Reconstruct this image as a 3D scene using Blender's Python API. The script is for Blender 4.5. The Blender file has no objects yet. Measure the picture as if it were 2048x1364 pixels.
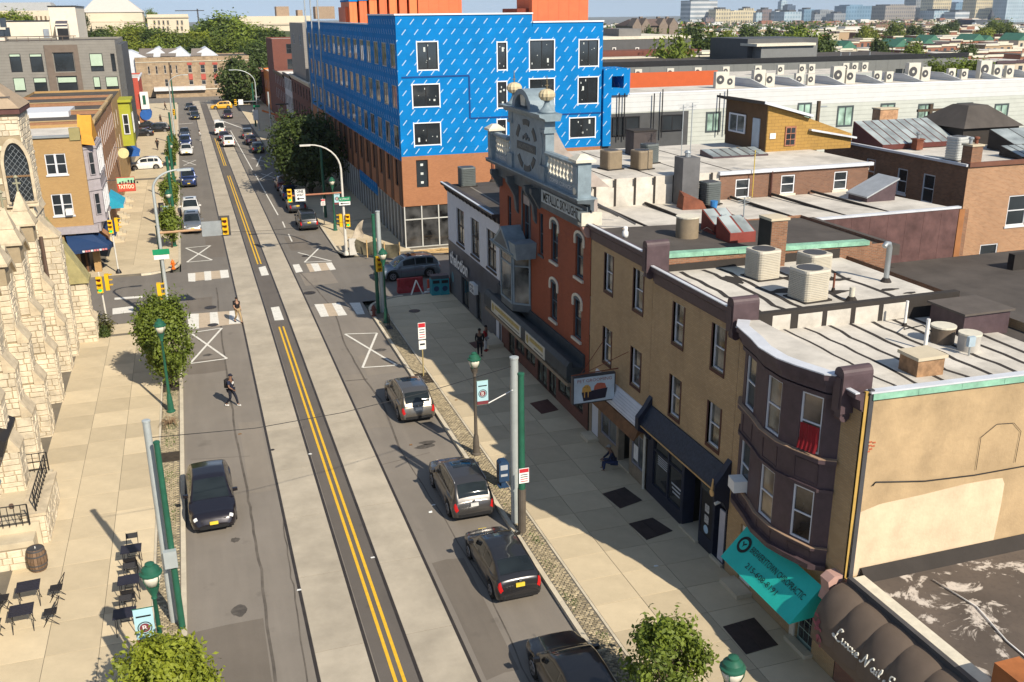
import bpy,math,random
from mathutils import Vector as V,Matrix
from math import sin,cos,pi,radians as rad,hypot,atan2,floor
R = random.Random(11)
sc = bpy.context.scene
COL = sc.collection
# ---------------------------------------------------------------- camera
FPX,CAM = 1935.0,V((0,0,19.5))
_p,_y,_r = rad(18.8),rad(18.0),rad(-0.59)
FW = V((sin(_y)*cos(_p),cos(_y)*cos(_p),-sin(_p)))
_R0 = V((cos(_y),-sin(_y),0)); _U0 = _R0.cross(FW)
RT = _R0*cos(_r) + _U0*sin(_r); UP = -_R0*sin(_r) + _U0*cos(_r)
cd = bpy.data.cameras.new('camera'); cam = bpy.data.objects.new('camera',cd); COL.objects.link(cam)
cd.sensor_width = 36; cd.lens = FPX*36/2048; cd.clip_start = .5; cd.clip_end = 20000
cam.matrix_world = Matrix(((RT.x,UP.x,-FW.x,CAM.x),(RT.y,UP.y,-FW.y,CAM.y),(RT.z,UP.z,-FW.z,CAM.z),(0,0,0,1)))
sc.camera = cam
# ---------------------------------------------------------------- sky and sun
AZ,EL = 160.7,37.0
TOSUN = V((sin(rad(AZ))*cos(rad(EL)),cos(rad(AZ))*cos(rad(EL)),sin(rad(EL))))
w = bpy.data.worlds.new('World'); sc.world = w; w.use_nodes = True
nt = w.node_tree; bg = nt.nodes['Background']
sky = nt.nodes.new('ShaderNodeTexSky'); sky.sky_type = 'NISHITA'; sky.sun_disc = False
sky.sun_elevation = rad(EL); sky.sun_rotation = rad(AZ); sky.air_density = 1.0; sky.dust_density = 0.; sky.ozone_density = 4.; sky.altitude = 50
tcw = nt.nodes.new('ShaderNodeTexCoord'); va = nt.nodes.new('ShaderNodeVectorMath'); va.operation = 'ADD'; va.inputs[1].default_value = (0,0,.28); nt.links.new(tcw.outputs[0],va.inputs[0]); nt.links.new(va.outputs[0],sky.inputs[0])
tint = nt.nodes.new('ShaderNodeMix'); tint.data_type = 'RGBA'; tint.blend_type = 'MULTIPLY'; tint.inputs[0].default_value = 1; tint.inputs[7].default_value = (1.0,.73,.53,1)
nt.links.new(sky.outputs[0],tint.inputs[6]); nt.links.new(tint.outputs[2],bg.inputs[0]); bg.inputs[1].default_value = .145
sd = bpy.data.lights.new('sun','SUN'); sun = bpy.data.objects.new('sun',sd); COL.objects.link(sun)
sd.energy = 2.75; sd.angle = rad(.5); sd.color = (1,.90,.74)
sun.rotation_euler = TOSUN.to_track_quat('Z','Y').to_euler(); sun.location = (60,-120,120)
sc.view_settings.view_transform = 'Standard'; sc.view_settings.look = 'None'
sc.view_settings.exposure = 1.3; sc.view_settings.gamma = 1
sc.render.engine = 'CYCLES'; sc.cycles.use_denoising = True; sc.cycles.max_bounces = 6; sc.cycles.transparent_max_bounces = 8
sc.cycles.caustics_reflective = False; sc.cycles.caustics_refractive = False
# ---------------------------------------------------------------- measuring: a point of the photo (2048 x 1364) on a known plane of the place
def ray(x,y): return FW + RT*((x-1024)/FPX) - UP*((y-682)/FPX)
def G(x,y,z=0.):
    d = ray(x,y); return CAM + d*((z-CAM.z)/d.z)
def PX(x,y,X):
    d = ray(x,y); return CAM + d*((X-CAM.x)/d.x)
def PY(x,y,Y):
    d = ray(x,y); return CAM + d*((Y-CAM.y)/d.y)
# ---------------------------------------------------------------- mesh building
class MB:
    def __init__(s): s.v = []; s.f = []; s.m = []; s.mi = 0
    def vs(s,pts):
        i = len(s.v); s.v.extend([tuple(p) for p in pts]); return i
    def poly(s,pts):
        i = s.vs(pts); s.f.append(tuple(range(i,i+len(pts)))); s.m.append(s.mi); return s
    def fc(s,*idx): s.f.append(tuple(idx)); s.m.append(s.mi)
    def hexa(s,p):   # 8 points: bottom ring, top ring
        i = s.vs(p)
        for q in ((3,2,1,0),(4,5,6,7),(0,1,5,4),(1,2,6,5),(2,3,7,6),(3,0,4,7)): s.fc(*[i+k for k in q])
        return s
    def box(s,x0,x1,y0,y1,z0,z1):
        return s.hexa([(x0,y0,z0),(x1,y0,z0),(x1,y1,z0),(x0,y1,z0),(x0,y0,z1),(x1,y0,z1),(x1,y1,z1),(x0,y1,z1)])
    def cbox(s,c,sx,sy,sz,rz=0.,b=0.):
        a,bb = cos(rz),sin(rz)
        def q(x,y,z): return (c[0]+x*a-y*bb,c[1]+x*bb+y*a,c[2]+z)
        hx,hy = sx/2,sy/2; t = b
        return s.hexa([q(-hx,-hy,0),q(hx,-hy,0),q(hx,hy,0),q(-hx,hy,0),q(-hx+t,-hy+t,sz),q(hx-t,-hy+t,sz),q(hx-t,hy-t,sz),q(-hx+t,hy-t,sz)])
    def extr(s,pts,d):   # polygon swept along d, closed
        n = len(pts); d = V(d); i = s.vs([V(p) for p in pts]); j = s.vs([V(p)+d for p in pts])
        s.fc(*range(i+n-1,i-1,-1)); s.fc(*range(j,j+n))
        for k in range(n): s.fc(i+k,i+(k+1) % n,j+(k+1) % n,j+k)
        return s
    def ring(s,c,ax,r,n,ph=0.):
        ax = V(ax).normalized(); a = ax.orthogonal().normalized() if abs(ax.z) < .99 else V((1,0,0)); b = ax.cross(a)
        return [V(c)+a*(r*cos(ph+2*pi*k/n))+b*(r*sin(ph+2*pi*k/n)) for k in range(n)]
    def tube(s,pts,rs,n=8,cap=True):
        pts = [V(p) for p in pts]
        if not isinstance(rs,(list,tuple)): rs = [rs]*len(pts)
        prev = None; ii = []; ref = None
        for k,p in enumerate(pts):
            t = (pts[min(k+1,len(pts)-1)]-pts[max(k-1,0)]).normalized()
            if ref is None: ref = t.orthogonal().normalized() if abs(t.z) < .99 else V((1,0,0))
            ref = (ref-t*ref.dot(t)).normalized(); b = t.cross(ref)
            ii.append(s.vs([p+ref*(rs[k]*cos(2*pi*q/n))+b*(rs[k]*sin(2*pi*q/n)) for q in range(n)]))
        for a,b in zip(ii,ii[1:]):
            for q in range(n): s.fc(a+q,a+(q+1) % n,b+(q+1) % n,b+q)
        if cap: s.fc(*range(ii[0]+n-1,ii[0]-1,-1)); s.fc(*range(ii[-1],ii[-1]+n))
        return s
    def lathe(s,c,prof,n=12,ph=0.):
        ii = [s.vs([(c[0]+r*cos(ph+2*pi*q/n),c[1]+r*sin(ph+2*pi*q/n),c[2]+z) for q in range(n)]) for r,z in prof]
        for a,b in zip(ii,ii[1:]):
            for q in range(n): s.fc(a+q,a+(q+1) % n,b+(q+1) % n,b+q)
        s.fc(*range(ii[0]+n-1,ii[0]-1,-1)); s.fc(*range(ii[-1],ii[-1]+n)); return s
    def grid(s,rows,close=False):   # rows of equal length points
        n = len(rows[0]); ii = [s.vs(r) for r in rows]
        for a,b in zip(ii,ii[1:]):
            for q in range(n-1+(1 if close else 0)): s.fc(a+q,a+(q+1) % n,b+(q+1) % n,b+q)
        return s
    def mesh(s,name,mats,off=V((0,0,0)),smooth=False,uv=True):
        me = bpy.data.meshes.new(name); ox,oy,oz = off
        me.from_pydata([(a-ox,b-oy,c-oz) for a,b,c in s.v] if (ox or oy or oz) else s.v,[],s.f)
        mats = mats if isinstance(mats,(list,tuple)) else [mats]
        for m in mats: me.materials.append(m)
        if len(mats) > 1: me.polygons.foreach_set('material_index',s.m)
        if smooth: me.polygons.foreach_set('use_smooth',[True]*len(s.f))
        if uv:
            L = me.uv_layers.new(name='UVMap'); buf = []
            vv = s.v
            for f in s.f:
                p0,p1,p2 = vv[f[0]],vv[f[1]],vv[f[2]]
                a = (p1[0]-p0[0],p1[1]-p0[1],p1[2]-p0[2]); b = (p2[0]-p0[0],p2[1]-p0[1],p2[2]-p0[2])
                nx,ny,nz = abs(a[1]*b[2]-a[2]*b[1]),abs(a[2]*b[0]-a[0]*b[2]),abs(a[0]*b[1]-a[1]*b[0])
                if nz >= nx and nz >= ny: i,j = 0,1
                elif nx >= ny: i,j = 1,2
                else: i,j = 0,2
                for k in f: buf.append(vv[k][i]); buf.append(vv[k][j])
            L.data.foreach_set('uv',buf)
        return me
    def build(s,name,mats,parent=None,smooth=False,local=False,angle=None,**pr):
        off = V((0,0,0))
        if parent is not None and not local:
            q = parent
            while q is not None: off = off+q.location; q = q.parent
        me = s.mesh(name,mats,off,smooth)
        if angle: me.set_sharp_from_angle(angle=rad(angle))
        return link(name,me,parent,**pr)
def link(name,me,parent=None,**pr):
    o = bpy.data.objects.new(name,me); COL.objects.link(o)
    if parent is not None: o.parent = parent
    for k,x in pr.items(): o[k] = x
    return o
def thing(name,label,cat,loc=(0,0,0),rz=0.,group=None):
    o = bpy.data.objects.new(name,None); COL.objects.link(o); o.location = loc; o.rotation_euler = (0,0,rz); o.empty_display_size = .2
    o['label'] = label; o['category'] = cat
    if group: o['group'] = group
    return o
def tag(o,label,cat,group=None):
    o['label'] = label; o['category'] = cat
    if group: o['group'] = group
    return o
def struct(name,kind='structure'):
    o = bpy.data.objects.new(name,None); COL.objects.link(o); o['kind'] = kind; o.empty_display_size = .2; return o
def dup(o,parent=None,loc=None,rz=None,mats=None,**pr):
    c = o.copy(); COL.objects.link(c); c.parent = parent
    if loc is not None: c.location = loc
    if rz is not None: c.rotation_euler = (0,0,rz)
    for k,x in pr.items(): c[k] = x
    if mats and o.type == 'MESH':
        for sl in c.material_slots:
            if sl.material and sl.material.name in mats:
                m = mats[sl.material.name]; sl.link = 'OBJECT'; sl.material = m
    for ch in o.children: dup(ch,c,mats=mats)
    return c
# frame of a facade: u along it, v up, d outwards
class Fr:
    def __init__(s,o,u,n): s.o = V(o); s.u = V(u).normalized(); s.n = V(n).normalized()
    def p(s,u,v,d=0.): return s.o + s.u*u + s.n*d + V((0,0,v))
    def box(s,mb,u0,u1,v0,v1,d0,d1):
        return mb.hexa([s.p(u0,v0,d0),s.p(u1,v0,d0),s.p(u1,v0,d1),s.p(u0,v0,d1),s.p(u0,v1,d0),s.p(u1,v1,d0),s.p(u1,v1,d1),s.p(u0,v1,d1)])
    def wall(s,mb,u0,u1,v0,v1,ops=(),dep=.2,d=0.):
        us = sorted({u0,u1,*[x for o in ops for x in (o[0],o[1]) if u0 < x < u1]}); vs = sorted({v0,v1,*[x for o in ops for x in (o[2],o[3]) if v0 < x < v1]})
        for a,b in zip(us,us[1:]):
            for c,e in zip(vs,vs[1:]):
                m,n = (a+b)/2,(c+e)/2
                if any(o[0] < m < o[1] and o[2] < n < o[3] for o in ops): continue
                mb.poly([s.p(a,c,d),s.p(b,c,d),s.p(b,e,d),s.p(a,e,d)])
        for a,b,c,e in [o[:4] for o in ops]:
            for q in (((a,c),(b,c)),((b,c),(b,e)),((b,e),(a,e)),((a,e),(a,c))):
                (x,y),(z,t) = q
                mb.poly([s.p(x,y,d),s.p(z,t,d),s.p(z,t,d-dep),s.p(x,y,d-dep)])
        return mb
    def prof(s,mb,u0,u1,pts):   # (d, v) profile swept along u
        return mb.extr([s.p(u0,v,d) for d,v in pts],s.u*(u1-u0))
# ---------------------------------------------------------------- materials
class MT:
    def __init__(s,name):
        s.mat = bpy.data.materials.new(name); s.mat.use_nodes = True; s.t = s.mat.node_tree; s.b = s.t.nodes['Principled BSDF']
    def n(s,ty,props=None,**inp):
        x = s.t.nodes.new('ShaderNode'+ty)
        for k,q in (props or {}).items(): setattr(x,k,q)
        for k,q in inp.items():
            k = int(k[1:]) if k[0] == 'i' and k[1:].isdigit() else k.replace('_',' ')
            if isinstance(q,tuple) and len(q) == 2 and hasattr(q[0],'outputs'): s.t.links.new(q[0].outputs[q[1]],x.inputs[k])
            elif hasattr(q,'outputs'): s.t.links.new(q.outputs[0],x.inputs[k])
            else: x.inputs[k].default_value = q
        return x
    def mix(s,fac,a,b,mode='MIX'):
        return (s.n('Mix',dict(data_type='RGBA',blend_type=mode),i0=fac,i6=c4(a),i7=c4(b)),2)
    def ramp(s,fac,lo,hi): return s.n('MapRange',None,i0=fac,i1=lo,i2=hi)
    def out(s,**k):
        for q,x in k.items():
            q = q.replace('_',' ')
            if isinstance(x,tuple) and hasattr(x[0],'outputs'): s.t.links.new(x[0].outputs[x[1]],s.b.inputs[q])
            elif hasattr(x,'outputs'): s.t.links.new(x.outputs[0],s.b.inputs[q])
            else: s.b.inputs[q].default_value = x
        return s.mat
def c4(c):
    if isinstance(c,tuple) and len(c) == 3 and not hasattr(c[0],'outputs'): return (*c,1)
    return c
def mul(c,k): return tuple(min(1,x*k) for x in c[:3])
MATS = {}
def mat(name,c,rough=.8,metal=0.,var=.14,sc_=1.5,bump=0.,bs=25.,spec=.3,rnd=0.,emit=0.,coat=0.,dirt=0.):
    if name in MATS: return MATS[name]
    m = MT(name); tc = m.n('TexCoord')
    a = m.n('TexNoise',None,Vector=(tc,3),Scale=sc_,Detail=5.,Roughness=.65)
    col = m.mix(m.ramp(a,.3,.7),mul(c,1-var),mul(c,1+var))
    if dirt:
        b = m.n('TexNoise',None,Vector=(tc,3),Scale=sc_*.35,Detail=8.,Roughness=.75)
        col = m.mix(m.n('Math',dict(operation='MULTIPLY'),i0=m.ramp(b,.5,.72),i1=dirt),col,mul(c,.35))
    if rnd:
        oi = m.n('ObjectInfo'); k = m.n('MapRange',None,i0=(oi,5),i3=1-rnd,i4=1+rnd)
        col = m.mix(1.,col,(m.n('CombineColor',None,i0=k,i1=k,i2=k),0),'MULTIPLY')
    kw = dict(Base_Color=col,Roughness=rough,Metallic=metal)
    m.b.inputs['Specular IOR Level'].default_value = spec
    if coat: kw['Coat Weight'] = coat
    if emit: kw['Emission_Color'] = c4(c); kw['Emission_Strength'] = emit
    if bump:
        bn = m.n('TexNoise',None,Vector=(tc,3),Scale=bs,Detail=4.)
        kw['Normal'] = m.n('Bump',None,Strength=bump,Distance=.03,Height=bn)
    MATS[name] = m.out(**kw); return MATS[name]
def brick(name,c1,c2,mortar,bw=.21,bh=.072,ms=.011,var=.2,bump=.4,stain=.0,off=.5,rough=.85):
    if name in MATS: return MATS[name]
    m = MT(name); uv = m.n('TexCoord'); tc = (uv,2)
    b = m.n('TexBrick',dict(offset=off),Vector=tc,Color1=c4(c1),Color2=c4(c2),Mortar=c4(mortar),Scale=1.,Mortar_Size=ms,Mortar_Smooth=.2,Bias=0.,Brick_Width=bw,Row_Height=bh)
    n1 = m.n('TexNoise',None,Vector=tc,Scale=.6,Detail=7.,Roughness=.7)
    col = m.mix(1.,(b,0),(m.n('CombineColor',None,i0=(k := m.n('MapRange',None,i0=n1,i1=.25,i2=.75,i3=1-var,i4=1+var)),i1=k,i2=k),0),'MULTIPLY')
    if stain:
        n2 = m.n('TexNoise',None,Vector=m.n('Mapping',None,Vector=tc,Scale=(1.6,.35,1)),Scale=1.,Detail=8.,Roughness=.7)
        col = m.mix(m.n('Math',dict(operation='MULTIPLY'),i0=m.ramp(n2,.52,.75),i1=stain),col,mul(c1,.3))
    bp = m.n('Bump',None,Strength=bump,Distance=.015,Height=m.n('Math',dict(operation='SUBTRACT'),i0=1.,i1=(b,1)))
    MATS[name] = m.out(Base_Color=col,Roughness=rough,Normal=bp); return MATS[name]
def siding(name,c,h=.16,vert=False,var=.08,line=.45,rough=.6):
    if name in MATS: return MATS[name]
    m = MT(name); uv = m.n('TexCoord'); sx = m.n('SeparateXYZ',None,Vector=(uv,2))
    q = m.n('Math',dict(operation='FRACT'),i0=m.n('Math',dict(operation='DIVIDE'),i0=(sx,0 if vert else 1),i1=h))
    edge = m.n('MapRange',None,i0=q,i1=.0,i2=.12,i3=line,i4=0.)
    n1 = m.n('TexNoise',None,Vector=(uv,2),Scale=1.2,Detail=5.)
    col = m.mix(m.ramp(n1,.3,.7),mul(c,1-var),mul(c,1+var)); col = m.mix(edge,col,mul(c,.35))
    bp = m.n('Bump',None,Strength=.6,Distance=.02,Height=m.n('Math',dict(operation='SUBTRACT'),i0=1.,i1=q))
    MATS[name] = m.out(Base_Color=col,Roughness=rough,Normal=bp); return MATS[name]
def glass(name,c=(.02,.025,.03),rough=.06,var=.5,spec=.7,sc_=.8):
    if name in MATS: return MATS[name]
    m = MT(name); tc = m.n('TexCoord'); oi = m.n('ObjectInfo')
    a = m.n('TexNoise',None,Vector=m.n('VectorMath',None,i0=(tc,3),i1=m.n('CombineXYZ',None,i0=m.n('Math',dict(operation='MULTIPLY'),i0=(oi,5),i1=90.))),Scale=sc_,Detail=3.)
    col = m.mix(m.ramp(a,.35,.65),mul(c,1-var),mul(c,1+var*1.6))
    bp = m.n('Bump',None,Strength=.04,Distance=.05,Height=a)
    m.b.inputs['Specular IOR Level'].default_value = spec
    MATS[name] = m.out(Base_Color=col,Roughness=rough,Normal=bp); return MATS[name]
WHITE = mat('white_paint',(.72,.71,.68),.5,var=.06)
BLACK = mat('black_paint',(.018,.018,.02),.45)
DKGREY = mat('dark_grey_metal',(.06,.06,.065),.55)
GLASS = glass('window_glass',(.022,.027,.032),var=.3,sc_=.3)
GLASSB = glass('window_glass_bright',(.09,.095,.09),var=.8)
BLIND = mat('roller_blind',(.42,.52,.40),.35,var=.06)
GALV = mat('galvanised_metal',(.42,.45,.46),.45,.7,var=.12)
GREENP = mat('green_paint',(.02,.10,.062),.42,var=.2,dirt=.3)
CONC = mat('concrete',(.52,.45,.33),.9,var=.10,sc_=1.2,bump=.15,bs=40,dirt=.25)
TAR = mat('tar',(.035,.03,.027),.9,bump=.2)
RUST = mat('rusty_metal',(.17,.06,.035),.85,var=.35,bump=.2)
# ---------------------------------------------------------------- lettering as flat printed shapes
def text(s,parent,mat_,org,u,v,h,width=None,ext=.004,align='CENTER',name='lettering',shear=0.,bold=0.):
    cu = bpy.data.curves.new('t','FONT'); cu.body = s; cu.align_x = align; cu.align_y = 'CENTER'; cu.size = 1; cu.shear = shear; cu.offset = bold; cu.resolution_u = 2
    to = bpy.data.objects.new('t',cu); me = bpy.data.meshes.new_from_object(to)
    bpy.data.objects.remove(to); bpy.data.curves.remove(cu)
    xs = [q.co.x for q in me.vertices]; ys = [q.co.y for q in me.vertices]
    if not xs: return None
    wd = max(xs)-min(xs); hh = .72
    kx = (width/wd) if width else h/hh; ky = h/hh
    U,W_ = V(u).normalized(),V(v).normalized(); N = U.cross(W_)
    off = V((0,0,0)); q = parent
    while q is not None: off = off+q.location; q = q.parent
    O = V(org)-off
    cx = (max(xs)+min(xs))/2 if align == 'CENTER' else min(xs)
    cy = (max(ys)+min(ys))/2 if len(s) < 2 else .35*0
    for q in me.vertices: q.co = O + U*((q.co.x-cx)*kx) + W_*((q.co.y-cy)*ky) + N*ext
    me.materials.clear(); me.materials.append(mat_); me.name = name
    return link(name,me,parent)
# ================================================================ THE GROUND
def asphalt(name,c,rough=.88):
    m = MT(name); tc = m.n('TexCoord'); o = (tc,3)
    a = m.n('TexNoise',None,Vector=o,Scale=.22,Detail=9.,Roughness=.7)
    b = m.n('TexNoise',None,Vector=m.n('Mapping',None,Vector=o,Scale=(1.4,.12,1)),Scale=1.,Detail=5.,Roughness=.6)
    f = m.n('TexNoise',None,Vector=o,Scale=28.,Detail=3.)
    s = m.n('TexNoise',None,Vector=o,Scale=.7,Detail=6.,Roughness=.55)
    col = m.mix(m.ramp(a,.3,.7),mul(c,.84),mul(c,1.12))
    col = m.mix(m.n('Math',dict(operation='MULTIPLY'),i0=m.ramp(b,.45,.75),i1=.4),col,mul(c,1.35))
    col = m.mix(m.n('Math',dict(operation='MULTIPLY'),i0=m.ramp(f,.35,.8),i1=.22),col,mul(c,.45))
    col = m.mix(m.n('Math',dict(operation='MULTIPLY'),i0=m.ramp(s,.64,.72),i1=.45),col,mul(c,.5))
    return m.out(Base_Color=col,Roughness=rough,Normal=m.n('Bump',None,Strength=.3,Distance=.01,Height=f))
ASPH = asphalt('asphalt',(.205,.18,.152)); ASPHD = asphalt('asphalt_dark',(.115,.10,.087)); ASPHX = asphalt('asphalt_grey',(.165,.148,.128))
SLAB = mat('paving_concrete',(.53,.44,.30),.9,var=.09,sc_=.9,bump=.15,bs=40,rnd=.14,dirt=.22)
SLABW = mat('kerb_stone',(.54,.48,.37),.88,var=.14,sc_=2.,bump=.2,rnd=.08,dirt=.2)
TRACK = mat('track_concrete',(.40,.352,.278),.85,var=.18,sc_=.5,bump=.15,bs=30,rnd=.05,dirt=.2)
LINEW = mat('road_paint_white',(.68,.66,.60),.7,var=.1,sc_=6,dirt=.35)
LINEY = mat('road_paint_yellow',(.70,.42,.03),.65,var=.1,sc_=6,dirt=.15)
LINET = mat('road_paint_tan',(.47,.38,.28),.8,var=.1,sc_=4,dirt=.3)
COBB = mat('cobble_stone',(.30,.25,.165),.85,var=.2,sc_=6,rnd=.45,bump=.3,bs=30)
MORT = mat('cobble_bed',(.085,.085,.05),.95,var=.5,sc_=2.5,bump=.4,bs=20)
def city(name):
    m = MT(name); tc = m.n('TexCoord'); o = (tc,3)
    a = m.n('TexVoronoi',None,Vector=o,Scale=.03)
    b = m.n('TexNoise',None,Vector=o,Scale=.006,Detail=6.)
    col = m.mix(m.ramp(b,.4,.6),(.045,.06,.025),(.13,.12,.105))
    col = m.mix(.35,col,(m.n('HueSaturation',None,Color=(a,1),Saturation=.15,Value=.22),0))
    return m.out(Base_Color=col,Roughness=.95)
def zg(Y): return -.012*max(0,min(Y,3400)-260)   # the land falls away gently beyond the avenue
g = MB(); g.grid([[(-6000,Y,zg(Y)-.3),(7000,Y,zg(Y)-.3)] for Y in (-300,260,3400,9000)]); o = g.build('ground',city('city_ground')); o['kind'] = 'structure'
KL,KR,KR2 = -1.9,10.35,10.9         # kerb lines
YS,YN = 66.4,79.8                      # the cross street
road = struct('road')
m = MB(); m.poly([(KL,-5,0),(KR,-5,0),(KR,YS,0),(KL,YS,0)]); m.build('carriageway',ASPH,road)
m = MB(); m.poly([(KL,YN,0),(KR2,YN,0),(KR2,246,0),(KL,246,0)]); m.build('carriageway',ASPHX,road)
m = MB(); m.poly([(-140,YS,0),(160,YS,0),(160,YN,0),(-140,YN,0)]); m.build('carriageway',ASPHX,road)
m = MB(); m.poly([(-160,246,0),(200,246,0),(200,262,0),(-160,262,0)]); m.build('carriageway',ASPHX,road)
def shf(y): return -.0035*max(0,y-66)
def strip(mb,x0,x1,y0,y1,z,n=1):
    for k in range(n):
        a,b = y0+(y1-y0)*k/n,y0+(y1-y0)*(k+1)/n
        mb.poly([(x0+shf(a),a,z),(x1+shf(a),a,z),(x1+shf(b),b,z),(x0+shf(b),b,z)])
    return mb
# dark asphalt between the tracks
m = MB(); strip(m,3.72,4.86,-4,66,.004); strip(m,3.72,4.86,66,240,.004); m.build('asphalt_infill',ASPHD,road)
RAIL = mat('rail_steel',(.05,.042,.037),.5,.3,var=.3)
for x0,x1 in ((1.99,3.57),(4.98,6.55)):
    y = 4.
    k = 0
    while y < 236:
        L = 4.6 if y < 120 else 14
        m = MB(); a,b = y+.012,y+L-.012
        q = [(x0+shf(a),a),(x1+shf(a),a),(x1+shf(b),b),(x0+shf(b),b)]
        m.extr([(u,v_,.002) for u,v_ in q],(0,0,.008)); m.build('track_slab',TRACK,road)
        y += L
    for xe,sgn in ((x0,-1),(x1,1)):
        m = MB(); xa,xb = sorted((xe+sgn*.012,xe+sgn*.115)); strip(m,xa,xb,-4,66,.012); strip(m,xa,xb,66,240,.012)
        m.build('tram_rail',RAIL,road)
def mark(name,px,mt,z=.008):
    m = MB(); m.poly([G(x,y,z) for x,y in px]); return m.build(name,mt,road)
def mline(name,a,b,wd,mt,z=.008):
    A,B = G(*a,z),G(*b,z); d = (B-A).normalized(); n = V((-d.y,d.x,0))*(wd/2)
    m = MB(); m.poly([A+n,B+n,B-n,A-n]); return m.build(name,mt,road)
for sx in (-.13,.13):
    for y0,y1 in ((4,62.4),(80.2,129),(138,171)):
        m = MB(); strip(m,4.30+sx-.055,4.30+sx+.055,y0,min(y1,66) if y0 < 66 else y1,.014); m.build('yellow_line',LINEY,road)
def xbox(tl,tr,br,bl,wd,top=True):
    z = .016
    for a,b in ((tl,br),(tr,bl),(bl,br)) + (((tl,tr),) if top else ()):
        mline('marking_stripe',a,b,wd,LINEW,z); z += .004
xbox((381,665.5),(444,656),(454,717),(380,727),.14)
xbox((690,668),(754,666),(794,730.5),(725,735),.14)
xbox((371.4,496),(421,491),(424,520),(373.8,524.3),.16)
xbox((596,505),(638,496),(663,522),(609,524.5),.15,False)
xbox((365,321),(392,320),(392,330),(367,331),.15)
xbox((503,316),(522,313),(545,327),(513,333),.15,False)
xbox((522,347),(545,344),(558,358),(520,359),.15,False)
for fill,bars in ((((375,628),(474,621),(484,647),(377,658)),(((375,628),(397.6,627),(398,657),(377,658)),((419.6,624.9),(435,623.8),(438.3,649),(420.5,650)),((459,622),(472,621),(481,647),(458,648)))),
                   (((628.5,608.4),(679,605.7),(694.4,630),(641.7,633.7)),(((628.5,608.4),(647,608),(658,632.5),(641.7,633.7)),((663.6,606.6),(679,605.7),(694.4,630),(676.8,631.5)),((698.8,605.7),(719.7,605),(729.6,628),(714,629)))),
                   (((375.7,546.7),(455.8,539.4),(458.5,554.8),(377,563)),(((375.7,546.7),(390.7,546),(390.7,563),(377,563)),((408,543),(422,542),(423,560),(409.7,561)),((439.5,540.5),(455.8,539.4),(458.5,554.8),(442,556.7)))),
                   (((612,527.5),(663,524.7),(671.7,538.8),(620,544)),(((621,527),(636,526.4),(643,541),(629.6,543)),((651.5,525.4),(663.3,524.7),(671.7,538.8),(660,540.5))))):
    mark('crosswalk_field',fill,LINET,.006)
    for b in bars: mark('crosswalk_bar',b,LINEW,.012)
for b in (((541.6,615),(558,612.8),(568,639.6),(549.3,641)),((517,535),(530.7,531.8),(538,550),(523,551.4)),((585,529.4),(598,528),(606,543),(592,545.6)),
          ((229,595.5),(285,591.5),(285,595.5),(229,599.6)),((225,617),(266,612),(268.6,624),(225,629))):
    mark('crosswalk_bar',b,LINEW,.018)
mline('lane_line',(461,261),(505,340),.12,LINEW); mline('lane_line',(510,348),(556,430),.12,LINEW)
mline('lane_line',(565,443),(570,455),.12,LINEW); mline('lane_line',(577,468),(584,483),.12,LINEW)
mline('lane_line',(358,248),(386,246),.5,LINEW); mline('lane_line',(440,240),(500,262),.3,LINEW)
SEAM = mat('seam_tar',(.112,.097,.082),.85,var=.35,sc_=1.)
def seam(px,wd,mt=SEAM):
    P = []
    for (a,b),(c,e) in zip(px,px[1:]):
        for k in range(6): t = k/6; P.append(G(a+(c-a)*t,b+(e-b)*t,.005)+V((R.gauss(0,.02),0,0)))
    P.append(G(*px[-1],.005)); m = MB(); n = len(P)
    for k in range(n-1):
        a,b = P[k],P[k+1]; d = V((b-a).yx).normalized() if False else (b-a).normalized(); q = V((-d.y,d.x,0))*wd/2
        m.poly([a+q,b+q,b-q,a-q])
    m.build('tar_seam',mt,road)
seam([(433,575),(440,640),(452,740),(470,860),(488,950),(503,1027),(520,1140),(551,1364)],.10)
seam([(600,545),(634,580),(668,620),(690,690),(730,760),(762,800),(800,900)],.10)
seam([(560,1000),(575,1110),(590,1200),(615,1364)],.05)
seam([(800,900),(890,1040),(975,1180),(1060,1364)],.05)
seam([(690,762),(735,758)],.12); seam([(380,919),(500,912)],.03); seam([(860,905),(760,930)],.03)  # second strip paints an overhead wire's thin shadow on the road
for px,r_ in (((619,586),.45),((421,615),.42),((426,650),.35),((612,512),.35),((596,430),.4),((545,900),.1)):
    c = G(*px); m = MB(); m.lathe((c.x,c.y,.004),[(r_,0),(r_,.014),(r_*.86,.016),(r_*.86,.011),(.01,.011)],20); m.build('manhole_cover',RAIL,road)
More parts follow.
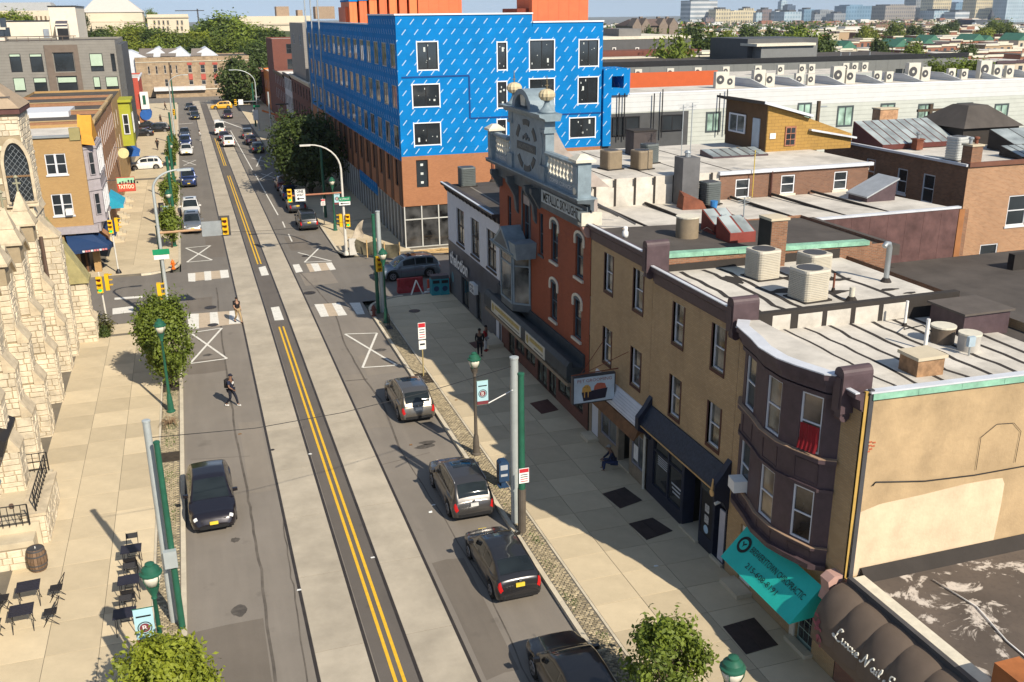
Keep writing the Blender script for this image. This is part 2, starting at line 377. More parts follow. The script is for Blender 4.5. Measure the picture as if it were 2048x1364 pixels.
# oil stains and patches in the parking lanes, cut out as thin flat spots
STAIN = mat('oil_stain',(.085,.075,.065),.7,var=.4,sc_=4)
for px,a,b in (((855,885),.42,.13),((850,893),.5,.12),((872,925),.3,.1),((415,710),.3,.13),((405,930),.3,.12),((760,700),.4,.15),((430,545),.35,.1),((480,1220),.3,.2),((470,1080),.2,.1),((610,430),.3,.2),((395,468),.3,.12)):
    c = G(*px); m = MB(); m.poly([(c.x+a*cos(t*pi/9)*R.uniform(.7,1.1),c.y+b*2*sin(t*pi/9)*R.uniform(.7,1.1),.0045) for t in range(18)]); m.build('oil_stain',STAIN,road)
PATCH = asphalt('asphalt_patch',(.15,.128,.105)); PATCHL = asphalt('asphalt_patch_pale',(.225,.195,.16))
for x0,x1,y0,y1,mt in ((-1.85,.6,23,29.5,PATCH),(.75,1.8,39,47,PATCHL),(6.8,8.0,24,31,PATCH),(8.05,10.3,51.5,55,PATCHL),(-1.8,.5,55,57.5,PATCH),(6.75,7.9,44,52,PATCHL),(-1.6,.2,68,71.5,PATCH),(7,9.5,72,76,PATCHL),(.2,1.8,84,97,PATCH),(7.2,9,84,90,PATCH)):
    m = MB(); m.poly([(x+R.uniform(-.06,.06),y+R.uniform(-.1,.1),.0025) for x,y in ((x0,y0),((x0+x1)/2,y0),(x1,y0),(x1,(y0+y1)/2),(x1,y1),((x0+x1)/2,y1),(x0,y1),(x0,(y0+y1)/2))]); m.build('asphalt_patch',mt,road)
# ---------------------------------------------------------------- sidewalks
SWH = .14
def sidewalk(name,x0,x1,y0,y1,cols,rowlen,slab_to,corner=()):
    s = struct(name)
    m = MB()
    if corner:   # one rounded corner at (cx, cy) with radius r: list of polygon points given
        m.extr([(a,b,-.2) for a,b in corner],(0,0,.2+SWH-.012))
    else: m.box(x0,x1,y0,y1,-.2,SWH-.012)
    m.build('sidewalk_bed',mat('sidewalk_joint',(.16,.14,.11),.9),s)
    for a,b in zip(cols,cols[1:]):
        mm = MB(); mm.box(.01,b-a-.01,.01,rowlen-.01,-.03,0)
        me = mm.mesh('paving_slab',SLAB)
        y = y0 if y0 < slab_to else 9e9
        while y+rowlen <= slab_to+.01:
            o = link('paving_slab',me,s); o.location = (a,y,SWH+R.uniform(-.002,.003)); y += rowlen
    return s
def arc(cx,cy,r,a0,a1,n=8): return [(cx+r*cos(rad(a0+(a1-a0)*k/n)),cy+r*sin(rad(a0+(a1-a0)*k/n))) for k in range(n+1)]
swr = sidewalk('sidewalk_right',0,0,9,65.2,(11.43,13.15,14.9,16.8),1.57,63.95,[(KR+.18,5),(17.2,5),(17.2,YS)] + arc(KR+3.0,YS-2.8,2.8,90,180))
swl = sidewalk('sidewalk_left',0,0,18,65.2,(-8.0,-6.25,-4.6,-3.05),1.9,64.0,[(-12,5),(KL-.18,5)] + arc(KL-3.0,YS-2.8,2.8,0,90) + [(-12,YS)])
sln = sidewalk('sidewalk_left_north',0,0,83,130,(-7.9,-5.6,-3.1),2.4,130,arc(KL-3.,YN+2.8,2.8,270,360) + [(KL-.18,246),(-14,246),(-14,YN)])
srn = sidewalk('sidewalk_right_north',0,0,84,120,(12.4,14.6,16.8),2.2,95,[(KR2+.18,246)] + arc(KR2+3.,YN+2.8,2.8,180,270) + [(40,YN),(40,YN+3),(16.9,YN+3),(16.9,246)])
m = MB(); m.box(17.2,46,YS-2.6,YS,-.2,SWH-.002); m.build('sidewalk_bed',SLAB,swr)
# corner fill where the slab rows stop
m = MB(); m.extr([(11.43,64.0,0),(16.8,64.0,0),(16.8,YS,0)] + [(a,b,0) for a,b in arc(KR+3.0,YS-2.8,2.62,90,150)] ,(0,0,SWH)); m.build('paving_slab',SLAB,swr)
m = MB(); m.extr([(-12,64.1,0),(-3.05,64.1,0)] + [(a,b,0) for a,b in arc(KL-3.0,YS-2.8,2.62,25,90)] + [(-12,YS-.2,0)],(0,0,SWH)); m.build('paving_slab',SLAB,swl)
m = MB(); m.extr([(a,b,0) for a,b in arc(KL-3.,YN+2.8,2.62,270,360)] + [(-2.08,83,0),(-14,83,0),(-14,YN+.2,0)],(0,0,SWH)); m.build('paving_slab',SLAB,sln)
m = MB(); m.extr([(KR2+.4,84,0)] + [(a,b,0) for a,b in arc(KR2+3.,YN+2.8,2.62,180,270)] + [(17,YN+.2,0),(17,84,0)],(0,0,SWH)); m.build('paving_slab',SLAB,srn)
m = MB(); m.box(-3.1,-2.08,83,245,0,SWH-.004); m.build('paving_slab',SLAB,sln)
m = MB(); m.box(-14,-3.12,130.1,245,0,SWH); m.build('paving_slab',SLAB,sln)
m = MB(); m.box(KR2+.18,12.39,84.1,245,0,SWH-.004); m.box(12.4,17,95,245,0,SWH); m.build('paving_slab',SLAB,srn)
# kerb stones
def kerb(s,pts,step=2.4,wd=.18):
    L = 0
    for (a,b) in zip(pts,pts[1:]):
        A,B = V((*a,0)),V((*b,0)); d = (B-A); n = max(1,round(d.length/step)); u = d.normalized(); q = V((-u.y,u.x,0))*wd
        for k in range(n):
            p0,p1 = A+d*(k/n)+u*.006,A+d*((k+1)/n)-u*.006
            m = MB(); m.extr([p0,p1,p1+q,p0+q],(0,0,SWH+.012)); m.build('kerb_stone',SLABW,s)
kerb(swr,[(KR+.18,5),(KR+.18,63.5)],2.4); kerb(swr,[(a,b) for a,b in arc(KR+3.0,YS-2.8,2.82,180,90,6)])
kerb(swl,[(KL,5),(KL,63.5)],2.4); kerb(swl,[(a,b) for a,b in arc(KL-3.0,YS-2.8,2.98,0,90,6)])
kerb(sln,[(KL,YN+2.8),(KL,240)],6); kerb(sln,[(a,b) for a,b in arc(KL-3.,YN+2.8,2.98,270,360,6)])
kerb(srn,[(KR2+.18,YN+2.8),(KR2+.18,240)],6); kerb(srn,[(a,b) for a,b in arc(KR2+3.,YN+2.8,2.82,270,180,6)])
kerb(srn,[(13.8,YN+.18),(40,YN+.18)],4)
# edging between slabs and cobbles
for s,xa in ((swr,11.33),(swl,-3.05)):
    y = 12.
    while y < 62:
        m = MB(); m.box(xa,xa+.09,y+.005,y+1.85,SWH-.04,SWH+.012); m.build('edging_stone',SLABW,s); y += 1.86
# cobble strips
def cobbles(name,x0,x1,y0,y1,near):
    s = struct(name); m = MB(); m.box(x0,x1,y0,y1,0,SWH-.03); m.build('cobble_bed',MORT,s)
    protos = []
    for k in range(6):
        mm = MB(); hx,hy,h = .075,.045,.045; t = .016
        def rr(px,py,z): return [(sx*px*R.uniform(.9,1.06),sy*py*R.uniform(.88,1.08),z+R.uniform(-.004,.004)) for sx,sy in ((-1,-1),(0,-1.05),(1,-1),(1.04,0),(1,1),(0,1.05),(-1,1),(-1.04,0))]
        mm.grid([r+[r[0]] for r in (rr(hx,hy,-.02),rr(hx,hy,h-.018),rr(hx-t,hy-t*.8,h))]); i = len(mm.v)-9; mm.fc(*range(i,i+8)); protos.append(mm)
    mes = [p.mesh('cobble',COBB) for p in protos]
    rest = MB(); y = y0+.06; cnt = 0; row = 0
    while y < y1-.05:
        x = x0+.09+(row % 2)*.08
        while x < x1-.06:
            k = R.uniform(.85,1.12); xx,yy = x+R.uniform(-.012,.012),y+R.uniform(-.012,.012)
            if not (name == 'cobble_strip_left' and 43.1 < yy < 44.2):
                i = R.randrange(6); z = SWH-.03+R.uniform(-.006,.006)
                if near[0] < yy < near[1] and cnt < 300:
                    o = link('cobble',mes[i],s); o.location = (xx,yy,z); o.scale = (k,R.uniform(.9,1.12),1); o.rotation_euler = (0,0,R.gauss(0,.06)); cnt += 1
                else:
                    b = len(rest.v); rest.v.extend([(a*k+xx,c*k+yy,e+z) for a,c,e in protos[i].v]); rest.f.extend([tuple(q+b for q in f) for f in protos[i].f]); rest.m.extend([0]*len(protos[i].f))
            x += .168
        y += .108; row += 1
    COBF = mat('cobble_field',(.30,.25,.165),.85,var=.55,sc_=5,bump=.3,bs=30)
    rest.build('cobble',COBF,s,kind='stuff')
    return s
cbr = cobbles('cobble_strip_right',KR+.19,11.33,17,61.5,(20.5,27.5))
cbl = cobbles('cobble_strip_left',-2.96,KL-.19,26,62.5,(29.5,36.5))
# grass tufts between the cobbles
GRASS = mat('grass',(.075,.13,.025),.9,var=.4,sc_=5)
gm = MB()
for cx,cy,n,sp in [(11.0,31.2,90,.3),(10.9,33.5,60,.35),(10.75,26.9,90,.28),(11.0,24.6,40,.2),(-2.5,47.5,160,.45),(-2.5,45.5,120,.4),(-2.5,41.5,150,.5),(-2.4,38,90,.4),(-2.1,34,40,.3),(-2.6,52,130,.5),(11.1,21.5,70,.3),(10.9,36,60,.4),(10.8,29.2,40,.3)]:
    for k in range(n):
        x,y = R.gauss(cx,sp*.4),R.gauss(cy,sp*1.1); h = R.uniform(.04,.11); a = R.uniform(0,pi); wx,wy = cos(a)*.02,sin(a)*.02
        if not (KR+.2 < x < 11.32 or -2.95 < x < KL-.2): continue
        gm.poly([(x-wx,y-wy,SWH-.03),(x+wx,y+wy,SWH-.03),(x+R.gauss(0,.03),y+R.gauss(0,.03),SWH+h)])
o = gm.build('grass',GRASS); o['kind'] = 'stuff'; o['label'] = 'short grass and weeds growing between the cobbles'
# dark grates: tree pits and cellar hatches
PIT = mat('soil',(.045,.035,.025),.95,var=.4,sc_=4,bump=.5)
for s,x0,x1,y0,y1 in ((swl,-2.93,-2.1,43.15,44.15),(swl,-2.93,-2.1,52.3,53.6),(swr,10.55,11.3,48.8,50.4)):
    m = MB(); m.box(x0,x1,y0,y1,SWH-.03,SWH+.02); m.build('tree_pit',PIT,s)
HATCH = mat('cellar_hatch_metal',(.06,.045,.042),.6,.3,var=.2,sc_=3,dirt=.3); HATCHR = mat('cellar_hatch_red',(.10,.045,.035),.7,var=.2)
for px,mt in ((((1205,988),(1249,975),(1284,1001),(1240,1017)),HATCH),(((1258,1048),(1305,1036),(1345,1062),(1293,1080)),HATCH),(((1446,1254),(1508,1236),(1556,1290),(1492,1309)),HATCH),(((1060,807),(1095,799),(1117,820),(1083,828)),HATCHR),(((938,686),(962,681),(972,692),(950,697)),HATCHR)):
    P = [G(x,y,SWH) for x,y in px]; mA,mB = (P[0]+P[1])/2,(P[3]+P[2])/2; mL,mR = (P[0]+P[3])/2,(P[1]+P[2])/2
    for q4 in ((P[0],mA-(mA-P[0])*.01,mB-(mB-P[3])*.01,P[3]),(mA+(P[1]-mA)*.01,P[1],P[2],mB+(P[2]-mB)*.01)):
        mm = MB(); mm.extr([V((p.x,p.y,SWH)) for p in q4],(0,0,.025)); mm.build('cellar_hatch',mt,swr)
c = G(829,622,SWH); m = MB(); m.lathe((c.x,c.y,SWH),[(.4,0),(.4,.012),(.34,.016),(.01,.016)],20); m.build('manhole_cover',RAIL,swr)
# ================================================================ BUILDINGS ON THE RIGHT
def win(par,fr,u0,u1,v0,v1,fm,gm=None,fw=.06,dep=.14,rail=True,mul=0,sill=None,blind=0.,sillm=None,lintel=None,raily=.5,panes=True,d0=0.):
    gm = gm or GLASS; m = MB(); a,b = d0-dep,d0-dep+.07
    fr.box(m,u0,u0+fw,v0,v1,a,b); fr.box(m,u1-fw,u1,v0,v1,a,b); fr.box(m,u0+fw,u1-fw,v0,v0+fw,a,b); fr.box(m,u0+fw,u1-fw,v1-fw,v1,a,b)
    us = [u0+fw+(u1-u0-2*fw)*k/(mul+1) for k in range(mul+2)]; vm = v0+(v1-v0)*raily
    for k in us[1:-1]: fr.box(m,k-fw*.4,k+fw*.4,v0+fw,v1-fw,a,b-.012)
    if rail: fr.box(m,u0+fw,u1-fw,vm-fw*.4,vm+fw*.4,a,b-.008)
    w_ = m.build('window',fm,par)
    vs = [v0+fw,vm,v1-fw] if rail else [v0+fw,v1-fw]
    if not panes: vs = [v0+fw,v1-fw]; us = [us[0],us[-1]]
    for x0,x1 in zip(us,us[1:]):
        for y0,y1 in zip(vs,vs[1:]):
            q = MB(); q.poly([fr.p(x0,y0,a+.025),fr.p(x1,y0,a+.025),fr.p(x1,y1,a+.025),fr.p(x0,y1,a+.025)]); q.build('pane',gm,w_)
    if blind:
        q = MB(); fr.box(q,u0+fw,u1-fw,v1-fw-(v1-v0-2*fw)*blind,v1-fw,a+.028,a+.034); q.build('blind',BLIND,w_)
    if sill:
        q = MB(); fr.box(q,u0-.08,u1+.08,v0-.13,v0-.004,d0-dep+.01,d0+sill); q.build('sill',sillm or fm,w_)
    if lintel:
        q = MB(); fr.box(q,u0-.08,u1+.08,v1+.004,v1+lintel,d0-.05,d0+.03); q.build('lintel',sillm or fm,w_)
    return w_
def part(par,name,mt,f,**k):
    m = MB(); f(m); return m.build(name,mt,par,**k)
def shell(par,fr,u0,u1,z0,z1,depth,wm,ops=(),dep=.2,back=True,sides=(1,1),roofm=None,roofz=None,sidem=None,e=.008):
    m = MB(); fr.wall(m,u0+e,u1-e,z0,z1,ops,dep); m.build('front_wall',wm,par)
    for sd,u in zip(sides,(u0+e,u1-e)):
        if sd: part(par,'side_wall',sidem or wm,lambda q: q.poly([fr.p(u,z0,0),fr.p(u,z0,-depth),fr.p(u,z1,-depth),fr.p(u,z1,0)]))
    if back: part(par,'rear_wall',sidem or wm,lambda q: q.poly([fr.p(u0+e,z0,-depth),fr.p(u1-e,z0,-depth),fr.p(u1-e,z1,-depth),fr.p(u0+e,z1,-depth)]))
    if roofm:
        rz = z1-.02 if roofz is None else roofz
        return part(par,'roof',roofm,lambda q: fr.box(q,u0+e+.004,u1-e-.004,rz-.1,rz,-depth+.004,-.12))
FRR = Fr((16.8,0,0),(0,1,0),(-1,0,0))
NX = (0,-1,0); UZ = (0,0,1)
TANB = brick('tan_brick',(.44,.30,.155),(.38,.25,.12),(.31,.225,.135),var=.16,stain=.35)
TANB2 = brick('tan_brick_side',(.29,.19,.085),(.24,.155,.065),(.2,.145,.08),var=.16)
REDB = brick('red_painted_brick',(.29,.072,.028),(.245,.058,.022),(.22,.06,.027),var=.18,stain=.25)
OLDB = brick('old_brick',(.27,.12,.06),(.17,.075,.04),(.22,.16,.11),var=.25,stain=.4)
REARB = brick('rear_brick',(.40,.20,.10),(.30,.14,.065),(.36,.28,.19),var=.15)
BROWNM = mat('brown_painted_metal',(.078,.052,.058),.5,var=.18,sc_=3,bump=.1,bs=8,dirt=.2)
BROWNF = mat('brown_window_trim',(.075,.03,.022),.6,var=.2)
WHITEM = mat('white_vinyl',(.62,.63,.66),.4,var=.05)
SILVER = mat('silver_roof_coating',(.54,.505,.45),.75,var=.2,sc_=.8,bump=.3,bs=5,dirt=.55)
TARR = mat('tar_roof',(.075,.065,.058),.9,var=.25,sc_=.6,bump=.25,bs=12,dirt=.35)
FLASH = mat('white_flashing',(.62,.64,.68),.45,.2,var=.1)
COPPER = mat('green_copper',(.22,.42,.31),.75,var=.3,sc_=2,dirt=.35)
STUCCO = mat('tan_stucco',(.41,.295,.17),.9,var=.2,sc_=.7,bump=.35,bs=10,dirt=.5)
STUCCOL = mat('pale_stucco',(.60,.47,.325),.9,var=.15,sc_=1.,bump=.3,bs=10,dirt=.3)
NAVY = mat('navy_paint',(.018,.022,.04),.45,var=.25,sc_=2)
GREYBL = mat('grey_blue_paint',(.20,.255,.29),.5,var=.2,sc_=2,bump=.1,dirt=.3)
GREYBD = mat('dark_grey_blue_paint',(.08,.098,.11),.55,var=.25,sc_=2,dirt=.3)
CREAM = mat('cream_paint',(.60,.56,.46),.6,var=.12,sc_=3,dirt=.2)
def cornice(par,fr,u0,u1,z0,z1,pr,mt,name='cornice',flash=True,brk=0):
    h = z1-z0; pts = [(-.05,z0),(.05,z0),(.05,z0+h*.12),(.11,z0+h*.14),(.13,z0+h*.62),(pr*.8,z0+h*.72),(pr,z0+h*.76),(pr,z1),(-.05,z1)]
    c = part(par,name,mt,lambda q: fr.prof(q,u0,u1,pts))
    if flash: part(par,'flashing',FLASH,lambda q: fr.box(q,u0,u1,z1+.003,z1+.04,pr-.13,pr+.015))
    for k in range(brk):
        u = u0+(u1-u0)*(k+.5)/brk; part(par,'bracket',mt,lambda q: fr.prof(q,u-.05,u+.05,[(.10,z0+.02),(.16,z0+.05),(pr*.75,z0+h*.55),(.10,z0+h*.55)]))
    return c
def endblock(par,u,z0,z1,mt,wd=.42,pr=.42,topm=None):   # rounded-top end bracket of a cornice
    def f(q):
        r = wd/2; n = 8
        pts = [(u-r,z0),(u+r,z0)] + [(u+r*cos(pi*k/n),z1-r+r*sin(pi*k/n)) for k in range(n+1)]
        q.extr([FRR.p(a,b,pr) for a,b in pts],V((1,0,0))*(pr+.55))
    b = part(par,'end_block',mt,f,smooth=False)
    part(par,'scroll',mt,lambda q: q.tube([FRR.p(u-.14,z0-.12,.2),FRR.p(u+.14,z0-.12,.2)],.17,10))
    part(par,'block_face',mt,lambda q: FRR.box(q,u-.12,u+.12,z0+.12,z1-.3,pr,pr+.02))
    return b
# ---------------------------------------------------------------- corner building with the bay window
b2 = thing('rowhouse','three storey tan brick corner rowhouse with dark brown bay window and teal awning','house',(16.8,20.4,0))
Y0,Y1,ZT = 20.4,26.9,9.25
shell(b2,FRR,Y0,Y1,0,ZT,9.6,TANB,[(21.55,22.45,.15,2.35),(22.75,24.5,.95,2.3),(25.2,26.0,.3,2.5)],sides=(0,1))
FS = Fr((16.8,Y0,0),(1,0,0),(0,-1,0))
part(b2,'side_wall',STUCCO,lambda q: FS.box(q,0.26,12,0,ZT,-.06,0))
part(b2,'corner_strip',mat('yellow_brick_edge',(.42,.27,.07),.85),lambda q: FS.box(q,0.0,.1,3.6,ZT+.3,-.06,.012))
part(b2,'downpipe',DKGREY,lambda q: FS.box(q,.11,.25,3.5,ZT+.35,-.06,.06))
# pale repair patch on the stucco
pp = [PY(x,y,Y0-.012) for x,y in ((1709,1029),(1760,1008),(1850,988),(1930,968),(1985,958),(2005,956),(2009,968),(2002,1010),(1984,1094),(1850,1122),(1760,1140),(1692,1156))]
part(b2,'stucco_patch',STUCCOL,lambda q: q.poly(pp))
BRK = mat('bare_brick',(.40,.11,.05),.9,var=.3,sc_=8)
for k,(x,y) in enumerate(((1733,884),(1741,884),(1748,885),(1732,890),(1740,891),(1746,892),(1734,896),(1741,898),(1736,903))):
    c = PY(x,y,Y0); part(b2,'brick',BRK,lambda q: q.box(c.x-.05,c.x+.05,Y0-.014,Y0,c.z-.022,c.z+.022))
part(b2,'roof',SILVER,lambda q: q.hexa([(16.95,Y0+.02,ZT-.5),(25.4,Y0+.02,ZT-.5),(25.4,Y1-.02,ZT-.5),(16.95,Y1-.02,ZT-.5),(16.95,Y0+.02,ZT+.02),(25.4,Y0+.02,ZT-.25),(25.4,Y1-.02,ZT-.25),(16.95,Y1-.02,ZT+.02)]))
part(b2,'roof',TARR,lambda q: q.box(25.42,29.3,Y0+.02,Y1-.02,ZT-.8,ZT-.32))
def zr2(x): return ZT+.02-.27*(x-16.75)/8.65
for k,x in enumerate((17.5,18.35,19.2,20.1,21.0,21.9,22.8,23.7,24.6)):   # tarred laps
    def f(q):
        n = 9; P = [(x+R.gauss(0,.05),Y0+.2+(Y1-Y0-.35)*t/n) for t in range(n+1)]
        for (a,b),(c,d) in zip(P,P[1:]): q.poly([(a-.085,b,zr2(a)+.006),(a+.085,b,zr2(a)+.006),(c+.085,d,zr2(c)+.006),(c-.085,d,zr2(c)+.006)])
    part(b2,'tar_lap',TAR,f)
part(b2,'side_coping',FLASH,lambda q: q.hexa([(16.9,Y0-.12,ZT+.26),(29,Y0-.12,ZT-.05),(29,Y0+.14,ZT-.05),(16.9,Y0+.14,ZT+.26),(16.9,Y0-.12,ZT+.31),(29,Y0-.12,ZT),(29,Y0+.14,ZT),(16.9,Y0+.14,ZT+.31)]))
for k in range(8):
    x0,x1 = 17.0+k*1.5,18.49+k*1.5; z0,z1 = ZT+.26-.31*(x0-16.9)/12.1,ZT+.26-.31*(x1-16.9)/12.1
    part(b2,'copper_strip',COPPER,lambda q: q.hexa([(x0,Y0-.1,z0-.2),(x1,Y0-.1,z1-.2),(x1,Y0+.1,z1-.2),(x0,Y0+.1,z0-.2),(x0,Y0-.1,z0-.004),(x1,Y0-.1,z1-.004),(x1,Y0+.1,z1-.004),(x0,Y0+.1,z0-.004)]))
# the bay
BAY = [(16.8,26.45),(16.45,25.95),(16.22,24.75),(16.0,23.95),(15.97,23.0),(16.12,22.4),(16.42,21.55),(16.8,21.3)]
bz0,bz1 = 3.55,9.3
def loop(off=0.):
    out = []
    for i,(x,y) in enumerate(BAY):
        a = V(BAY[max(i-1,0)]); b = V(BAY[min(i+1,len(BAY)-1)]); d = (b-a).normalized(); n = V((d.y,-d.x))
        n = n if n.x < .3 else -n
        out.append((x+n.x*off,y+n.y*off))
    return out
segs = list(zip(BAY,BAY[1:]))
bayo = None
m = MB(); frs = []
for i,(a,b) in enumerate(segs):
    d = V((b[0]-a[0],b[1]-a[1],0)); L = d.length; n = V((d.y,-d.x,0)).normalized(); n = n if n.x < 0 or (abs(n.x) < .3 and n.y < 0) else -n
    fr = Fr((a[0],a[1],0),d,n); frs.append((fr,L)); ops = []
    if i in (1,3,5):
        wv = {1: .78,3: .80,5: .74}[i]; c = L/2; ops = [(c-wv/2,c+wv/2,4.2,5.95),(c-wv/2,c+wv/2,7.15,8.95)]
    fr.wall(m,0,L,bz0,bz1,ops,.1)
bayo = m.build('bay',BROWNM,b2)
def ringband(mt,z0,z1,off,name,t=.0):
    q = MB(); A = loop(off); Bq = loop(-.05)
    for (a,b),(c,d) in zip(zip(A,A[1:]),zip(Bq,Bq[1:])):
        q.hexa([(*c,z0),(*a,z0),(*b,z0),(*d,z0),(*c,z1),(*a,z1),(*b,z1),(*d,z1)])
    q.build(name,mt,bayo)
for z0,z1,of,nm in ((3.45,3.62,.16,'base_moulding'),(4.05,4.14,.10,'sill_course'),(6.0,6.1,.07,'string_course'),(6.95,7.08,.14,'sill_course'),(9.0,9.12,.10,'string_course'),(9.2,9.45,.14,'bay_cornice'),(9.45,9.62,.26,'bay_cornice'),(9.62,9.78,.34,'bay_cornice')): ringband(BROWNM,z0,z1,of,nm)
ringband(mat('pale_sill',(.36,.24,.16),.8),7.081,7.11,.15,'sill_cap'); ringband(mat('pale_sill',(.36,.24,.16),.8),4.141,4.165,.11,'sill_cap'); ringband(FLASH,9.782,9.82,.36,'flashing')
q = MB(); A = loop(.3); q.poly([(x,y,9.775) for x,y in A] + [(17.2,21.3,9.775),(17.2,26.45,9.775)]); q.build('bay_roof',SILVER,bayo)
q = MB(); A = loop(.1); q.poly([(x,y,3.5) for x,y in A]); q.build('bay_soffit',BROWNM,bayo)
WARM = glass('window_glass_warm',(.10,.075,.055),var=.7)
for i in (1,3,5):
    fr,L = frs[i]; wv = {1: .78,3: .80,5: .74}[i]; c = L/2
    for v0,v1 in ((4.2,5.95),(7.15,8.95)): win(b2,fr,c-wv/2,c+wv/2,v0,v1,WHITEM,WARM if i > 1 else GLASS,.055,.1)
    for v0,v1 in ((3.68,3.98),(6.18,6.86)):   # sunk panels framed by battens
        q = MB()
        for bx in ((c-.42,c+.42,v0,v0+.03),(c-.42,c+.42,v1-.03,v1),(c-.42,c-.39,v0,v1),(c+.39,c+.42,v0,v1)): fr.box(q,*bx,0,.02)
        q.build('panel_moulding',BROWNM,bayo)
fr,L = frs[5]
q = MB(); rows = []
for v_ in (7.2,7.5,8.0): rows.append([fr.p(L/2-.33+.66*k/16,v_,.02+.02*sin(k*1.9)+(.1 if v_ < 7.3 else 0)) for k in range(17)])
q.grid(rows); q.build('curtain',mat('red_curtain',(.20,.008,.012),.7,var=.3),b2,smooth=True)
fr,L = frs[1]; part(b2,'window_unit',WHITE,lambda q: fr.box(q,L/2-.28,L/2+.28,4.25,4.65,-.05,.42))
endblock(b2,21.05,8.75,10.1,BROWNM); endblock(b2,26.95,9.3,10.5,BROWNM)
cornice(b2,FRR,20.42,21.3,8.95,9.5,.3,BROWNM); cornice(b2,FRR,26.45,26.75,8.95,9.5,.3,BROWNM)
part(b2,'pink_block',mat('pink_paint',(.42,.26,.22),.7),lambda q: FRR.prof(q,20.45,20.85,[(0,2.9),(.5,2.9),(.42,3.2),(.5,3.6),(.3,3.75),(0,3.75)]))
# ground floor: door, window, awning
win(b2,FRR,22.75,24.5,.95,2.3,mat('green_trim',(.10,.17,.13),.6),GLASS,.07,.12,False,1)
d = part(b2,'door',mat('pale_green_paint',(.26,.36,.31),.5),lambda q: FRR.box(q,21.55,22.45,.15,2.35,-.18,-.1))
for i in range(3):
    for j in range(5): part(d,'pane',GLASS,lambda q: FRR.box(q,21.62+i*.26,21.85+i*.26,.35+j*.38,.69+j*.38,-.1,-.09))
part(b2,'door_surround',CREAM,lambda q: FRR.box(q,22.46,22.7,0,2.5,-.02,.05))
part(b2,'mailbox',BLACK,lambda q: FRR.box(q,22.95-.2,23.1,1.35,1.75,.0,.12)); part(b2,'notice',WHITE,lambda q: FRR.box(q,22.75,23.15,.9,1.25,.0,.03))
d = part(b2,'side_door',WHITE,lambda q: FRR.box(q,25.2,26.0,.3,2.5,-.15,-.08)); part(b2,'doorstep',CONC,lambda q: FRR.box(q,25.0,26.2,0,.3,0,.6)); part(b2,'doorstep',CONC,lambda q: FRR.box(q,21.45,22.6,0,.28,0,.3))
TEAL = mat('teal_canvas',(.02,.50,.42),.6,var=.06,sc_=2)
aw = MB(); ya,yb = 20.95,25.0; T0,T1 = FRR.p(ya,3.12,.3),FRR.p(yb,3.12,.3); F0,F1 = FRR.p(ya,2.02,1.35),FRR.p(yb,2.02,1.35); W0,W1 = FRR.p(ya,2.12,.05),FRR.p(yb,2.12,.05)
aw.poly([T0,T1,F1,F0]); aw.poly([T0,F0,W0]); aw.poly([T1,W1,F1]); awo = aw.build('awning',TEAL,b2)
sl = (F0-T0).normalized(); up = -sl
BLK = mat('black_print',(.012,.014,.014),.6); WPR = mat('white_print',(.72,.72,.70),.6)
def onaw(t,s): return T1+(T0-T1)*t+(F1-T1)*s+V((-.012,0,.012))
text('BREWERYTOWN CHIROPRACTIC',awo,BLK,onaw(.58,.42),NX,up,.23,2.95); text('215-608-8191',awo,BLK,onaw(.5,.74),NX,up,.2,1.75)
c = onaw(.12,.45); N_ = V(NX).cross(up)
q = MB(); q.poly([c+V(NX)*(.3*cos(2*pi*k/24))+up*(.3*sin(2*pi*k/24))+N_*.004 for k in range(24)]); q.build('emblem',BLK,awo)
q = MB(); q.poly([c+V(NX)*(.19*cos(2*pi*k/24))+up*(.19*sin(2*pi*k/24))+N_*.008 for k in range(24)]); q.build('emblem',TEAL,awo)
q = MB()
for s in (-1,1): q.poly([c+V(NX)*x*s+up*y+N_*.012 for x,y in ((.0,-.12),(.03,-.02),(.11,.05),(.1,.1),(.02,.05),(0,.0))])
q.build('emblem',BLK,awo)
# ---------------------------------------------------------------- low shop in front
b1 = thing('nail_salon','low one storey shop with a rounded brown scalloped awning and patchy tar roof','shop',(16.8,8,0))
PINKB = brick('pink_brick',(.26,.13,.085),(.22,.105,.07),(.18,.1,.07),var=.12)
m = MB(); FRR.wall(m,2,20.38,0,3.7,[(12.2,18.6,.5,2.7)],.25); m.build('front_wall',PINKB,b1)
part(b1,'shop_window',GLASS,lambda q: FRR.box(q,12.2,18.6,.5,2.7,-.3,-.2))
for u in (18.4,17.2,15.8): part(b1,'mullion',DKGREY,lambda q: FRR.box(q,u-.05,u+.05,.5,2.7,-.2,-.1))
for u,v_ in ((17.9,1.6),(16.6,1.7)): part(b1,'poster',mat('poster_paper',(.55,.55,.52),.6,var=.4,sc_=9),lambda q: FRR.box(q,u-.25,u+.25,v_-.4,v_+.4,-.2,-.19))
def patchroof(name):
    m = MT(name); tc = m.n('TexCoord'); o = (tc,3)
    a = m.n('TexNoise',None,Vector=o,Scale=.75,Detail=10.,Roughness=.72,Distortion=.8); b = m.n('TexNoise',None,Vector=o,Scale=.3,Detail=6.)
    c = m.n('TexNoise',None,Vector=o,Scale=9.,Detail=4.)
    col = m.mix(m.ramp(b,.35,.65),(.06,.048,.04),(.12,.095,.078)); col = m.mix(m.ramp(a,.535,.575),col,(.50,.45,.40)); col = m.mix(m.n('Math',dict(operation='MULTIPLY'),i0=m.ramp(c,.5,.7),i1=.35),col,(.05,.04,.035))
    return m.out(Base_Color=col,Roughness=.9,Normal=m.n('Bump',None,Strength=.4,Distance=.03,Height=a))
part(b1,'roof',patchroof('patchy_roof'),lambda q: q.box(17.35,28,2,20.33,3.4,3.62))
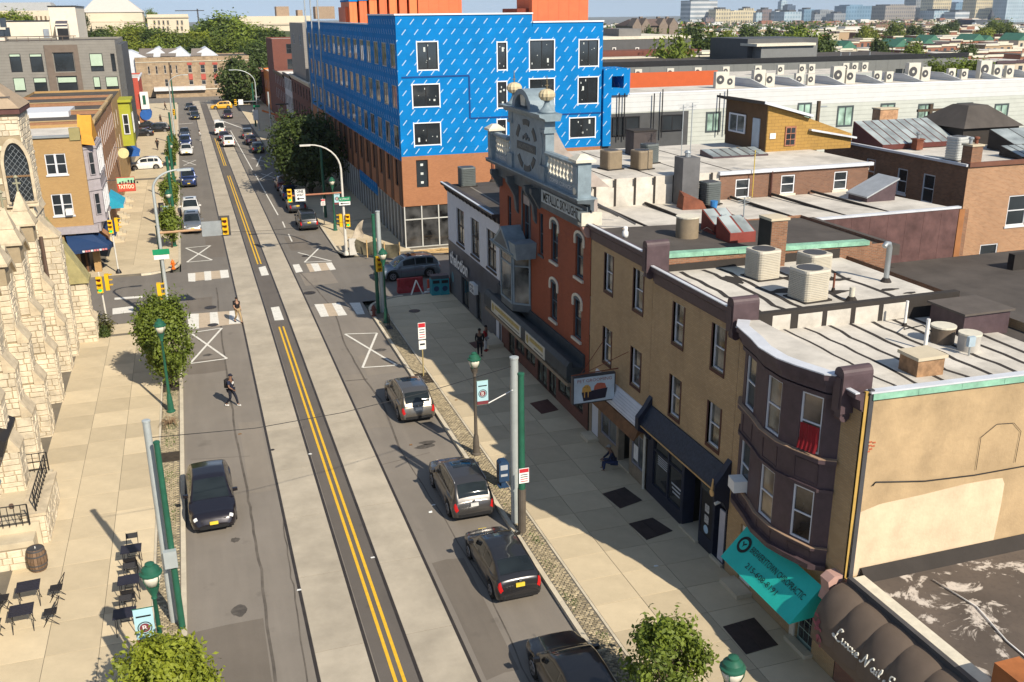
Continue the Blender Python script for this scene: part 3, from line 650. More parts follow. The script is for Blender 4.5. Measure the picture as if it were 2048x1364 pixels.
for k in range(9): part(b1,'coping_stone',CREAM,lambda q: q.box(16.9,17.32,2.2+k*2.0,4.19+k*2.0,3.5,3.78+(k % 3)*.004))
part(b1,'gutter_edge',DKGREY,lambda q: q.box(16.74,16.89,2,20.2,3.55,3.84))
part(b1,'roof_flashing',TAR,lambda q: q.extr([(17.3,20.34,3.62),(17.3,20.02,3.62),(17.3,20.34,3.95)],(11,0,0)))
BRNC = mat('brown_canvas',(.125,.094,.072),.75,var=.1,sc_=2)
m = MB(); rows = []; n = 8; y = 20.3; gore = 1.03
while y > 6:
    for k in range(8):
        yy = y-gore*k/8; bul = .10*sin(pi*k/8)**.6 if k else 0
        rows.append([FRR.p(yy,2.25+1.38*sin(pi/2*t/n)+bul*.5*sin(pi/2*t/n),.05+(1.0+bul)*cos(pi/2*t/n)) for t in range(n+1)])
    y -= gore
rows.append([FRR.p(y,2.25+1.38*sin(pi/2*t/n),.05+1.0*cos(pi/2*t/n)) for t in range(n+1)])
m.grid(rows); m.poly(rows[0]+[FRR.p(20.3,2.25,.05)]); m.poly([FRR.p(20.3,2.25,1.05),FRR.p(20.3,1.95,1.05),FRR.p(y,1.95,1.05),FRR.p(y,2.25,1.05)])
awn = m.build('awning',BRNC,b1,smooth=True,angle=20)
CW = mat('cream_print',(.70,.68,.60),.6)
# hand-painted script: strokes of each letter on a 1-high baseline grid
GLY = dict(L=[[(.55,.95),(.7,1.15),(.5,1.2),(.35,.9),(.3,.4),(.1,.05),(-.1,.12),(.0,.25),(.3,.05),(.6,-.08),(.85,.1)]],u=[[(.0,.42),(.08,.5),(.1,.15),(.2,.02),(.36,.2),(.42,.5)],[(.42,.5),(.42,.1),(.52,.05)]],x=[[(.0,.45),(.12,.45),(.3,.05),(.45,.05)],[(.42,.48),(.2,.25),(.0,.02)]],e=[[(.02,.2),(.3,.32),(.26,.5),(.1,.45),(.04,.2),(.14,.02),(.36,.1)]],N=[[(-.15,.1),(.0,.0),(.12,.2),(.3,1.1)],[(.3,1.1),(.5,.1),(.55,.0)],[(.55,.0),(.7,.8),(.9,1.15),(1.0,1.05)]],a=[[(.36,.42),(.2,.5),(.05,.25),(.12,.04),(.3,.15),(.38,.48)],[(.38,.48),(.36,.1),(.48,.05)]],i=[[(.0,.3),(.1,.48),(.08,.1),(.2,.05)],[(.12,.68),(.14,.7)]],l=[[(.0,.2),(.2,.7),(.16,.95),(.06,.7),(.08,.1),(.22,.06)]],S=[[(.75,1.0),(.7,1.18),(.45,1.1),(.4,.8),(.6,.5),(.5,.1),(.15,.0),(-.05,.2),(.1,.3)]],p=[[(.02,.4),(.1,.5),(.08,-.35)],[(.1,.4),(.28,.5),(.36,.25),(.22,.02),(.1,.1)]])
yy = 19.25; sz = .375
for ch in 'Luxxe Nail Spa lle':
    if ch == ' ': yy -= .12; continue
    for st in GLY[ch]:
        P = [V((*q,0)) for q in st]; C_ = []
        for k in range(len(P)-1):
            p0,p1,p2,p3 = P[max(k-1,0)],P[k],P[k+1],P[min(k+2,len(P)-1)]
            for t in range(4): t /= 4; C_.append(.5*((2*p1)+(p2-p0)*t+(2*p0-5*p1+4*p2-p3)*t*t+(3*p1-p0-3*p2+p3)*t*t*t))
        C_.append(P[-1])
        def on(q): a = math.asin(min(.95,.33+.30*q.y*sz/.42*.42*1.6)); return FRR.p(yy-q.x*sz,2.25+1.43*sin(a),.05+1.115*cos(a))
        part(awn,'lettering',CW,lambda q: q.tube([on(c_) for c_ in C_],[.016+.012*abs(sin(k*.55)) for k in range(len(C_))],5))
    yy -= sz*(max(q[0] for st in GLY[ch] for q in st)+.06)
FL = mat('pink_flower_print',(.24,.07,.10),.7,var=.4,sc_=20)
for k in range(26):
    t = R.random(); c = FRR.p(20.15-t*.55+R.gauss(0,.05),2.85-t*.7+R.gauss(0,.1),0); dd = .05+1.06*cos(math.asin(max(0,min(1,(c.z-2.25)/1.38))))
    part(awn,'flower_print',FL,lambda q: q.poly([V((16.8-dd-.06,c.y+.06*cos(2*pi*a/7)*R.uniform(.6,1.2),c.z+.05*sin(2*pi*a/7))) for a in range(7)]))
part(b1,'rusty_box',mat('orange_rust',(.34,.12,.04),.8,var=.25),lambda q: q.box(17.0,17.75,14.2,15.0,3.6,4.55))
# ---------------------------------------------------------------- middle tan rowhouse (navy shopfront)
b3 = thing('rowhouse','tan brick rowhouse with navy shopfront and silver roof beside the bay window house','house',(16.8,26.9,0))
Y0,Y1,ZT = 26.9,33.5,9.6
W3 = [(30.86,31.68,7.4,9.0),(27.83,28.68,7.4,9.05),(30.86,31.68,4.4,6.05),(27.83,28.68,4.45,6.1)]
shell(b3,FRR,Y0,Y1,3.0,ZT,9.0,TANB,W3,sides=(1,1),sidem=OLDB)
HGL = glass('house_glass',(.055,.055,.05),var=.95,sc_=1.6)  # lighter blotches in the pane colour stand in for reflected sunlit walls
for q_ in W3: win(b3,FRR,*q_,WHITEM,HGL,.055,.15,sill=.03,sillm=BROWNF,blind=0 if q_[2] > 7 else .0)
for q_ in W3: part(b3,'window_trim',BROWNF,lambda q: FRR.box(q,q_[1],q_[1]+.1,q_[2],q_[3],-.16,.012)); part(b3,'window_trim',BROWNF,lambda q: FRR.box(q,q_[0]-.1,q_[0],q_[2],q_[3],-.16,.012))
cornice(b3,FRR,27.2,33.3,9.3,10.0,.24,BROWNM); endblock(b3,33.5,9.75,11.0,BROWNM)
part(b3,'roof',SILVER,lambda q: q.hexa([(16.95,26.92,9),(25.5,26.92,9),(25.5,33.48,9),(16.95,33.48,9),(16.95,26.92,9.68),(25.5,26.92,9.55),(25.5,33.48,9.55),(16.95,33.48,9.68)]))
def zr3(x): return 9.68-.13*(x-16.8)/8.7
for k,x in enumerate((17.9,18.9,19.6,21.6,23.6)):
    def f(q):
        n = 8; P = [(x+R.gauss(0,.06),27.3+6.0*t/n) for t in range(n+1)]
        for (a,b),(c,d) in zip(P,P[1:]): q.poly([(a-.1,b,zr3(a)+.008),(a+.1,b,zr3(a)+.008),(c+.1,d,zr3(c)+.008),(c-.1,d,zr3(c)+.008)])
    part(b3,'tar_lap',TAR,f)
for cx,cy,a,b in ((20.3,29.6,.9,.3),(22,28.9,.8,.25),(24,28.6,.5,.2),(24.5,28,.4,.15),(21.5,31.0,.6,.4),(23.2,30.4,.7,.2),(19.2,31.6,.4,.7)):
    part(b3,'tar_patch',TAR,lambda q: q.poly([(cx+a*cos(t*pi/7)*R.uniform(.5,1.1),cy+b*sin(t*pi/7)*R.uniform(.5,1.1),zr3(cx)+.014) for t in range(14)]))
part(b3,'parapet',TAR,lambda q: q.box(17.3,25.6,26.75,27.02,9.0,9.86)); part(b3,'parapet_patch',SILVER,lambda q: q.box(17.9,18.6,26.74,26.745,9.2,9.75))
for k in range(4): part(b3,'parapet_patch',SILVER,lambda q: q.box(18.9+k*1.15,19.85+k*1.15,26.735,26.745,9.1,9.7))
SLATE = mat('navy_slate',(.022,.030,.048),.5,var=.35,sc_=8,bump=.5,bs=14)
part(b3,'pent_roof',SLATE,lambda q: FRR.prof(q,27.15,33.2,[(0,4.15),(.06,4.15),(.5,3.42),(.5,3.32),(0,3.32)]))
for u in (27.0,33.3): part(b3,'end_bracket',NAVY,lambda q: FRR.prof(q,u-.14,u+.14,[(0,4.5),(.12,4.35),(.3,4.05),(.62,3.65),(.62,3.1),(.25,2.9),(.1,2.6),(0,2.6)]))
part(b3,'finial',mat('gold_trim',(.55,.34,.14),.5),lambda q: (q.tube([FRR.p(27.0,3.3,.63),FRR.p(27.0,3.3,.67)],.13,12),FRR.prof(q,26.96,27.04,[(.62,3.43),(.68,3.45),(.63,3.85)])))
part(b3,'eave_trim',mat('gold_trim',(.55,.34,.14),.5),lambda q: FRR.box(q,27.16,33.15,3.29,3.335,.45,.53))
m = MB(); FRR.wall(m,26.95,33.45,0,3.3,[(27.05,27.8,.25,2.5),(28.9,30.2,.2,3.0),(30.4,32.9,.7,2.95),(27.95,28.8,.7,2.5)],.5); m.build('shopfront',NAVY,b3)
SHOPG = glass('shop_glass',(.025,.028,.03))
o = part(b3,'shop_window',SHOPG,lambda q: FRR.box(q,30.4,32.9,.7,2.95,-.12,-.08))
for u in (31.6,): part(o,'mullion',NAVY,lambda q: FRR.box(q,u-.05,u+.05,.7,2.95,-.08,-.02))
part(o,'transom',NAVY,lambda q: FRR.box(q,30.4,32.9,2.25,2.33,-.08,-.03))
for k,(s,wd) in enumerate((('OPEN',.5),('CALL US',.6),('215-433-1234',.75))[:1]): pass
PALE = mat('pale_print',(.40,.42,.45),.6)
for k in range(3): part(o,'window_print',PALE,lambda q: FRR.box(q,30.55+.04*k,31.35-.06*k,1.45-.17*k,1.53-.17*k,-.08,-.077))
for k in range(5): part(o,'window_print',PALE,lambda q: FRR.box(q,31.75,32.6,2.1-.09*k,2.14-.09*k,-.08,-.077))
part(b3,'recess',BLACK,lambda q: FRR.box(q,28.9,30.2,.2,3.0,-1.2,-1.1)); part(b3,'doorstep',CONC,lambda q: FRR.box(q,28.85,30.25,0,.22,-1.1,.12))
part(b3,'shop_door',NAVY,lambda q: FRR.box(q,29.1,30.0,.25,2.6,-1.05,-.98))
dp = part(b3,'notice_panel',BLACK,lambda q: FRR.box(q,27.95,28.8,.7,2.5,-.06,-.02))
for v_ in (1.85,1.4): part(dp,'notice',mat('grey_print',(.38,.38,.37),.6,var=.5,sc_=14),lambda q: FRR.box(q,28.22,28.52,v_-.16,v_+.16,-.02,-.012))
part(dp,'notice',mat('pale_blue_print',(.35,.50,.62),.6),lambda q: q.poly([FRR.p(28.37+.17*cos(2*pi*k/20),.98+.17*sin(2*pi*k/20),-.01) for k in range(20)]))
part(b3,'door',mat('lilac_paint',(.42,.42,.46),.5),lambda q: FRR.box(q,27.05,27.5,.25,2.3,-.1,-.04)); part(b3,'doorstep',CONC,lambda q: FRR.box(q,27.0,27.85,0,.24,-.4,.1)); part(b3,'door_opening',BLACK,lambda q: FRR.box(q,27.5,27.8,.25,2.5,-.5,-.45))
for v_ in (2.55,2.9): part(b3,'transom_pane',glass('olive_glass',(.05,.055,.045)),lambda q: FRR.box(q,27.1,28.8,v_,v_+.3,-.01,.004))
part(b3,'camera',WHITE,lambda q: q.tube([FRR.p(27.25,2.75,.1),FRR.p(27.25,2.68,.35)],.06,8))
# ---------------------------------------------------------------- tan rowhouse with the pet grooming shop
b4 = thing('rowhouse','tan brick rowhouse with rusty shopfront awning and flat black roof beside the red metalwork building','house',(16.8,33.5,0))
Y0,Y1,ZT = 33.5,39.85,10.0
W4 = [(37.42,38.27,7.73,9.43),(34.38,35.27,7.73,9.45),(37.42,38.27,4.38,6.02),(34.4,35.28,4.38,6.02)]
shell(b4,FRR,Y0,Y1,2.7,ZT,11.0,TANB,W4,sides=(1,1),sidem=OLDB)
for q_ in W4: win(b4,FRR,*q_,WHITEM,HGL,.05,.15,sill=.03,sillm=BROWNF); 
for q_ in W4: part(b4,'window_trim',BROWNF,lambda q: FRR.box(q,q_[1],q_[1]+.1,q_[2],q_[3],-.16,.012)); part(b4,'window_trim',BROWNF,lambda q: FRR.box(q,q_[0]-.1,q_[0],q_[2],q_[3],-.16,.012))
cornice(b4,FRR,33.75,39.8,9.7,10.4,.24,BROWNM)
part(b4,'roof',TARR,lambda q: q.hexa([(16.95,33.52,9.4),(28.5,33.52,9.4),(28.5,39.83,9.4),(16.95,39.83,9.4),(16.95,33.52,10.15),(28.5,33.52,9.85),(28.5,39.83,9.85),(16.95,39.83,10.15)]))
part(b4,'parapet',OLDB,lambda q: q.hexa([(17.25,33.48,9.3),(27,33.48,9.3),(27,33.76,9.3),(17.25,33.76,9.3),(17.25,33.48,10.36),(27,33.48,10.1),(27,33.76,10.1),(17.25,33.76,10.36)]))
part(b4,'tar_skirt',TAR,lambda q: q.box(17.3,25.4,33.44,33.476,9.5,9.95))
for k in range(6):
    x0,x1 = 17.35+k*1.58,18.92+k*1.58; z0,z1 = 10.37-.026*(x0-17.25),10.37-.026*(x1-17.25)
    part(b4,'copper_coping',COPPER,lambda q: q.hexa([(x0,33.40,z0-.13),(x1,33.40,z1-.13),(x1,33.82,z1-.13),(x0,33.82,z0-.13),(x0,33.40,z0+.05),(x1,33.40,z1+.05),(x1,33.82,z1+.05),(x0,33.82,z0+.05)]))
part(b4,'fascia',WHITEM,lambda q: FRR.prof(q,33.55,38.9,[(0,3.75),(.05,3.75),(.35,2.95),(.35,2.9),(0,2.9)]))
for k in range(6): part(b4,'fascia_rib',FLASH,lambda q: FRR.box(q,33.56,38.9,2.98+k*.12,2.995+k*.12,.34-.045*k,.36-.045*k))
part(b4,'rusty_awning',mat('rust_canvas',(.17,.085,.04),.85,var=.3,sc_=3),lambda q: FRR.prof(q,33.55,39.3,[(0,2.88),(.42,2.88),(.62,2.45),(.58,2.45),(.3,2.75),(0,2.75)]))
BEIGE = mat('beige_wood',(.25,.20,.14),.7,var=.2,sc_=3)
m = MB(); FRR.wall(m,33.55,39.8,0,2.75,[(36.6,38.4,.75,2.6),(35.2,36.35,.15,2.6),(33.75,35.0,.75,2.3),(38.7,39.5,.3,2.5)],.3); m.build('shopfront',BEIGE,b4)
for u0,u1,v0,v1 in ((36.6,38.4,.75,2.6),(33.75,35.0,.75,2.3)): win(b4,FRR,u0,u1,v0,v1,mat('lilac_trim',(.22,.22,.25),.6),GLASSB,.09,.1,False,1)
part(b4,'recess',BLACK,lambda q: FRR.box(q,35.2,36.35,.15,2.6,-1.0,-.9)); part(b4,'doorstep',CONC,lambda q: FRR.box(q,35.15,36.4,0,.2,-.9,.05))
part(b4,'door',WHITEM,lambda q: FRR.box(q,38.7,39.5,.3,2.5,-.1,-.03)); part(b4,'doorstep',CONC,lambda q: FRR.box(q,38.6,39.6,0,.3,0,.55))
part(b4,'downpipe',CREAM,lambda q: q.tube([FRR.p(33.58,0,.07),FRR.p(33.58,2.7,.07)],.06,8))
part(b4,'poster',WPR,lambda q: FRR.box(q,34.3,34.75,1.05,1.75,.0,.006))
# ---------------------------------------------------------------- red building with the metal parapet
b5 = thing('metalwork_building','red painted brick building with grey blue ornamental metal parapet, urn finials and arched windows','building',(16.8,39.9,0))
Y0,Y1,ZT = 39.9,53.8,10.6
W5 = [(44.15,45.12,7.5,9.45),(40.8,41.78,7.5,9.45),(44.2,45.18,4.4,6.35),(40.95,41.95,4.4,6.35)]
NARR = [(51.6,52.25,7.6,9.6),(46.3,46.95,7.4,9.6),(48.35,49.6,7.0,10.1)]
shell(b5,FRR,Y0,Y1,2.6,ZT,6,REDB,W5+NARR,sides=(0,1),back=False)
BLUEF = mat('blue_grey_sash',(.055,.085,.11),.5)
def arch(par,fr,u0,u1,v1,h,t,mt,ext=.05,drop=.35):
    uc,r = (u0+u1)/2,(u1-u0)/2; n = 8; O_ = []; I_ = []
    for k in range(n+1):
        a = pi*k/n; O_.append((uc+(r+t)*cos(a),v1+(h+t*.8)*sin(a))); I_.append((uc+(r-.01)*cos(a),v1+h*sin(a)))
    O_ = [(u1+t,v1-drop)]+O_+[(u0-t,v1-drop)]; I_ = [(u1-.01,v1-drop)]+I_+[(u0+.01,v1-drop)]
    def f(q):
        for (a,b),(c,d) in zip(zip(O_,O_[1:]),zip(I_,I_[1:])): q.hexa([fr.p(*c,-.02),fr.p(*a,-.02),fr.p(*b,-.02),fr.p(*d,-.02),fr.p(*c,ext),fr.p(*a,ext),fr.p(*b,ext),fr.p(*d,ext)])
    return part(par,'hood_mould',mt,f)
for q_ in W5:
    w_ = win(b5,FRR,*q_,BLUEF,GLASS,.07,.16,sill=.1,sillm=CREAM)
    arch(w_,FRR,q_[0],q_[1],q_[3]-.02,.22,.16,CREAM)
    part(w_,'arched_pane',BLUEF,lambda q: q.poly([FRR.p((q_[0]+q_[1])/2+.49*cos(pi*k/8),q_[3]+.2*sin(pi*k/8),.006) for k in range(9)]))
for q_ in NARR[:2]: win(b5,FRR,*q_,BLUEF,GLASS,.06,.16,sill=.05,sillm=GREYBD)
q_ = NARR[2]; w_ = win(b5,FRR,*q_,BLUEF,GLASS,.08,.2,True,1); arch(w_,FRR,q_[0],q_[1],q_[3],.5,.12,GREYBD,.04,2.9); part(w_,'arched_pane',GLASS,lambda q: q.poly([FRR.p((q_[0]+q_[1])/2+.62*cos(pi*k/10),q_[3]+.48*sin(pi*k/10),.006) for k in range(11)]))
# frieze, cornice
part(b5,'frieze',GREYBD,lambda q: FRR.box(q,39.92,46.1,10.05,11.15,.0,.22))
fz = part(b5,'sign_board',mat('pale_sign_board',(.40,.45,.46),.6,var=.12,dirt=.2),lambda q: FRR.box(q,40.35,45.85,10.38,11.0,.22,.27))
text('METALLIC SKY-LIGHTS',fz,BLK,FRR.p(43.05,10.66,.275),NX,UZ,.46,5.0,bold=.02)
part(b5,'frieze',GREYBD,lambda q: FRR.box(q,46.12,53.78,10.6,11.15,.0,.25))
cornice(b5,FRR,39.75,53.95,10.95,11.5,.75,GREYBD,flash=False,brk=0)
part(b5,'cornice_top',GREYBL,lambda q: FRR.box(q,39.75,53.95,11.502,11.56,-.2,.78))
for u in (53.3,50.4,47.4,46.4,40.1):
    part(b5,'console_bracket',GREYBD,lambda q: FRR.prof(q,u-.16,u+.16,[(0,8.9 if u > 47 and u < 53 else 10.0),(.12,9.1 if u > 47 and u < 53 else 10.0),(.22,9.9),(.42,10.3),(.66,10.7),(.66,10.95),(0,10.95)]))
# balustrades
FB = Fr((16.45,0,0),(0,1,0),(-1,0,0))
for u0,u1,nb in ((50.7,53.1,6),(40.6,44.6,9)):
    part(b5,'parapet_base',GREYBL,lambda q: FB.box(q,u0,u1,11.56,12.02,-.2,.12)); part(b5,'parapet_rail',GREYBL,lambda q: FB.prof(q,u0,u1,[(-.18,12.88),(.18,12.88),(.22,13.0),(.1,13.08),(-.1,13.08),(-.22,13.0)]))
    for k in range(nb):
        u = u0+(u1-u0)*(k+.5)/nb; c = FB.p(u,12.02,0)
        part(b5,'baluster',CREAM,lambda q: q.lathe(c,[(.10,0),(.10,.06),(.05,.1),(.11,.24),(.12,.32),(.05,.43),(.10,.55),(.11,.62),(.05,.74),(.10,.8),(.10,.86)],8),smooth=True)
for s,u in (('COPPER CORNICES',42.6),('TIN ROOFING',51.9)): text(s,b5,WPR,FB.p(u,11.8,.13),NX,UZ,.2,2.9 if u < 45 else 1.8)
for u in (53.4,40.25):
    part(b5,'pedestal',GREYBL,lambda q: (FB.box(q,u-.32,u+.32,11.56,13.15,-.32,.32),FB.box(q,u-.22,u+.22,12.2,12.95,.32,.36)))
    part(b5,'pedestal_cap',CREAM,lambda q: (FB.box(q,u-.48,u+.48,13.15,13.27,-.48,.48),q.cbox(FB.p(u,13.27,0),.9,.9,.22,0,.3)))
part(b5,'rosette',CREAM,lambda q: q.tube([FB.p(40.25,11.85,.32),FB.p(40.25,11.85,.37)],.16,12))
part(b5,'end_console',CREAM,lambda q: FRR.box(q,39.86,40.3,10.3,10.9,-.5,.5)); part(b5,'end_console',mat('pink_paint',(.42,.26,.22),.7),lambda q: FRR.prof(q,39.9,40.25,[(-.3,9.75),(.2,9.75),(.45,10.25),(-.3,10.25)]))
# central tablet
def tablet(q):
    pts = [(45.35,11.56),(45.15,11.95),(45.5,12.2),(45.15,12.9),(45.1,13.4),(45.35,13.9),(45.2,14.2),(45.2,14.5),(49.9,14.5),(49.9,14.2),(49.75,13.9),(50.0,13.4),(49.95,12.9),(49.6,12.2),(49.95,11.95),(49.75,11.56)]
    q.extr([FB.p(a,b,.12) for a,b in pts],(.35,0,0))
tb = part(b5,'tablet',GREYBL,tablet)
for u in (45.0,50.1): part(b5,'pilaster',GREYBL,lambda q: (FB.box(q,u-.42,u+.42,11.56,12.3,-.4,.22),FB.box(q,u-.26,u+.26,12.3,13.9,-.35,.1),FB.box(q,u-.36,u+.36,13.9,14.06,-.42,.2),FB.box(q,u-.32,u+.32,14.06,14.5,-.38,.16)))
part(b5,'entablature',GREYBL,lambda q: FB.prof(q,44.3,50.8,[(-.5,14.5),(.25,14.5),(.32,14.62),(.55,14.7),(.6,14.84),(-.6,14.84)]))
DKPL = mat('dark_plaque',(.07,.075,.075),.6); uc = 47.55
def plaque(a0,a1,r0,r1,zc):
    n = 4; q = MB()
    for k in range(n):
        t0,t1 = rad(a0+(a1-a0)*k/n),rad(a0+(a1-a0)*(k+1)/n)
        q.hexa([FB.p(uc+r*cos(t)*1.25,zc+r*sin(t),d) for d in (.12,.15) for r,t in ((r0,t0),(r1,t0),(r1,t1),(r0,t1))])
    q.build('plaque',DKPL,tb)
for a0,a1 in ((18,48),(72,108),(130,160)): plaque(a0,a1,1.08,1.36,12.95)
for a0,a1 in ((202,232),(240,284),(294,332)): plaque(a0,a1,.95,1.24,12.9)
pl = part(tb,'plaque',DKPL,lambda q: FB.box(q,uc-1.45,uc+1.45,12.7,13.1,.12,.15)); text('ARCHITECTURAL',pl,mat('grey_letter',(.20,.21,.20),.6),FB.p(uc,12.9,.152),NX,UZ,.22,2.3)
part(tb,'scroll_ornament',GREYBD,lambda q: [q.tube([FB.p(uc+dx,13.35+dz,.12),FB.p(uc+dx,13.35+dz,.16)],.1,8) for dx,dz in ((-.45,0),(-.2,.1),(0,.18),(.2,.1),(.45,0),(0,0))])
# arched crown
def crown(q):
    n = 12; r0,r1 = 1.05,1.45
    for k in range(n):
        a,b = pi*k/n,pi*(k+1)/n
        q.hexa([FB.p(uc+r*cos(t),14.84+r*.68*sin(t),d) for d in (-.9,.4) for r,t in ((r0,a),(r1,a),(r1,b),(r0,b))])
part(b5,'arched_crown',GREYBL,crown)
part(b5,'crown_panel',GREYBD,lambda q: q.extr([FB.p(uc+1.05*cos(pi*k/10),14.84+.7*sin(pi*k/10),.1) for k in range(11)],(.9,0,0)))
part(b5,'keystone',CREAM,lambda q: q.extr([FB.p(uc-.3,15.0,.3),FB.p(uc+.3,15.0,.3),FB.p(uc+.42,15.5,.3),FB.p(uc-.42,15.5,.3)],(.3,0,0)))
for u in (49.95,44.95):
    c = FB.p(u,14.84,-.05)
    f_ = part(b5,'urn_finial',GREYBL,lambda q: q.lathe(c,[(.42,0),(.42,.1),(.34,.14),(.2,.3),(.12,.5),(.16,.55)],12),smooth=True)
    def ball(q):
        n = 24; prof = [(.05,.55),(.26,.62),(.37,.78),(.37,.92),(.28,1.06),(.1,1.14)]
        q.grid([[(c.x+r*(1+.09*(k % 2))*cos(2*pi*k/n),c.y+r*(1+.09*(k % 2))*sin(2*pi*k/n),c.z+z) for k in range(n+1)] for r,z in prof])
    part(f_,'gadrooned_ball',mat('cream_stone',(.50,.42,.27),.7,var=.2),ball)
    part(f_,'spike',mat('bronze',(.18,.14,.08),.6,.3),lambda q: (q.tube([(c.x,c.y,c.z+1.1),(c.x,c.y,c.z+1.75)],[.04,.015],6),q.tube([(c.x-.1,c.y,c.z+1.3),(c.x+.1,c.y,c.z+1.3)],.02,6),q.tube([(c.x,c.y-.1,c.z+1.42),(c.x,c.y+.1,c.z+1.42)],.02,6)))
part(b5,'rear_brace',mat('pale_metal',(.34,.29,.26),.7,var=.2),lambda q: q.extr([(16.9,45.2,11.2),(20.0,45.2,11.0),(17.6,45.2,13.0),(16.9,45.2,14.2)],(0,4.7,0)))
part(b5,'rear_parapet',mat('pale_metal',(.34,.29,.26),.7,var=.2),lambda q: q.box(16.85,17.1,39.95,53.75,9.6,11.5))
for y in (41.2,43.2): part(b5,'rear_strut',DKGREY,lambda q: q.tube([(17.1,y,11.3),(19.6,y,9.9)],.05,6))
# oriel window
ORC = [(16.8,51.7),(15.95,51.0),(15.95,48.9),(16.8,48.2)]
orl = part(b5,'oriel_base',GREYBD,lambda q: [q.hexa([(*a,3.75),(*b,3.75),(17.0,b[1],3.75),(17.0,a[1],3.75),(*a,4.15),(*b,4.15),(17.0,b[1],4.15),(17.0,a[1],4.15)]) for a,b in zip(ORC,ORC[1:])])
for a,b in zip(ORC,ORC[1:]):
    d = V((b[0]-a[0],b[1]-a[1],0)); n = V((d.y,-d.x,0)).normalized(); n = n if n.x < 0 else -n
    f_ = Fr((*a,0),d,n); win(orl,f_,.03,d.length-.03,4.15,6.95,GREYBL,GLASSB,.1,.03,True,0,raily=.78)
part(b5,'oriel_roof',GREYBL,lambda q: (q.hexa([(15.75,48.0,6.95),(17,48.0,6.95),(17,51.95,6.95),(15.75,51.95,6.95),(15.6,47.85,7.2),(17,47.85,7.2),(17,52.1,7.2),(15.6,52.1,7.2)]),q.extr([(15.65,48.4,7.2),(15.65,51.6,7.2),(15.65,50.0,8.35)],(1.15,0,0))))
part(b5,'oriel_gable',GREYBD,lambda q: q.poly([(15.645,48.8,7.3),(15.645,51.2,7.3),(15.645,50.0,8.15)]))
part(b5,'oriel_box',GREYBL,lambda q: q.hexa([(15.7,47.4,7.0),(16.78,47.4,7.0),(16.78,48.35,7.0),(15.7,48.35,7.0),(15.55,47.25,7.9),(16.78,47.25,7.9),(16.78,48.35,7.9),(15.55,48.35,7.9)]))
# shop canopy and shopfront
part(b5,'canopy',mat('charcoal_canopy',(.045,.055,.062),.6,var=.2,sc_=2),lambda q: FRR.prof(q,40.4,54.2,[(0,2.55),(.75,2.55),(.95,2.75),(.95,3.4),(.8,3.62),(.65,3.62),(.65,3.3),(.1,3.3),(.1,3.9),(0,3.9)]))
part(b5,'canopy_trim',BEIGE,lambda q: FRR.box(q,40.4,54.2,2.38,2.56,.35,.9))
for u0,u1,s1,s2 in ((47.2,52.6,'THE FINE BREWING SUPPLY','HOME BREWING AND WINEMAKING'),(43.4,46.4,'SUPPLY','CO')):
    sg = part(b5,'shop_sign',mat('cream_sign',(.52,.50,.42),.6),lambda q: FRR.box(q,u0,u1,2.72,3.38,.95,.98))
    part(sg,'sign_print',mat('gold_print',(.36,.28,.09),.6,var=.5,sc_=9),lambda q: FRR.box(q,u0+.25,u1-.7,3.05,3.28,.98,.984)); part(sg,'sign_print',GREYBD,lambda q: FRR.box(q,u0+.25,u1-1.4,2.84,2.9,.98,.984))
    part(sg,'sign_logo',mat('gold_print',(.36,.28,.09),.6),lambda q: q.poly([FRR.p(u1-.35+.2*cos(2*pi*k/18),3.05+.24*sin(2*pi*k/18),.985) for k in range(18)]))
m = MB(); FRR.wall(m,39.95,53.75,0,2.6,[(40.6,42.1,.75,2.4),(42.3,44.0,.75,2.4),(44.3,45.4,.15,2.4),(45.7,47.2,.15,2.4),(47.6,49.2,.75,2.4),(49.4,51.0,.75,2.4),(51.2,52.3,.15,2.4)],.25); m.build('shopfront',brick('brick_base',(.17,.06,.04),(.14,.05,.035),(.12,.07,.05)),b5)
SHG2 = glass('shop_glass_display',(.05,.06,.05),var=1.,sc_=2.5)
for u0,u1,v0 in ((40.6,42.1,.75),(42.3,44.0,.75),(44.3,45.4,.15),(45.7,47.2,.15),(47.6,49.2,.75),(49.4,51.0,.75),(51.2,52.3,.15)):
    win(b5,FRR,u0,u1,v0,2.4,mat('dark_brown_frame',(.035,.022,.018),.6),SHG2,.08,.1,False,1)
# roofs behind the parapet
part(b5,'roof',SILVER,lambda q: q.hexa([(17.1,39.95,8.6),(37,39.95,8.6),(37,47,8.6),(17.1,47,8.6),(17.1,39.95,9.75),(37,39.95,9.7),(37,47,9.45),(17.1,47,9.6)]))
part(b5,'upper_roof',SILVER,lambda q: q.box(19.2,37.2,47.1,58,10.6,11.05)); part(b5,'upper_wall',SILVER,lambda q: q.box(19.25,27.4,47.0,53.7,9.3,10.6))
for k in range(7): part(b5,'tar_lap',TAR,lambda q: q.box(19.9+k*1.15,20.03+k*1.15,46.985,46.998,9.6,11.06))
for k in range(6): part(b5,'tar_lap',TAR,lambda q: q.box(20.2+k*2.6,20.3+k*2.6,40.1,46.9,9.6,9.752-.006*k))
for k in range(4): part(b5,'tar_lap',TAR,lambda q: q.box(21+k*2.4,21.1+k*2.4,47.3,57.5,11.0,11.058))
FRW = Fr((27.4,47.02,0),(1,0,0),(0,-1,0))
RW = [(1.0,1.9,9.55,10.6),(3.9,4.8,9.6,10.65),(7.4,8.3,9.6,10.65),(-.6+1.0-.2,.6,9.5,10.3)]
m = MB(); FRW.wall(m,0,9.7,8.6,10.9,RW[:3],.15); m.build('rear_wall',brick('rear_brown_brick',(.20,.095,.055),(.15,.07,.042),(.17,.12,.09),var=.2),b5)
for q_ in RW[:3]: win(b5,FRW,*q_,WHITEM,GLASS,.07,.1,sill=.05,sillm=CREAM)
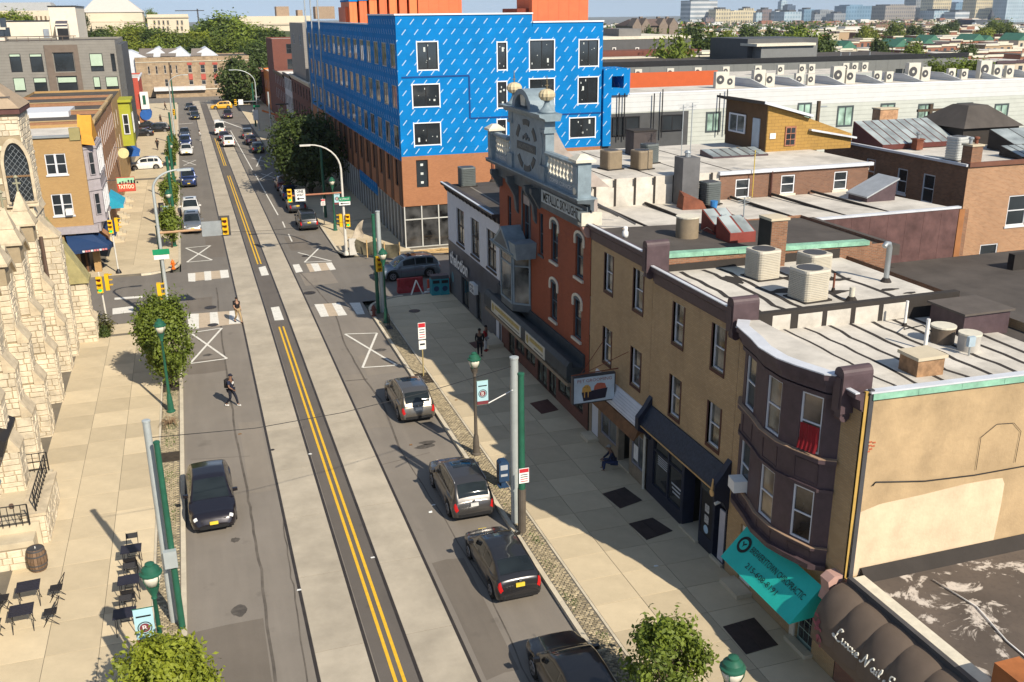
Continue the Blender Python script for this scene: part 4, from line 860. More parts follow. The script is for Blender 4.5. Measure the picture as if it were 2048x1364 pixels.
part(b5,'roof_edge',FLASH,lambda q: q.box(27.3,37.3,46.85,47.12,10.9,11.08)); part(b5,'drain_pipe',BROWNF,lambda q: q.tube([(30.6,46.9,9.5),(30.6,46.9,10.95)],.06,6))
RBM = mat('rusty_sheet_wall',(.115,.062,.058),.6,.1,var=.35,sc_=1.1,bump=.3,bs=3,dirt=.4)
part(b5,'side_wall',OLDB,lambda q: q.box(17.0,38,39.9,39.96,2,9.55))
for j in range(4):
    for k in range(8): part(b5,'metal_sheet',RBM,lambda q: q.box(28.6+k*1.09,29.68+k*1.09,39.86-.006*j,39.899,6.9+j*.7,7.6+j*.7+.012))
part(b5,'roof_edge',FLASH,lambda q: q.box(28.3,37.4,39.8,40.05,9.66,9.76)); part(b5,'corner_board',mat('rust_strip',(.3,.13,.05),.8),lambda q: q.box(37.35,37.7,39.84,39.9,6.6,9.6))
# ---------------------------------------------------------------- white and navy corner shop
b6 = thing('corner_shop','white painted two storey corner shop with navy ground floor and brown cornice','shop',(16.8,53.9,0))
Y0,Y1,ZT = 53.95,66.2,7.75
W6 = [(61.9,63.8,4.4,6.85),(58.3,60.2,4.4,6.85),(54.65,56.6,4.4,6.85)]
WHB = brick('white_brick',(.66,.67,.70),(.62,.63,.66),(.56,.57,.6),var=.08)
shell(b6,FRR,Y0,Y1,4.1,ZT,14,WHB,W6,sidem=OLDB,roofm=TARR,roofz=8.0)
part(b6,'side_wall',WHB,lambda q: q.box(16.82,30.7,53.93,53.96,0,7.9))
DBF = mat('dark_brown_frame2',(.045,.03,.022),.6)
for q_ in W6: win(b6,FRR,*q_,DBF,GLASSB,.11,.16,True,1,sill=.06)
cornice(b6,FRR,53.9,66.3,7.6,8.2,.45,mat('brown_cornice',(.05,.042,.042),.6),brk=14)
part(b6,'roof',TARR,lambda q: q.box(16.85,30.6,54.0,66.15,7.5,8.02))
for k in range(4): part(b6,'roof_lap',mat('pale_dust',(.22,.20,.17),.9),lambda q: q.box(18+k*2.5,18.12+k*2.5,54.3,66,8.02,8.026))
NAVB = mat('navy_fascia',(.045,.055,.075),.4,var=.4,sc_=.7)
part(b6,'fascia',NAVB,lambda q: FRR.box(q,54.0,66.2,2.3,4.1,-.1,.03))
m = MB(); FRR.wall(m,54.0,66.2,0,2.3,[(61.1,63.0,.1,2.2),(58.1,59.3,.1,2.2),(54.3,55.0,.1,2.2)],.3); m.build('shopfront',mat('grey_cladding',(.12,.12,.125),.6,var=.15),b6)
for u0,u1 in ((61.1,63.0),(58.1,59.3)): win(b6,FRR,u0,u1,.1,2.2,BLACK,GLASS,.08,.15,False,1 if u1-u0 > 1.5 else 0)
part(b6,'door',WHITEM,lambda q: FRR.box(q,54.3,55.0,.1,2.2,-.1,-.04)); part(b6,'doorstep',CONC,lambda q: FRR.box(q,53.2,55.4,0,.35,.05,1.0))
part(b6,'wall_light',WHITE,lambda q: FRR.box(q,55.9,56.2,2.6,2.8,.03,.2))
text('thelotion',b6,WPR,FRR.p(63.1,3.0,.04),NX,UZ,.95,4.6,ext=.1,shear=.25,bold=.03)
sg = part(b6,'atm_sign',WPR,lambda q: FRR.box(q,58.7,59.8,1.95,2.6,.03,.3)); text('ATM',sg,NAVY,FRR.p(59.25,2.15,.305),NX,UZ,.26,.85,bold=.02); text('MONEY',sg,NAVY,FRR.p(59.25,2.44,.305),NX,UZ,.14,.85,bold=.02)
part(b6,'window_decal',mat('teal_decal',(.12,.25,.28),.5),lambda q: q.poly([FRR.p(65.3+.3*cos(2*pi*k/16),1.5+.4*sin(2*pi*k/16),.008) for k in range(16)]))
ORD = ['leftmost','second','third','fourth','fifth','sixth','seventh','eighth','ninth','tenth','eleventh','twelfth','thirteenth','fourteenth','fifteenth','sixteenth','seventeenth','eighteenth','nineteenth','twentieth']
def nth(s,i): return s+(', leftmost' if i == 0 else ', %s from the left' % ORD[i])
# ================================================================ THE BUILDING SITE ACROSS THE CROSS STREET
def wrapmat(name,c,dash=True):
    m = MT(name); tc = m.n('TexCoord'); sx = m.n('SeparateXYZ',None,Vector=(tc,2))
    M_ = lambda op,a,b=0.: m.n('Math',dict(operation=op),i0=a,i1=b)
    def layer(a,b,rot,lx,ly,sh,ox):
        row = M_('FLOOR',M_('DIVIDE',(sx,1),b)); u = M_('ADD',M_('DIVIDE',(sx,0),a),M_('ADD',M_('MULTIPLY',row,sh),ox))
        x = M_('MULTIPLY',M_('SUBTRACT',M_('FRACT',u),.5),a); y = M_('MULTIPLY',M_('SUBTRACT',M_('FRACT',M_('DIVIDE',(sx,1),b)),.5),b)
        ca,sa = cos(rot),sin(rot)
        xr = M_('ADD',M_('MULTIPLY',x,ca),M_('MULTIPLY',y,sa)); yr = M_('SUBTRACT',M_('MULTIPLY',y,ca),M_('MULTIPLY',x,sa))
        return M_('MULTIPLY',M_('LESS_THAN',M_('ABSOLUTE',xr),lx),M_('LESS_THAN',M_('ABSOLUTE',yr),ly))
    f = layer(1.04,.80,rad(50),.27,.036,.31,0.)
    seam = M_('LESS_THAN',M_('FRACT',M_('DIVIDE',(sx,1),1.22)),.012)
    n1 = m.n('TexNoise',None,Vector=(tc,2),Scale=.7,Detail=5.)
    col = m.mix(m.ramp(n1,.3,.7),mul(c,.88),mul(c,1.1)); col = m.mix(seam,col,mul(c,.7)); col = m.mix(M_('MULTIPLY',f,.75),col,(.5,.6,.66))
    m.b.inputs['Specular IOR Level'].default_value = .15; return m.out(Base_Color=col,Roughness=.8)
BLUEW = wrapmat('blue_wall_wrap',(.001,.17,.47))
SITEB = brick('orange_brick',(.38,.16,.07),(.32,.13,.055),(.30,.15,.08),var=.1)
TAPE = mat('white_tape',(.72,.74,.78),.5,var=.05); BLTR = mat('dark_blue_trim',(.004,.05,.2),.5)
bb = thing('apartment_block','tall unfinished apartment block wrapped in bright blue sheathing above orange brick','building',(16.7,81,0))
FF = Fr((16.7,81,0),(1,0,0),(0,-1,0)); FSd = Fr((16.7,81,0),(0,1,0),(-1,0,0))
def U(x): return x-16.7
WF = [(18.42,20.12,15.04,17.2),(25.31,26.09,14.88,17.05),(28.18,30.37,14.81,17.17),(32.71,34.47,14.98,17.11),(17.9,20.14,12.08,13.82),(25.27,26.05,11.73,13.85),(28.16,30.38,11.75,13.98),(32.67,34.48,11.82,13.99),(17.9,20.12,8.92,10.68),(25.22,25.96,8.5,10.7),(28.3,30.4,8.6,10.6),(31.9,34.28,8.89,10.54)]
WF = [(U(a),U(b),c,d) for a,b,c,d in WF]
m = MB(); FF.wall(m,0,18.2,8.0,18.6,WF,.15); m.poly([FF.p(0,18.6),FF.p(11.7,18.6),FF.p(11.7,19.3),FF.p(0,19.3)]); m.build('front_wall',BLUEW,bb)
STK = mat('window_sticker',(.55,.58,.56),.5)
for i,w_ in enumerate(WF):
    wn = win(bb,FF,*w_,BLACK,GLASS,.07,.1,False,1 if w_[1]-w_[0] > 1.2 else 0,)
    for bx in ((w_[0]-.09,w_[0],w_[2]-.2,w_[3]+.12),(w_[1],w_[1]+.09,w_[2]-.16,w_[3]+.1),(w_[0],w_[1],w_[3],w_[3]+.09),(w_[0],w_[1],w_[2]-.09,w_[2])): part(wn,'flashing_tape',TAPE,lambda q: FF.box(q,*bx,0,.012))
    for k in range(5):
        uu,vv = R.uniform(w_[0]+.15,w_[1]-.2),R.uniform(w_[2]+.2,w_[3]-.3); s_ = R.choice((.05,.06,.07,.16)); part(wn,'sticker',STK,lambda q: FF.box(q,uu,uu+s_,vv,vv+s_*R.choice((1,1,2.2)),-.08,-.068))
for bx in ((U(17.0),U(22.8),14.4,14.52),(U(22.7),U(22.83),10.95,14.4),(U(22.83),18.2,10.88,11.0)): part(bb,'trim_channel',BLTR,lambda q: FF.box(q,*bx,0,.04))
BW = [(U(17.92),U(18.95),5.33,7.65),(U(25.3),U(26.2),5.2,7.4)]
m = MB(); FF.wall(m,0,18.2,3.75,8.0,BW,.2); m.build('brick_wall',SITEB,bb)
for w_ in BW:
    wn = win(bb,FF,*w_,BLACK,GLASS,.06,.14,False,0)
    for k in range(3): part(wn,'sticker',STK,lambda q: FF.box(q,(w_[0]+w_[1])/2-.12,(w_[0]+w_[1])/2+.12,w_[2]+.3+k*.75,w_[2]+.5+k*.75,-.13,-.11))
MULL = mat('aluminium',(.55,.55,.52),.5,.3,var=.08); SITEG = glass('site_glass',(.035,.035,.035),var=.8)
part(bb,'glazing',SITEG,lambda q: q.poly([FF.p(0,0,-.1),FF.p(18.2,0,-.1),FF.p(18.2,3.75,-.1),FF.p(0,3.75,-.1)]))
for k in range(13): part(bb,'mullion',MULL,lambda q: FF.box(q,.0+k*1.5,.1+k*1.5,.1,3.75,-.1,.0))
for v_ in (.1,2.55): part(bb,'transom',MULL,lambda q: FF.box(q,.1,18.2,v_,v_+.09,-.1,-.01))
for k in range(9): part(bb,'stacked_material',mat('site_interior',(.16,.14,.12),.8,var=.4),lambda q: q.cbox((17.6+k*1.1,82.0,.2),.8,.5,R.uniform(.4,1.2)))
# side along the avenue
SW = []
for r_,(z0,z1) in enumerate(((15.1,17.1),(11.85,13.75),(8.55,10.45))):
    k = 0; y = .75
    while y < 59: SW.append((y,y+2.0,z0,z1)); y += 3.75 if r_ == 0 else 3.7
m = MB(); FSd.wall(m,0,61,7.6,18.5,SW,.15); m.poly([FSd.p(0,18.5),FSd.p(12.3,18.5),FSd.p(12.3,19.3),FSd.p(0,19.3)]); m.build('side_wall',BLUEW,bb)
SGL = glass('side_glass',(.20,.17,.14),rough=.04,var=.9,spec=1.)
for w_ in SW: win(bb,FSd,*w_,mat('grey_frame',(.30,.31,.32),.5),SGL,.09,.08,False,1,panes=False)
SB = [(1.8+k*3.62,3.1+k*3.62,5.2,7.5) for k in range(13)]
m = MB(); FSd.wall(m,0,61,3.6,7.6,SB,.25); m.build('brick_wall',SITEB,bb)
for w_ in SB: win(bb,FSd,*w_,BLACK,GLASS,.06,.18,False,0)
for k in range(14): part(bb,'brick_pier',mat('dark_pier',(.11,.055,.032),.8),lambda q: FSd.box(q,.3+k*3.62,1.5+k*3.62,3.7,7.58,.0,.04))
part(bb,'glazing',SITEG,lambda q: q.poly([FSd.p(0,0,-.1),FSd.p(61,0,-.1),FSd.p(61,3.6,-.1),FSd.p(0,3.6,-.1)]))
for k in range(40): part(bb,'mullion',MULL,lambda q: FSd.box(q,.02+k*1.5,.1+k*1.5,.1,3.6,-.1,.0))
for a,b in ((12,22),(46,58)): part(bb,'blue_fascia',BLUEW,lambda q: FSd.box(q,a,b,2.7,3.8,.0,.06))
part(bb,'roof',SILVER,lambda q: q.poly([(16.75,81.1,18.3),(34.9,81.1,18.3),(34.9,141.9,18.3),(16.75,141.9,18.3)]))
for bx in ((16.6,28.45,80.9,81.1,19.3,19.42),(16.6,16.8,81.1,93.3,19.3,19.42),(16.6,16.8,93.3,142,18.5,18.62),(28.45,34.95,80.9,81.1,18.6,18.72)): part(bb,'coping',TAPE,lambda q: q.box(*bx))
part(bb,'parapet_back',TAPE,lambda q: q.box(28.38,28.42,81.0,93,18.3,19.3)); part(bb,'east_wall',BLUEW,lambda q: q.poly([(34.9,81,0),(34.9,142,0),(34.9,142,18.6),(34.9,81,18.6)]))
for x,z0,z1 in ((618,60,20),(623,58,14)): pass
for y,h in ((137,23.5),(131,24.5),(124,24)): part(bb,'hoist_pole',GALV,lambda q: q.tube([(16.2,y,0),(16.2,y,h)],.09,6))
# orange stair towers on the roof behind
ORP = siding('orange_panel',(.60,.125,.04),1.15,True,.06,.3)
def pxbox(par,name,mt,x0,x1,y0,y1,Y,dY,zb=None):   # box whose street face fills a photo rectangle on the plane Y
    a,b = PY(x0,y0,Y),PY(x1,y1,Y); z = b.z if zb is None else zb
    return part(par,name,mt,lambda q: q.box(a.x,b.x,Y,Y+dY,z,a.z))
ot = thing('stair_tower','orange panelled row of roof pavilions with blue tops behind the blue block','building',(20,110,18.3))
pxbox(ot,'wall',ORP,835,924,-20,30,110,8,18.3)
for k in range(7): pxbox(ot,'bay',ORP if k % 2 else siding('orange_panel_bright',(.70,.17,.05),1.15,True,.06,.3),698+k*20,715+k*20,0-k*2,38,112-k*.3,6,18.3)
for k in range(7): pxbox(ot,'cap',BLUEW,697+k*20,716+k*20,-1-k*2,3-k*2,111.9-k*.3,6.2)
pxbox(ot,'link_wall',ORP,690,840,14,36,113,5,18.3)
ot2 = thing('stair_tower','tall plain orange panelled stair tower on the roof nearer the skyline','building',(30,100,18.3))
pxbox(ot2,'wall',ORP,1064,1176,-30,44,100,5,17.5); pxbox(ot2,'annex',mat('dark_red_panel',(.16,.03,.015),.6),1034,1064,17,28,101,5,17.5)
# site clutter at the corner
WOOD = mat('raw_lumber',(.50,.34,.16),.8,var=.25,sc_=4)
for k in range(10):
    c = G(835+k*9,508-R.uniform(0,9),.15); tag(part(None,'timber_plank',WOOD,lambda q: q.cbox((c.x,c.y,.14+.05*(k % 3)),2.2,.22,.07,R.uniform(-.25,.25))),nth('loose timber plank before the unfinished shopfront',k),'plank','loose timber at the building site')
# ---------------------------------------------------------------- houses beyond it on the right side of the avenue
DKB = brick('dark_red_brick',(.17,.05,.032),(.14,.04,.026),(.12,.06,.05),var=.12)
def house(name,label,x0,x1,y0,y1,z1,wm,roofm=TARR,cat='house',wins_f=(),wins_s=(),fm=None,z0=0.,side=-1,gm=None,corn=None,group=None,rail=True,sidem=None,sill=None,par=.25):
    # box building; wins_f on its -Y face (x0,x1,z0,z1), wins_s on its street face (y0,y1,z0,z1); side -1: street face is at x0, +1: at x1
    t = thing(name,label,cat,((x0+x1)/2,y0,z0),0,group); fm = fm or WHITEM
    f = Fr((x0,y0,0),(1,0,0),(0,-1,0)); xs = x0 if side < 0 else x1; g_ = Fr((xs,y0,0),(0,1,0),(side,0,0))
    A = [(a-x0,b-x0,c,d) for a,b,c,d in wins_f]; B = [(a-y0,b-y0,c,d) for a,b,c,d in wins_s]
    m = MB(); f.wall(m,0,x1-x0,z0,z1,A,.15); m.build('front_wall',wm,t); m = MB(); g_.wall(m,0,y1-y0,z0,z1,B,.15); m.build('street_wall',sidem or wm,t)
    xo = x1 if side < 0 else x0
    part(t,'side_wall',wm,lambda q: q.poly([(xo,y0,z0),(xo,y1,z0),(xo,y1,z1),(xo,y0,z1)])); part(t,'rear_wall',wm,lambda q: q.poly([(x0,y1,z0),(x1,y1,z0),(x1,y1,z1),(x0,y1,z1)]))
    part(t,'roof',roofm,lambda q: q.box(x0+.01,x1-.01,y0+.01,y1-.01,z1-par-.1,z1-par))
    for w_ in A: win(t,f,*w_,fm,gm,.07,.1,rail,0,panes=False,sill=sill)
    for w_ in B: win(t,g_,*w_,fm,gm,.07,.1,rail,0,panes=False,sill=sill)
    if corn:
        e = .3; part(t,'cornice',corn,lambda q: g_.prof(q,-.05,y1-y0+.05,[(0,z1-.6),(.08,z1-.6),(e,z1-.15),(e,z1+.05),(0,z1+.05)]))
        part(t,'coping',corn,lambda q: f.box(q,0,x1-x0,z1-.02,z1+.06,-.2,.04))
    return t
def grid(a,b,n,w_,rows): return [(a+(b-a)*(k+.5)/n-w_/2,a+(b-a)*(k+.5)/n+w_/2,z0,z1) for k in range(n) for z0,z1 in rows]
house('brick_house','dark red brick house beside the far end of the blue block',16.8,34,142.2,168,10.2,SITEB,SILVER,wins_f=[(17.8,19.6,6,8.8),(17.8,19.6,1.5,4.2)],wins_s=grid(142,168,7,1.2,((1,3.2),(4.5,6.4),(7.4,9.2))),corn=CREAM,fm=DKGREY,sidem=DKB)  # orange front paints sunlight onto the same dark red brick as the side
house('white_house','narrow white painted rowhouse with ornate top, second past the blue block',16.8,30,168.2,180,9.8,mat('white_stucco',(.55,.56,.58),.7,var=.1),SILVER,wins_s=grid(168,180,5,1.,((1,3),(4.3,6.2),(7.2,9))),corn=BLACK,fm=BLACK)
house('dark_house','dark brick rowhouse past the white painted rowhouse',16.8,30,180.2,199,9.3,DKB,SILVER,wins_s=grid(180,199,6,1.,((1,3),(4.3,6.2),(7,8.6))),corn=BLACK,fm=WHITEM)
house('grey_block','tall plain grey clad block rising behind the blue block',17.2,36,150,168,18.2,siding('grey_panel',(.22,.205,.19),.3,False,.08,.2),TARR,wins_s=grid(150,168,2,1.5,((15,16.5),)),cat='building')
house('brick_tower','slim red brick apartment tower with stacked windows on the right side of the avenue',16.9,30,200,214,15.0,DKB,SILVER,wins_f=[(19.5,20.9,12.2,14.0),(19.5,20.9,9.2,11.2),(19.5,20.9,6.4,8.2)],corn=None,fm=DKGREY,cat='building',sidem=DKB)
house('orange_house','bright orange sided house at the far right end of the avenue',17.2,24,216,232,8.0,siding('orange_siding',(.62,.17,.02),.3,False,.05,.2),SILVER,wins_s=grid(216,232,4,1.1,((1,3),(4,6))))
house('far_rowhouse','last dim rowhouse before the stone building on the right',16.8,23,233,244,7.6,DKB,SILVER,wins_s=grid(233,244,3,1.1,((1,3),(4,6))))
sgn = thing('bar_sign','long orange arm sign with round pink disc over the right sidewalk','sign',(16.8,178,4.5))
a,b = PX(524,221,14.8),PX(600,236,14.8)
part(sgn,'arm',mat('orange_paint',(.70,.20,.05),.5),lambda q: q.tube([PY(524,221,176),PY(556,231,176),PY(600,236,176)],.16,6)); c = PY(557,235,175.8); part(sgn,'disc',mat('salmon_paint',(.55,.20,.13),.6),lambda q: q.tube([c,c+V((0,.25,0))],.7,16))
part(sgn,'wall_bracket',DKGREY,lambda q: q.box(14.6,16.8,175.9,176.1,4.6,4.8))
# ================================================================ BEHIND THE RIGHT-HAND ROW
# brick house with orange rear wall
FRB = [(45.2,46.6,7.2,9.0),(43.6,44.9,4.9,6.2),(49.8,51.0,5,6.6)]
b8 = house('brick_house','large brick house with sunlit orange rear wall and rooftop skylight lantern',41.9,56,44.5,58,10.9,REARB,SILVER,wins_f=FRB,wins_s=[(47,48,8.3,10),(49.4,50.3,8.5,10),(52.5,53.4,8.6,10.2)],fm=WHITEM,sidem=OLDB,par=.15,sill=.06)
part(b8,'roof_edge',FLASH,lambda q: q.box(41.75,41.98,44.5,58.1,10.88,11.02)); part(b8,'rear_coping',mat('brown_coping',(.16,.07,.045),.8),lambda q: q.box(41.9,56,44.38,44.62,10.86,11.1))
SKYG = glass('skylight_glass',(.26,.29,.29),rough=.25,var=.25)
def skylight(par,p,L,Wd,h0,h1,n,base):   # sloping skylight: ribs over glass
    x,y,z = p
    part(par,'skylight_base',base,lambda q: q.extr([(x,y,z),(x,y+Wd,z),(x,y+Wd,z+h1),(x,y,z+h0)],(L,0,0)))
    for k in range(n):
        a,b = x+L*k/n,x+L*(k+1)/n; part(par,'pane',SKYG,lambda q: q.poly([(a+.05,y+.03,z+h0+.015),(b-.05,y+.03,z+h0+.015),(b-.05,y+Wd-.03,z+h1+.015),(a+.05,y+Wd-.03,z+h1+.015)]))
t = thing('rooftop_skylight','long ribbed skylight on the orange brick house roof','skylight',(43,53.5,10.8)); skylight(t,(42.4,52.6,10.8),6,3.2,.3,1.5,9,mat('red_skylight_frame',(.10,.03,.025),.6))
t = thing('roof_lantern','dark hipped roof lantern with pale panes on the orange brick house','skylight',(50,54,10.8))
part(t,'lantern_base',TAR,lambda q: q.box(48.6,53.2,52.5,57,10.7,11.9))
part(t,'lantern_roof',TARR,lambda q: q.cbox((50.9,54.7,11.9),5.0,4.9,1.3,0,1.7))
for k in range(3): part(t,'pane',mat('milky_glass',(.42,.40,.36),.4),lambda q: q.poly([(49.0+k*1.4,52.62,12.05),(50.0+k*1.4,52.62,12.05),(50.2+k*1.1,53.5,12.8),(49.7+k*1.1,53.5,12.8)]))
t = thing('roof_skylight','black box skylight with sloping glass on the orange brick house','skylight',(49.5,49.5,10.8)); skylight(t,(49.0,48.5,10.8),3,2.2,.5,1.2,2,TAR)
t = thing('roof_skylight','low ribbed skylight behind the brick chimney at the right edge','skylight',(46,45.5,10.8)); skylight(t,(47.2,46.0,10.8),2.8,1.8,.15,.6,5,TAR)
def chimney(label,x,y,z,sx,sy,h,mt,pots=1,capm=None):
    t = thing('chimney',label,'chimney',(x,y,z)); part(t,'stack',mt,lambda q: q.cbox((x,y,z),sx,sy,h)); part(t,'cap',capm or CONC,lambda q: q.cbox((x,y,z+h),sx+.12,sy+.12,.1))
    for k in range(pots): part(t,'pot',RUST if k % 2 else GALV,lambda q: q.lathe((x+(k-(pots-1)/2)*.4,y,z+h+.1),[(.1,0),(.1,.25),(.16,.28),(.16,.36),(.1,.4)],10))
    return t
chimney('brick chimney with two metal pots at the corner of the orange brick house',42.4,44.9,10.9,.75,.75,1.1,OLDB,2)
chimney('wide black and brick chimney at the right edge of the frame',48.2,45.0,10.9,1.1,.9,1.3,REARB,1,TAR)
chimney('short red chimney pipe by the ribbed skylight',44.6,52.0,10.8,.5,.5,.6,RUST,1,RUST)
# dark flat roofs between the houses
lr = thing('rear_extension','low rear extension with a wide dark tar roof behind the silver roofs','extension',(30,24,0))
part(lr,'roof',TARR,lambda q: q.box(25.6,47,22,39.8,6.9,7.1)); part(lr,'parapet',TAR,lambda q: q.box(38,47,36.5,36.9,7.1,7.9)); part(lr,'wall',OLDB,lambda q: q.box(25.6,46.9,21.9,22.0,0,7.0))
part(lr,'roof_seam',SILVER,lambda q: q.box(28.6,46,30.2,30.32,7.1,7.106)); part(lr,'tar_slope',TAR,lambda q: q.extr([(26,39.8,7.1),(33,39.8,7.1),(26,39.8,8.4)],(0,-.8,0)))
# the yellow rooftop hut
sh = thing('rooftop_hut','mustard shingled rooftop hut with sloping white edged roof and pale door','hut',(36,53,11.05))
YEL = brick('mustard_shingle',(.36,.21,.05),(.32,.185,.045),(.20,.12,.03),.5,.2,.012,var=.1,bump=.2)
P0,P1 = PY(1530,314,53.),PY(1700,302,53.); zt0,zt1,zt2 = PY(1529,208,53).z,PY(1612,232,53).z,PY(1680,262,53).z; xm = PY(1614,240,53).x
part(sh,'front_wall',YEL,lambda q: q.extr([(P0.x,53,11),(P1.x,53,11),(P1.x,53,zt2-.2),(xm,53,zt1-.1),(P0.x,53,zt0)],(0,.1,0)))
part(sh,'side_wall',mat('brown_shingle',(.12,.07,.035),.85),lambda q: q.box(P0.x,P0.x+.06,53.1,58,11,zt0+.1))
part(sh,'roof',TARR,lambda q: q.hexa([(P0.x-.5,52.7,zt0+.02),(xm+.2,52.7,zt1-.08),(xm+.2,58.5,zt1-.08),(P0.x-.5,58.5,zt0+.02),(P0.x-.5,52.7,zt0+.16),(xm+.2,52.7,zt1+.06),(xm+.2,58.5,zt1+.06),(P0.x-.5,58.5,zt0+.16)]))
part(sh,'roof_edge',FLASH,lambda q: q.hexa([(P0.x-.5,52.62,zt0+.04),(xm+.2,52.62,zt1-.06),(xm+.2,52.69,zt1-.06),(P0.x-.5,52.69,zt0+.04),(P0.x-.5,52.62,zt0+.2),(xm+.2,52.62,zt1+.1),(xm+.2,52.69,zt1+.1),(P0.x-.5,52.69,zt0+.2)]))
part(sh,'roof',FLASH,lambda q: q.hexa([(xm+.2,52.7,zt1-.9),(P1.x+.2,52.7,zt2-.5),(P1.x+.2,57,zt2-.5),(xm+.2,57,zt1-.9),(xm+.2,52.7,zt1-.78),(P1.x+.2,52.7,zt2-.38),(P1.x+.2,57,zt2-.38),(xm+.2,57,zt1-.78)]))
c = PY(1580,272,53); part(sh,'broken_window',mat('peeling_wood',(.30,.13,.08),.8,var=.4,sc_=9),lambda q: q.box(c.x-.38,c.x+.38,52.93,53,c.z-.6,c.z+.6))
for i in range(2):
    for j in range(3): part(sh,'pane',GLASS,lambda q: q.box(c.x-.3+i*.33,c.x-.03+i*.33,52.91,52.93,c.z-.52+j*.36,c.z-.22+j*.36))
c = PY(1545,272,53); part(sh,'wall_vent',WHITE,lambda q: q.box(c.x-.2,c.x+.2,52.95,53,c.z-.17,c.z+.17))
FH = Fr((P0.x,53.1,0),(0,1,0),(-1,0,0)); win(sh,FH,2.3,4.3,11.9,13.1,WHITEM,GLASSB,.1,-.06,False,1); part(sh,'door',mat('pale_blue_paint',(.38,.45,.52),.5),lambda q: FH.box(q,.7,1.5,11.1,13.0,.0,.06)); part(sh,'step',WOOD,lambda q: FH.box(q,.4,1.9,11.0,11.15,.0,.9))
# ---------------------------------------------------------------- white sided terrace across the cross street
wt = thing('white_terrace','long white sided new terrace with tall windows beyond the brick houses','building',(35,81,0))
FW_ = Fr((34.95,81.02,0),(1,0,0),(0,-1,0))
WSID = siding('white_siding',(.44,.46,.42),.42,False,.06,.5); WCAP = siding('white_siding_bright',(.56,.57,.57),.45,False,.05,.6); DGS = siding('dark_grey_siding',(.07,.072,.075),.15,False,.1,.4)
zt = lambda x,y: PY(x,y,81).z
def UX(x,y=250): return PY(x,y,81).x-34.95
w3 = [(UX(1689),UX(1703,230),zt(1690,252),zt(1690,210)),(UX(1757),UX(1786),zt(1757,245),zt(1757,207)),(UX(1832),UX(1862),zt(1832,245),zt(1832,208)),(UX(1908),UX(1940),zt(1908,248),zt(1908,206)),(UX(1984),UX(2012),zt(1984,248),zt(1984,208)),(UX(1672),UX(1704),zt(1672,254),zt(1672,212)),(UX(1592),UX(1620),zt(1592,250),zt(1592,206)),(UX(1411),UX(1441),zt(1411,265),zt(1411,224))][1:]
w4 = [(UX(1224),UX(1278),zt(1224,272),zt(1224,234)),(UX(1322),UX(1364),zt(1322,262),zt(1322,230))]
ZC,ZC1 = zt(1700,205),zt(1700,172)
m = MB(); FW_.wall(m,0,70,0,ZC,w3+w4,.15); m.build('front_wall',WSID,wt)
part(wt,'cap_wall',WCAP,lambda q: FW_.box(q,.3,70,ZC,ZC1,-.15,.02))
part(wt,'dark_panel',DGS,lambda q: FW_.box(q,.05,UX(1376),zt(1300,308),ZC-.1,.0,.025))
for w_ in w3: win(wt,FW_,*w_,mat('slate_frame',(.06,.075,.08),.5),glass('green_glass',(.22,.32,.27),var=.5,rough=.1),.16,.02,False,1)
for w_ in w4: win(wt,FW_,*w_,BLACK,GLASS,.08,-.1,False,1)
part(wt,'roof',SILVER,lambda q: q.box(35,104.8,81.2,94,ZC1-.8,ZC1-.5)); part(wt,'coping',TAPE,lambda q: FW_.box(q,.2,70,ZC1,ZC1+.1,-.2,.05))
part(wt,'blue_annex',BLUEW,lambda q: (FW_.box(q,-.02,.75,8,zt(1230,137),-3,.3)))
for bx in ((.75,1.9,zt(1230,190),zt(1230,176)),(.75,1.9,zt(1230,152),zt(1230,137)),(1.9,2.5,zt(1230,190),zt(1230,137))): part(wt,'blue_frame',BLUEW,lambda q: FW_.box(q,*bx,-3,.3))
for x in (1236,1247,1306,1323,1437,1452): 
    a = PY(x,178 if x in (1323,1452) else 186,81); part(wt,'scaffold_pole',BLACK,lambda q: q.tube([(a.x,80.7,8.5),(a.x,80.7,a.z)],.06,6))
def acbox(label,x,y,z,w_=.95,d=.4,h=1.1,rz=0.,grp=None):
    t = thing('air_conditioner',label,'air conditioner',(x,y,z),rz,grp)
    for nm,mt,f in (('casing',AC1,lambda q: q.cbox((0,0,0),w_,d,h)),('fan_grille',DKGREY,lambda q: q.tube([(-w_*.12,-d/2-.01,h*.52),(-w_*.12,-d/2-.03,h*.52)],min(w_,h)*.34,18)),('fan_hub',AC1,lambda q: q.tube([(-w_*.12,-d/2-.03,h*.52),(-w_*.12,-d/2-.045,h*.52)],.1,10))):
        m = MB(); f(m); m.build(nm,mt,t,local=True)
    return t
AC1 = mat('ac_casing',(.52,.50,.44),.5,var=.08)
ac0 = None
def acrow(lst,Y,z,label0,grp,h=1.2):
    global ac0
    for i,px in enumerate(lst):
        p = PY(px[0],px[1],Y); label = nth(label0,i)
        if ac0 is None: ac0 = acbox(label,p.x,Y,z,.95,.4,h,0,grp); o = ac0
        else: o = dup(ac0,None,(p.x,Y,z),0,label=label,group=grp)
        o.scale = (px[2] if len(px) > 2 else 1,)*3
acrow([(1440,170,1.35),(1459,172),(1516,165,1.4),(1538,168,1.1),(1597,165),(1620,168,.9),(1674,160,1.5),(1698,165,1.2),(1752,165),(1776,167,.9),(1823,158,1.6),(1847,165,1.2),(1900,160),(1925,165,.9),(1965,158,1.6),(1990,163,1.2),(2015,160,1.1)],90,ZC1-.5,'cream fan unit on the white terrace roof','fan units on the white terrace roof')
acrow([(1276,140),(1340,142),(1395,142),(1451,142),(1515,142),(1560,142),(1603,142),(1622,142),(1690,140),(1708,140),(1728,140)],116,PY(1600,150,112).z-.1,'cream fan unit on the second terrace roof','fan units on the second terrace roof')
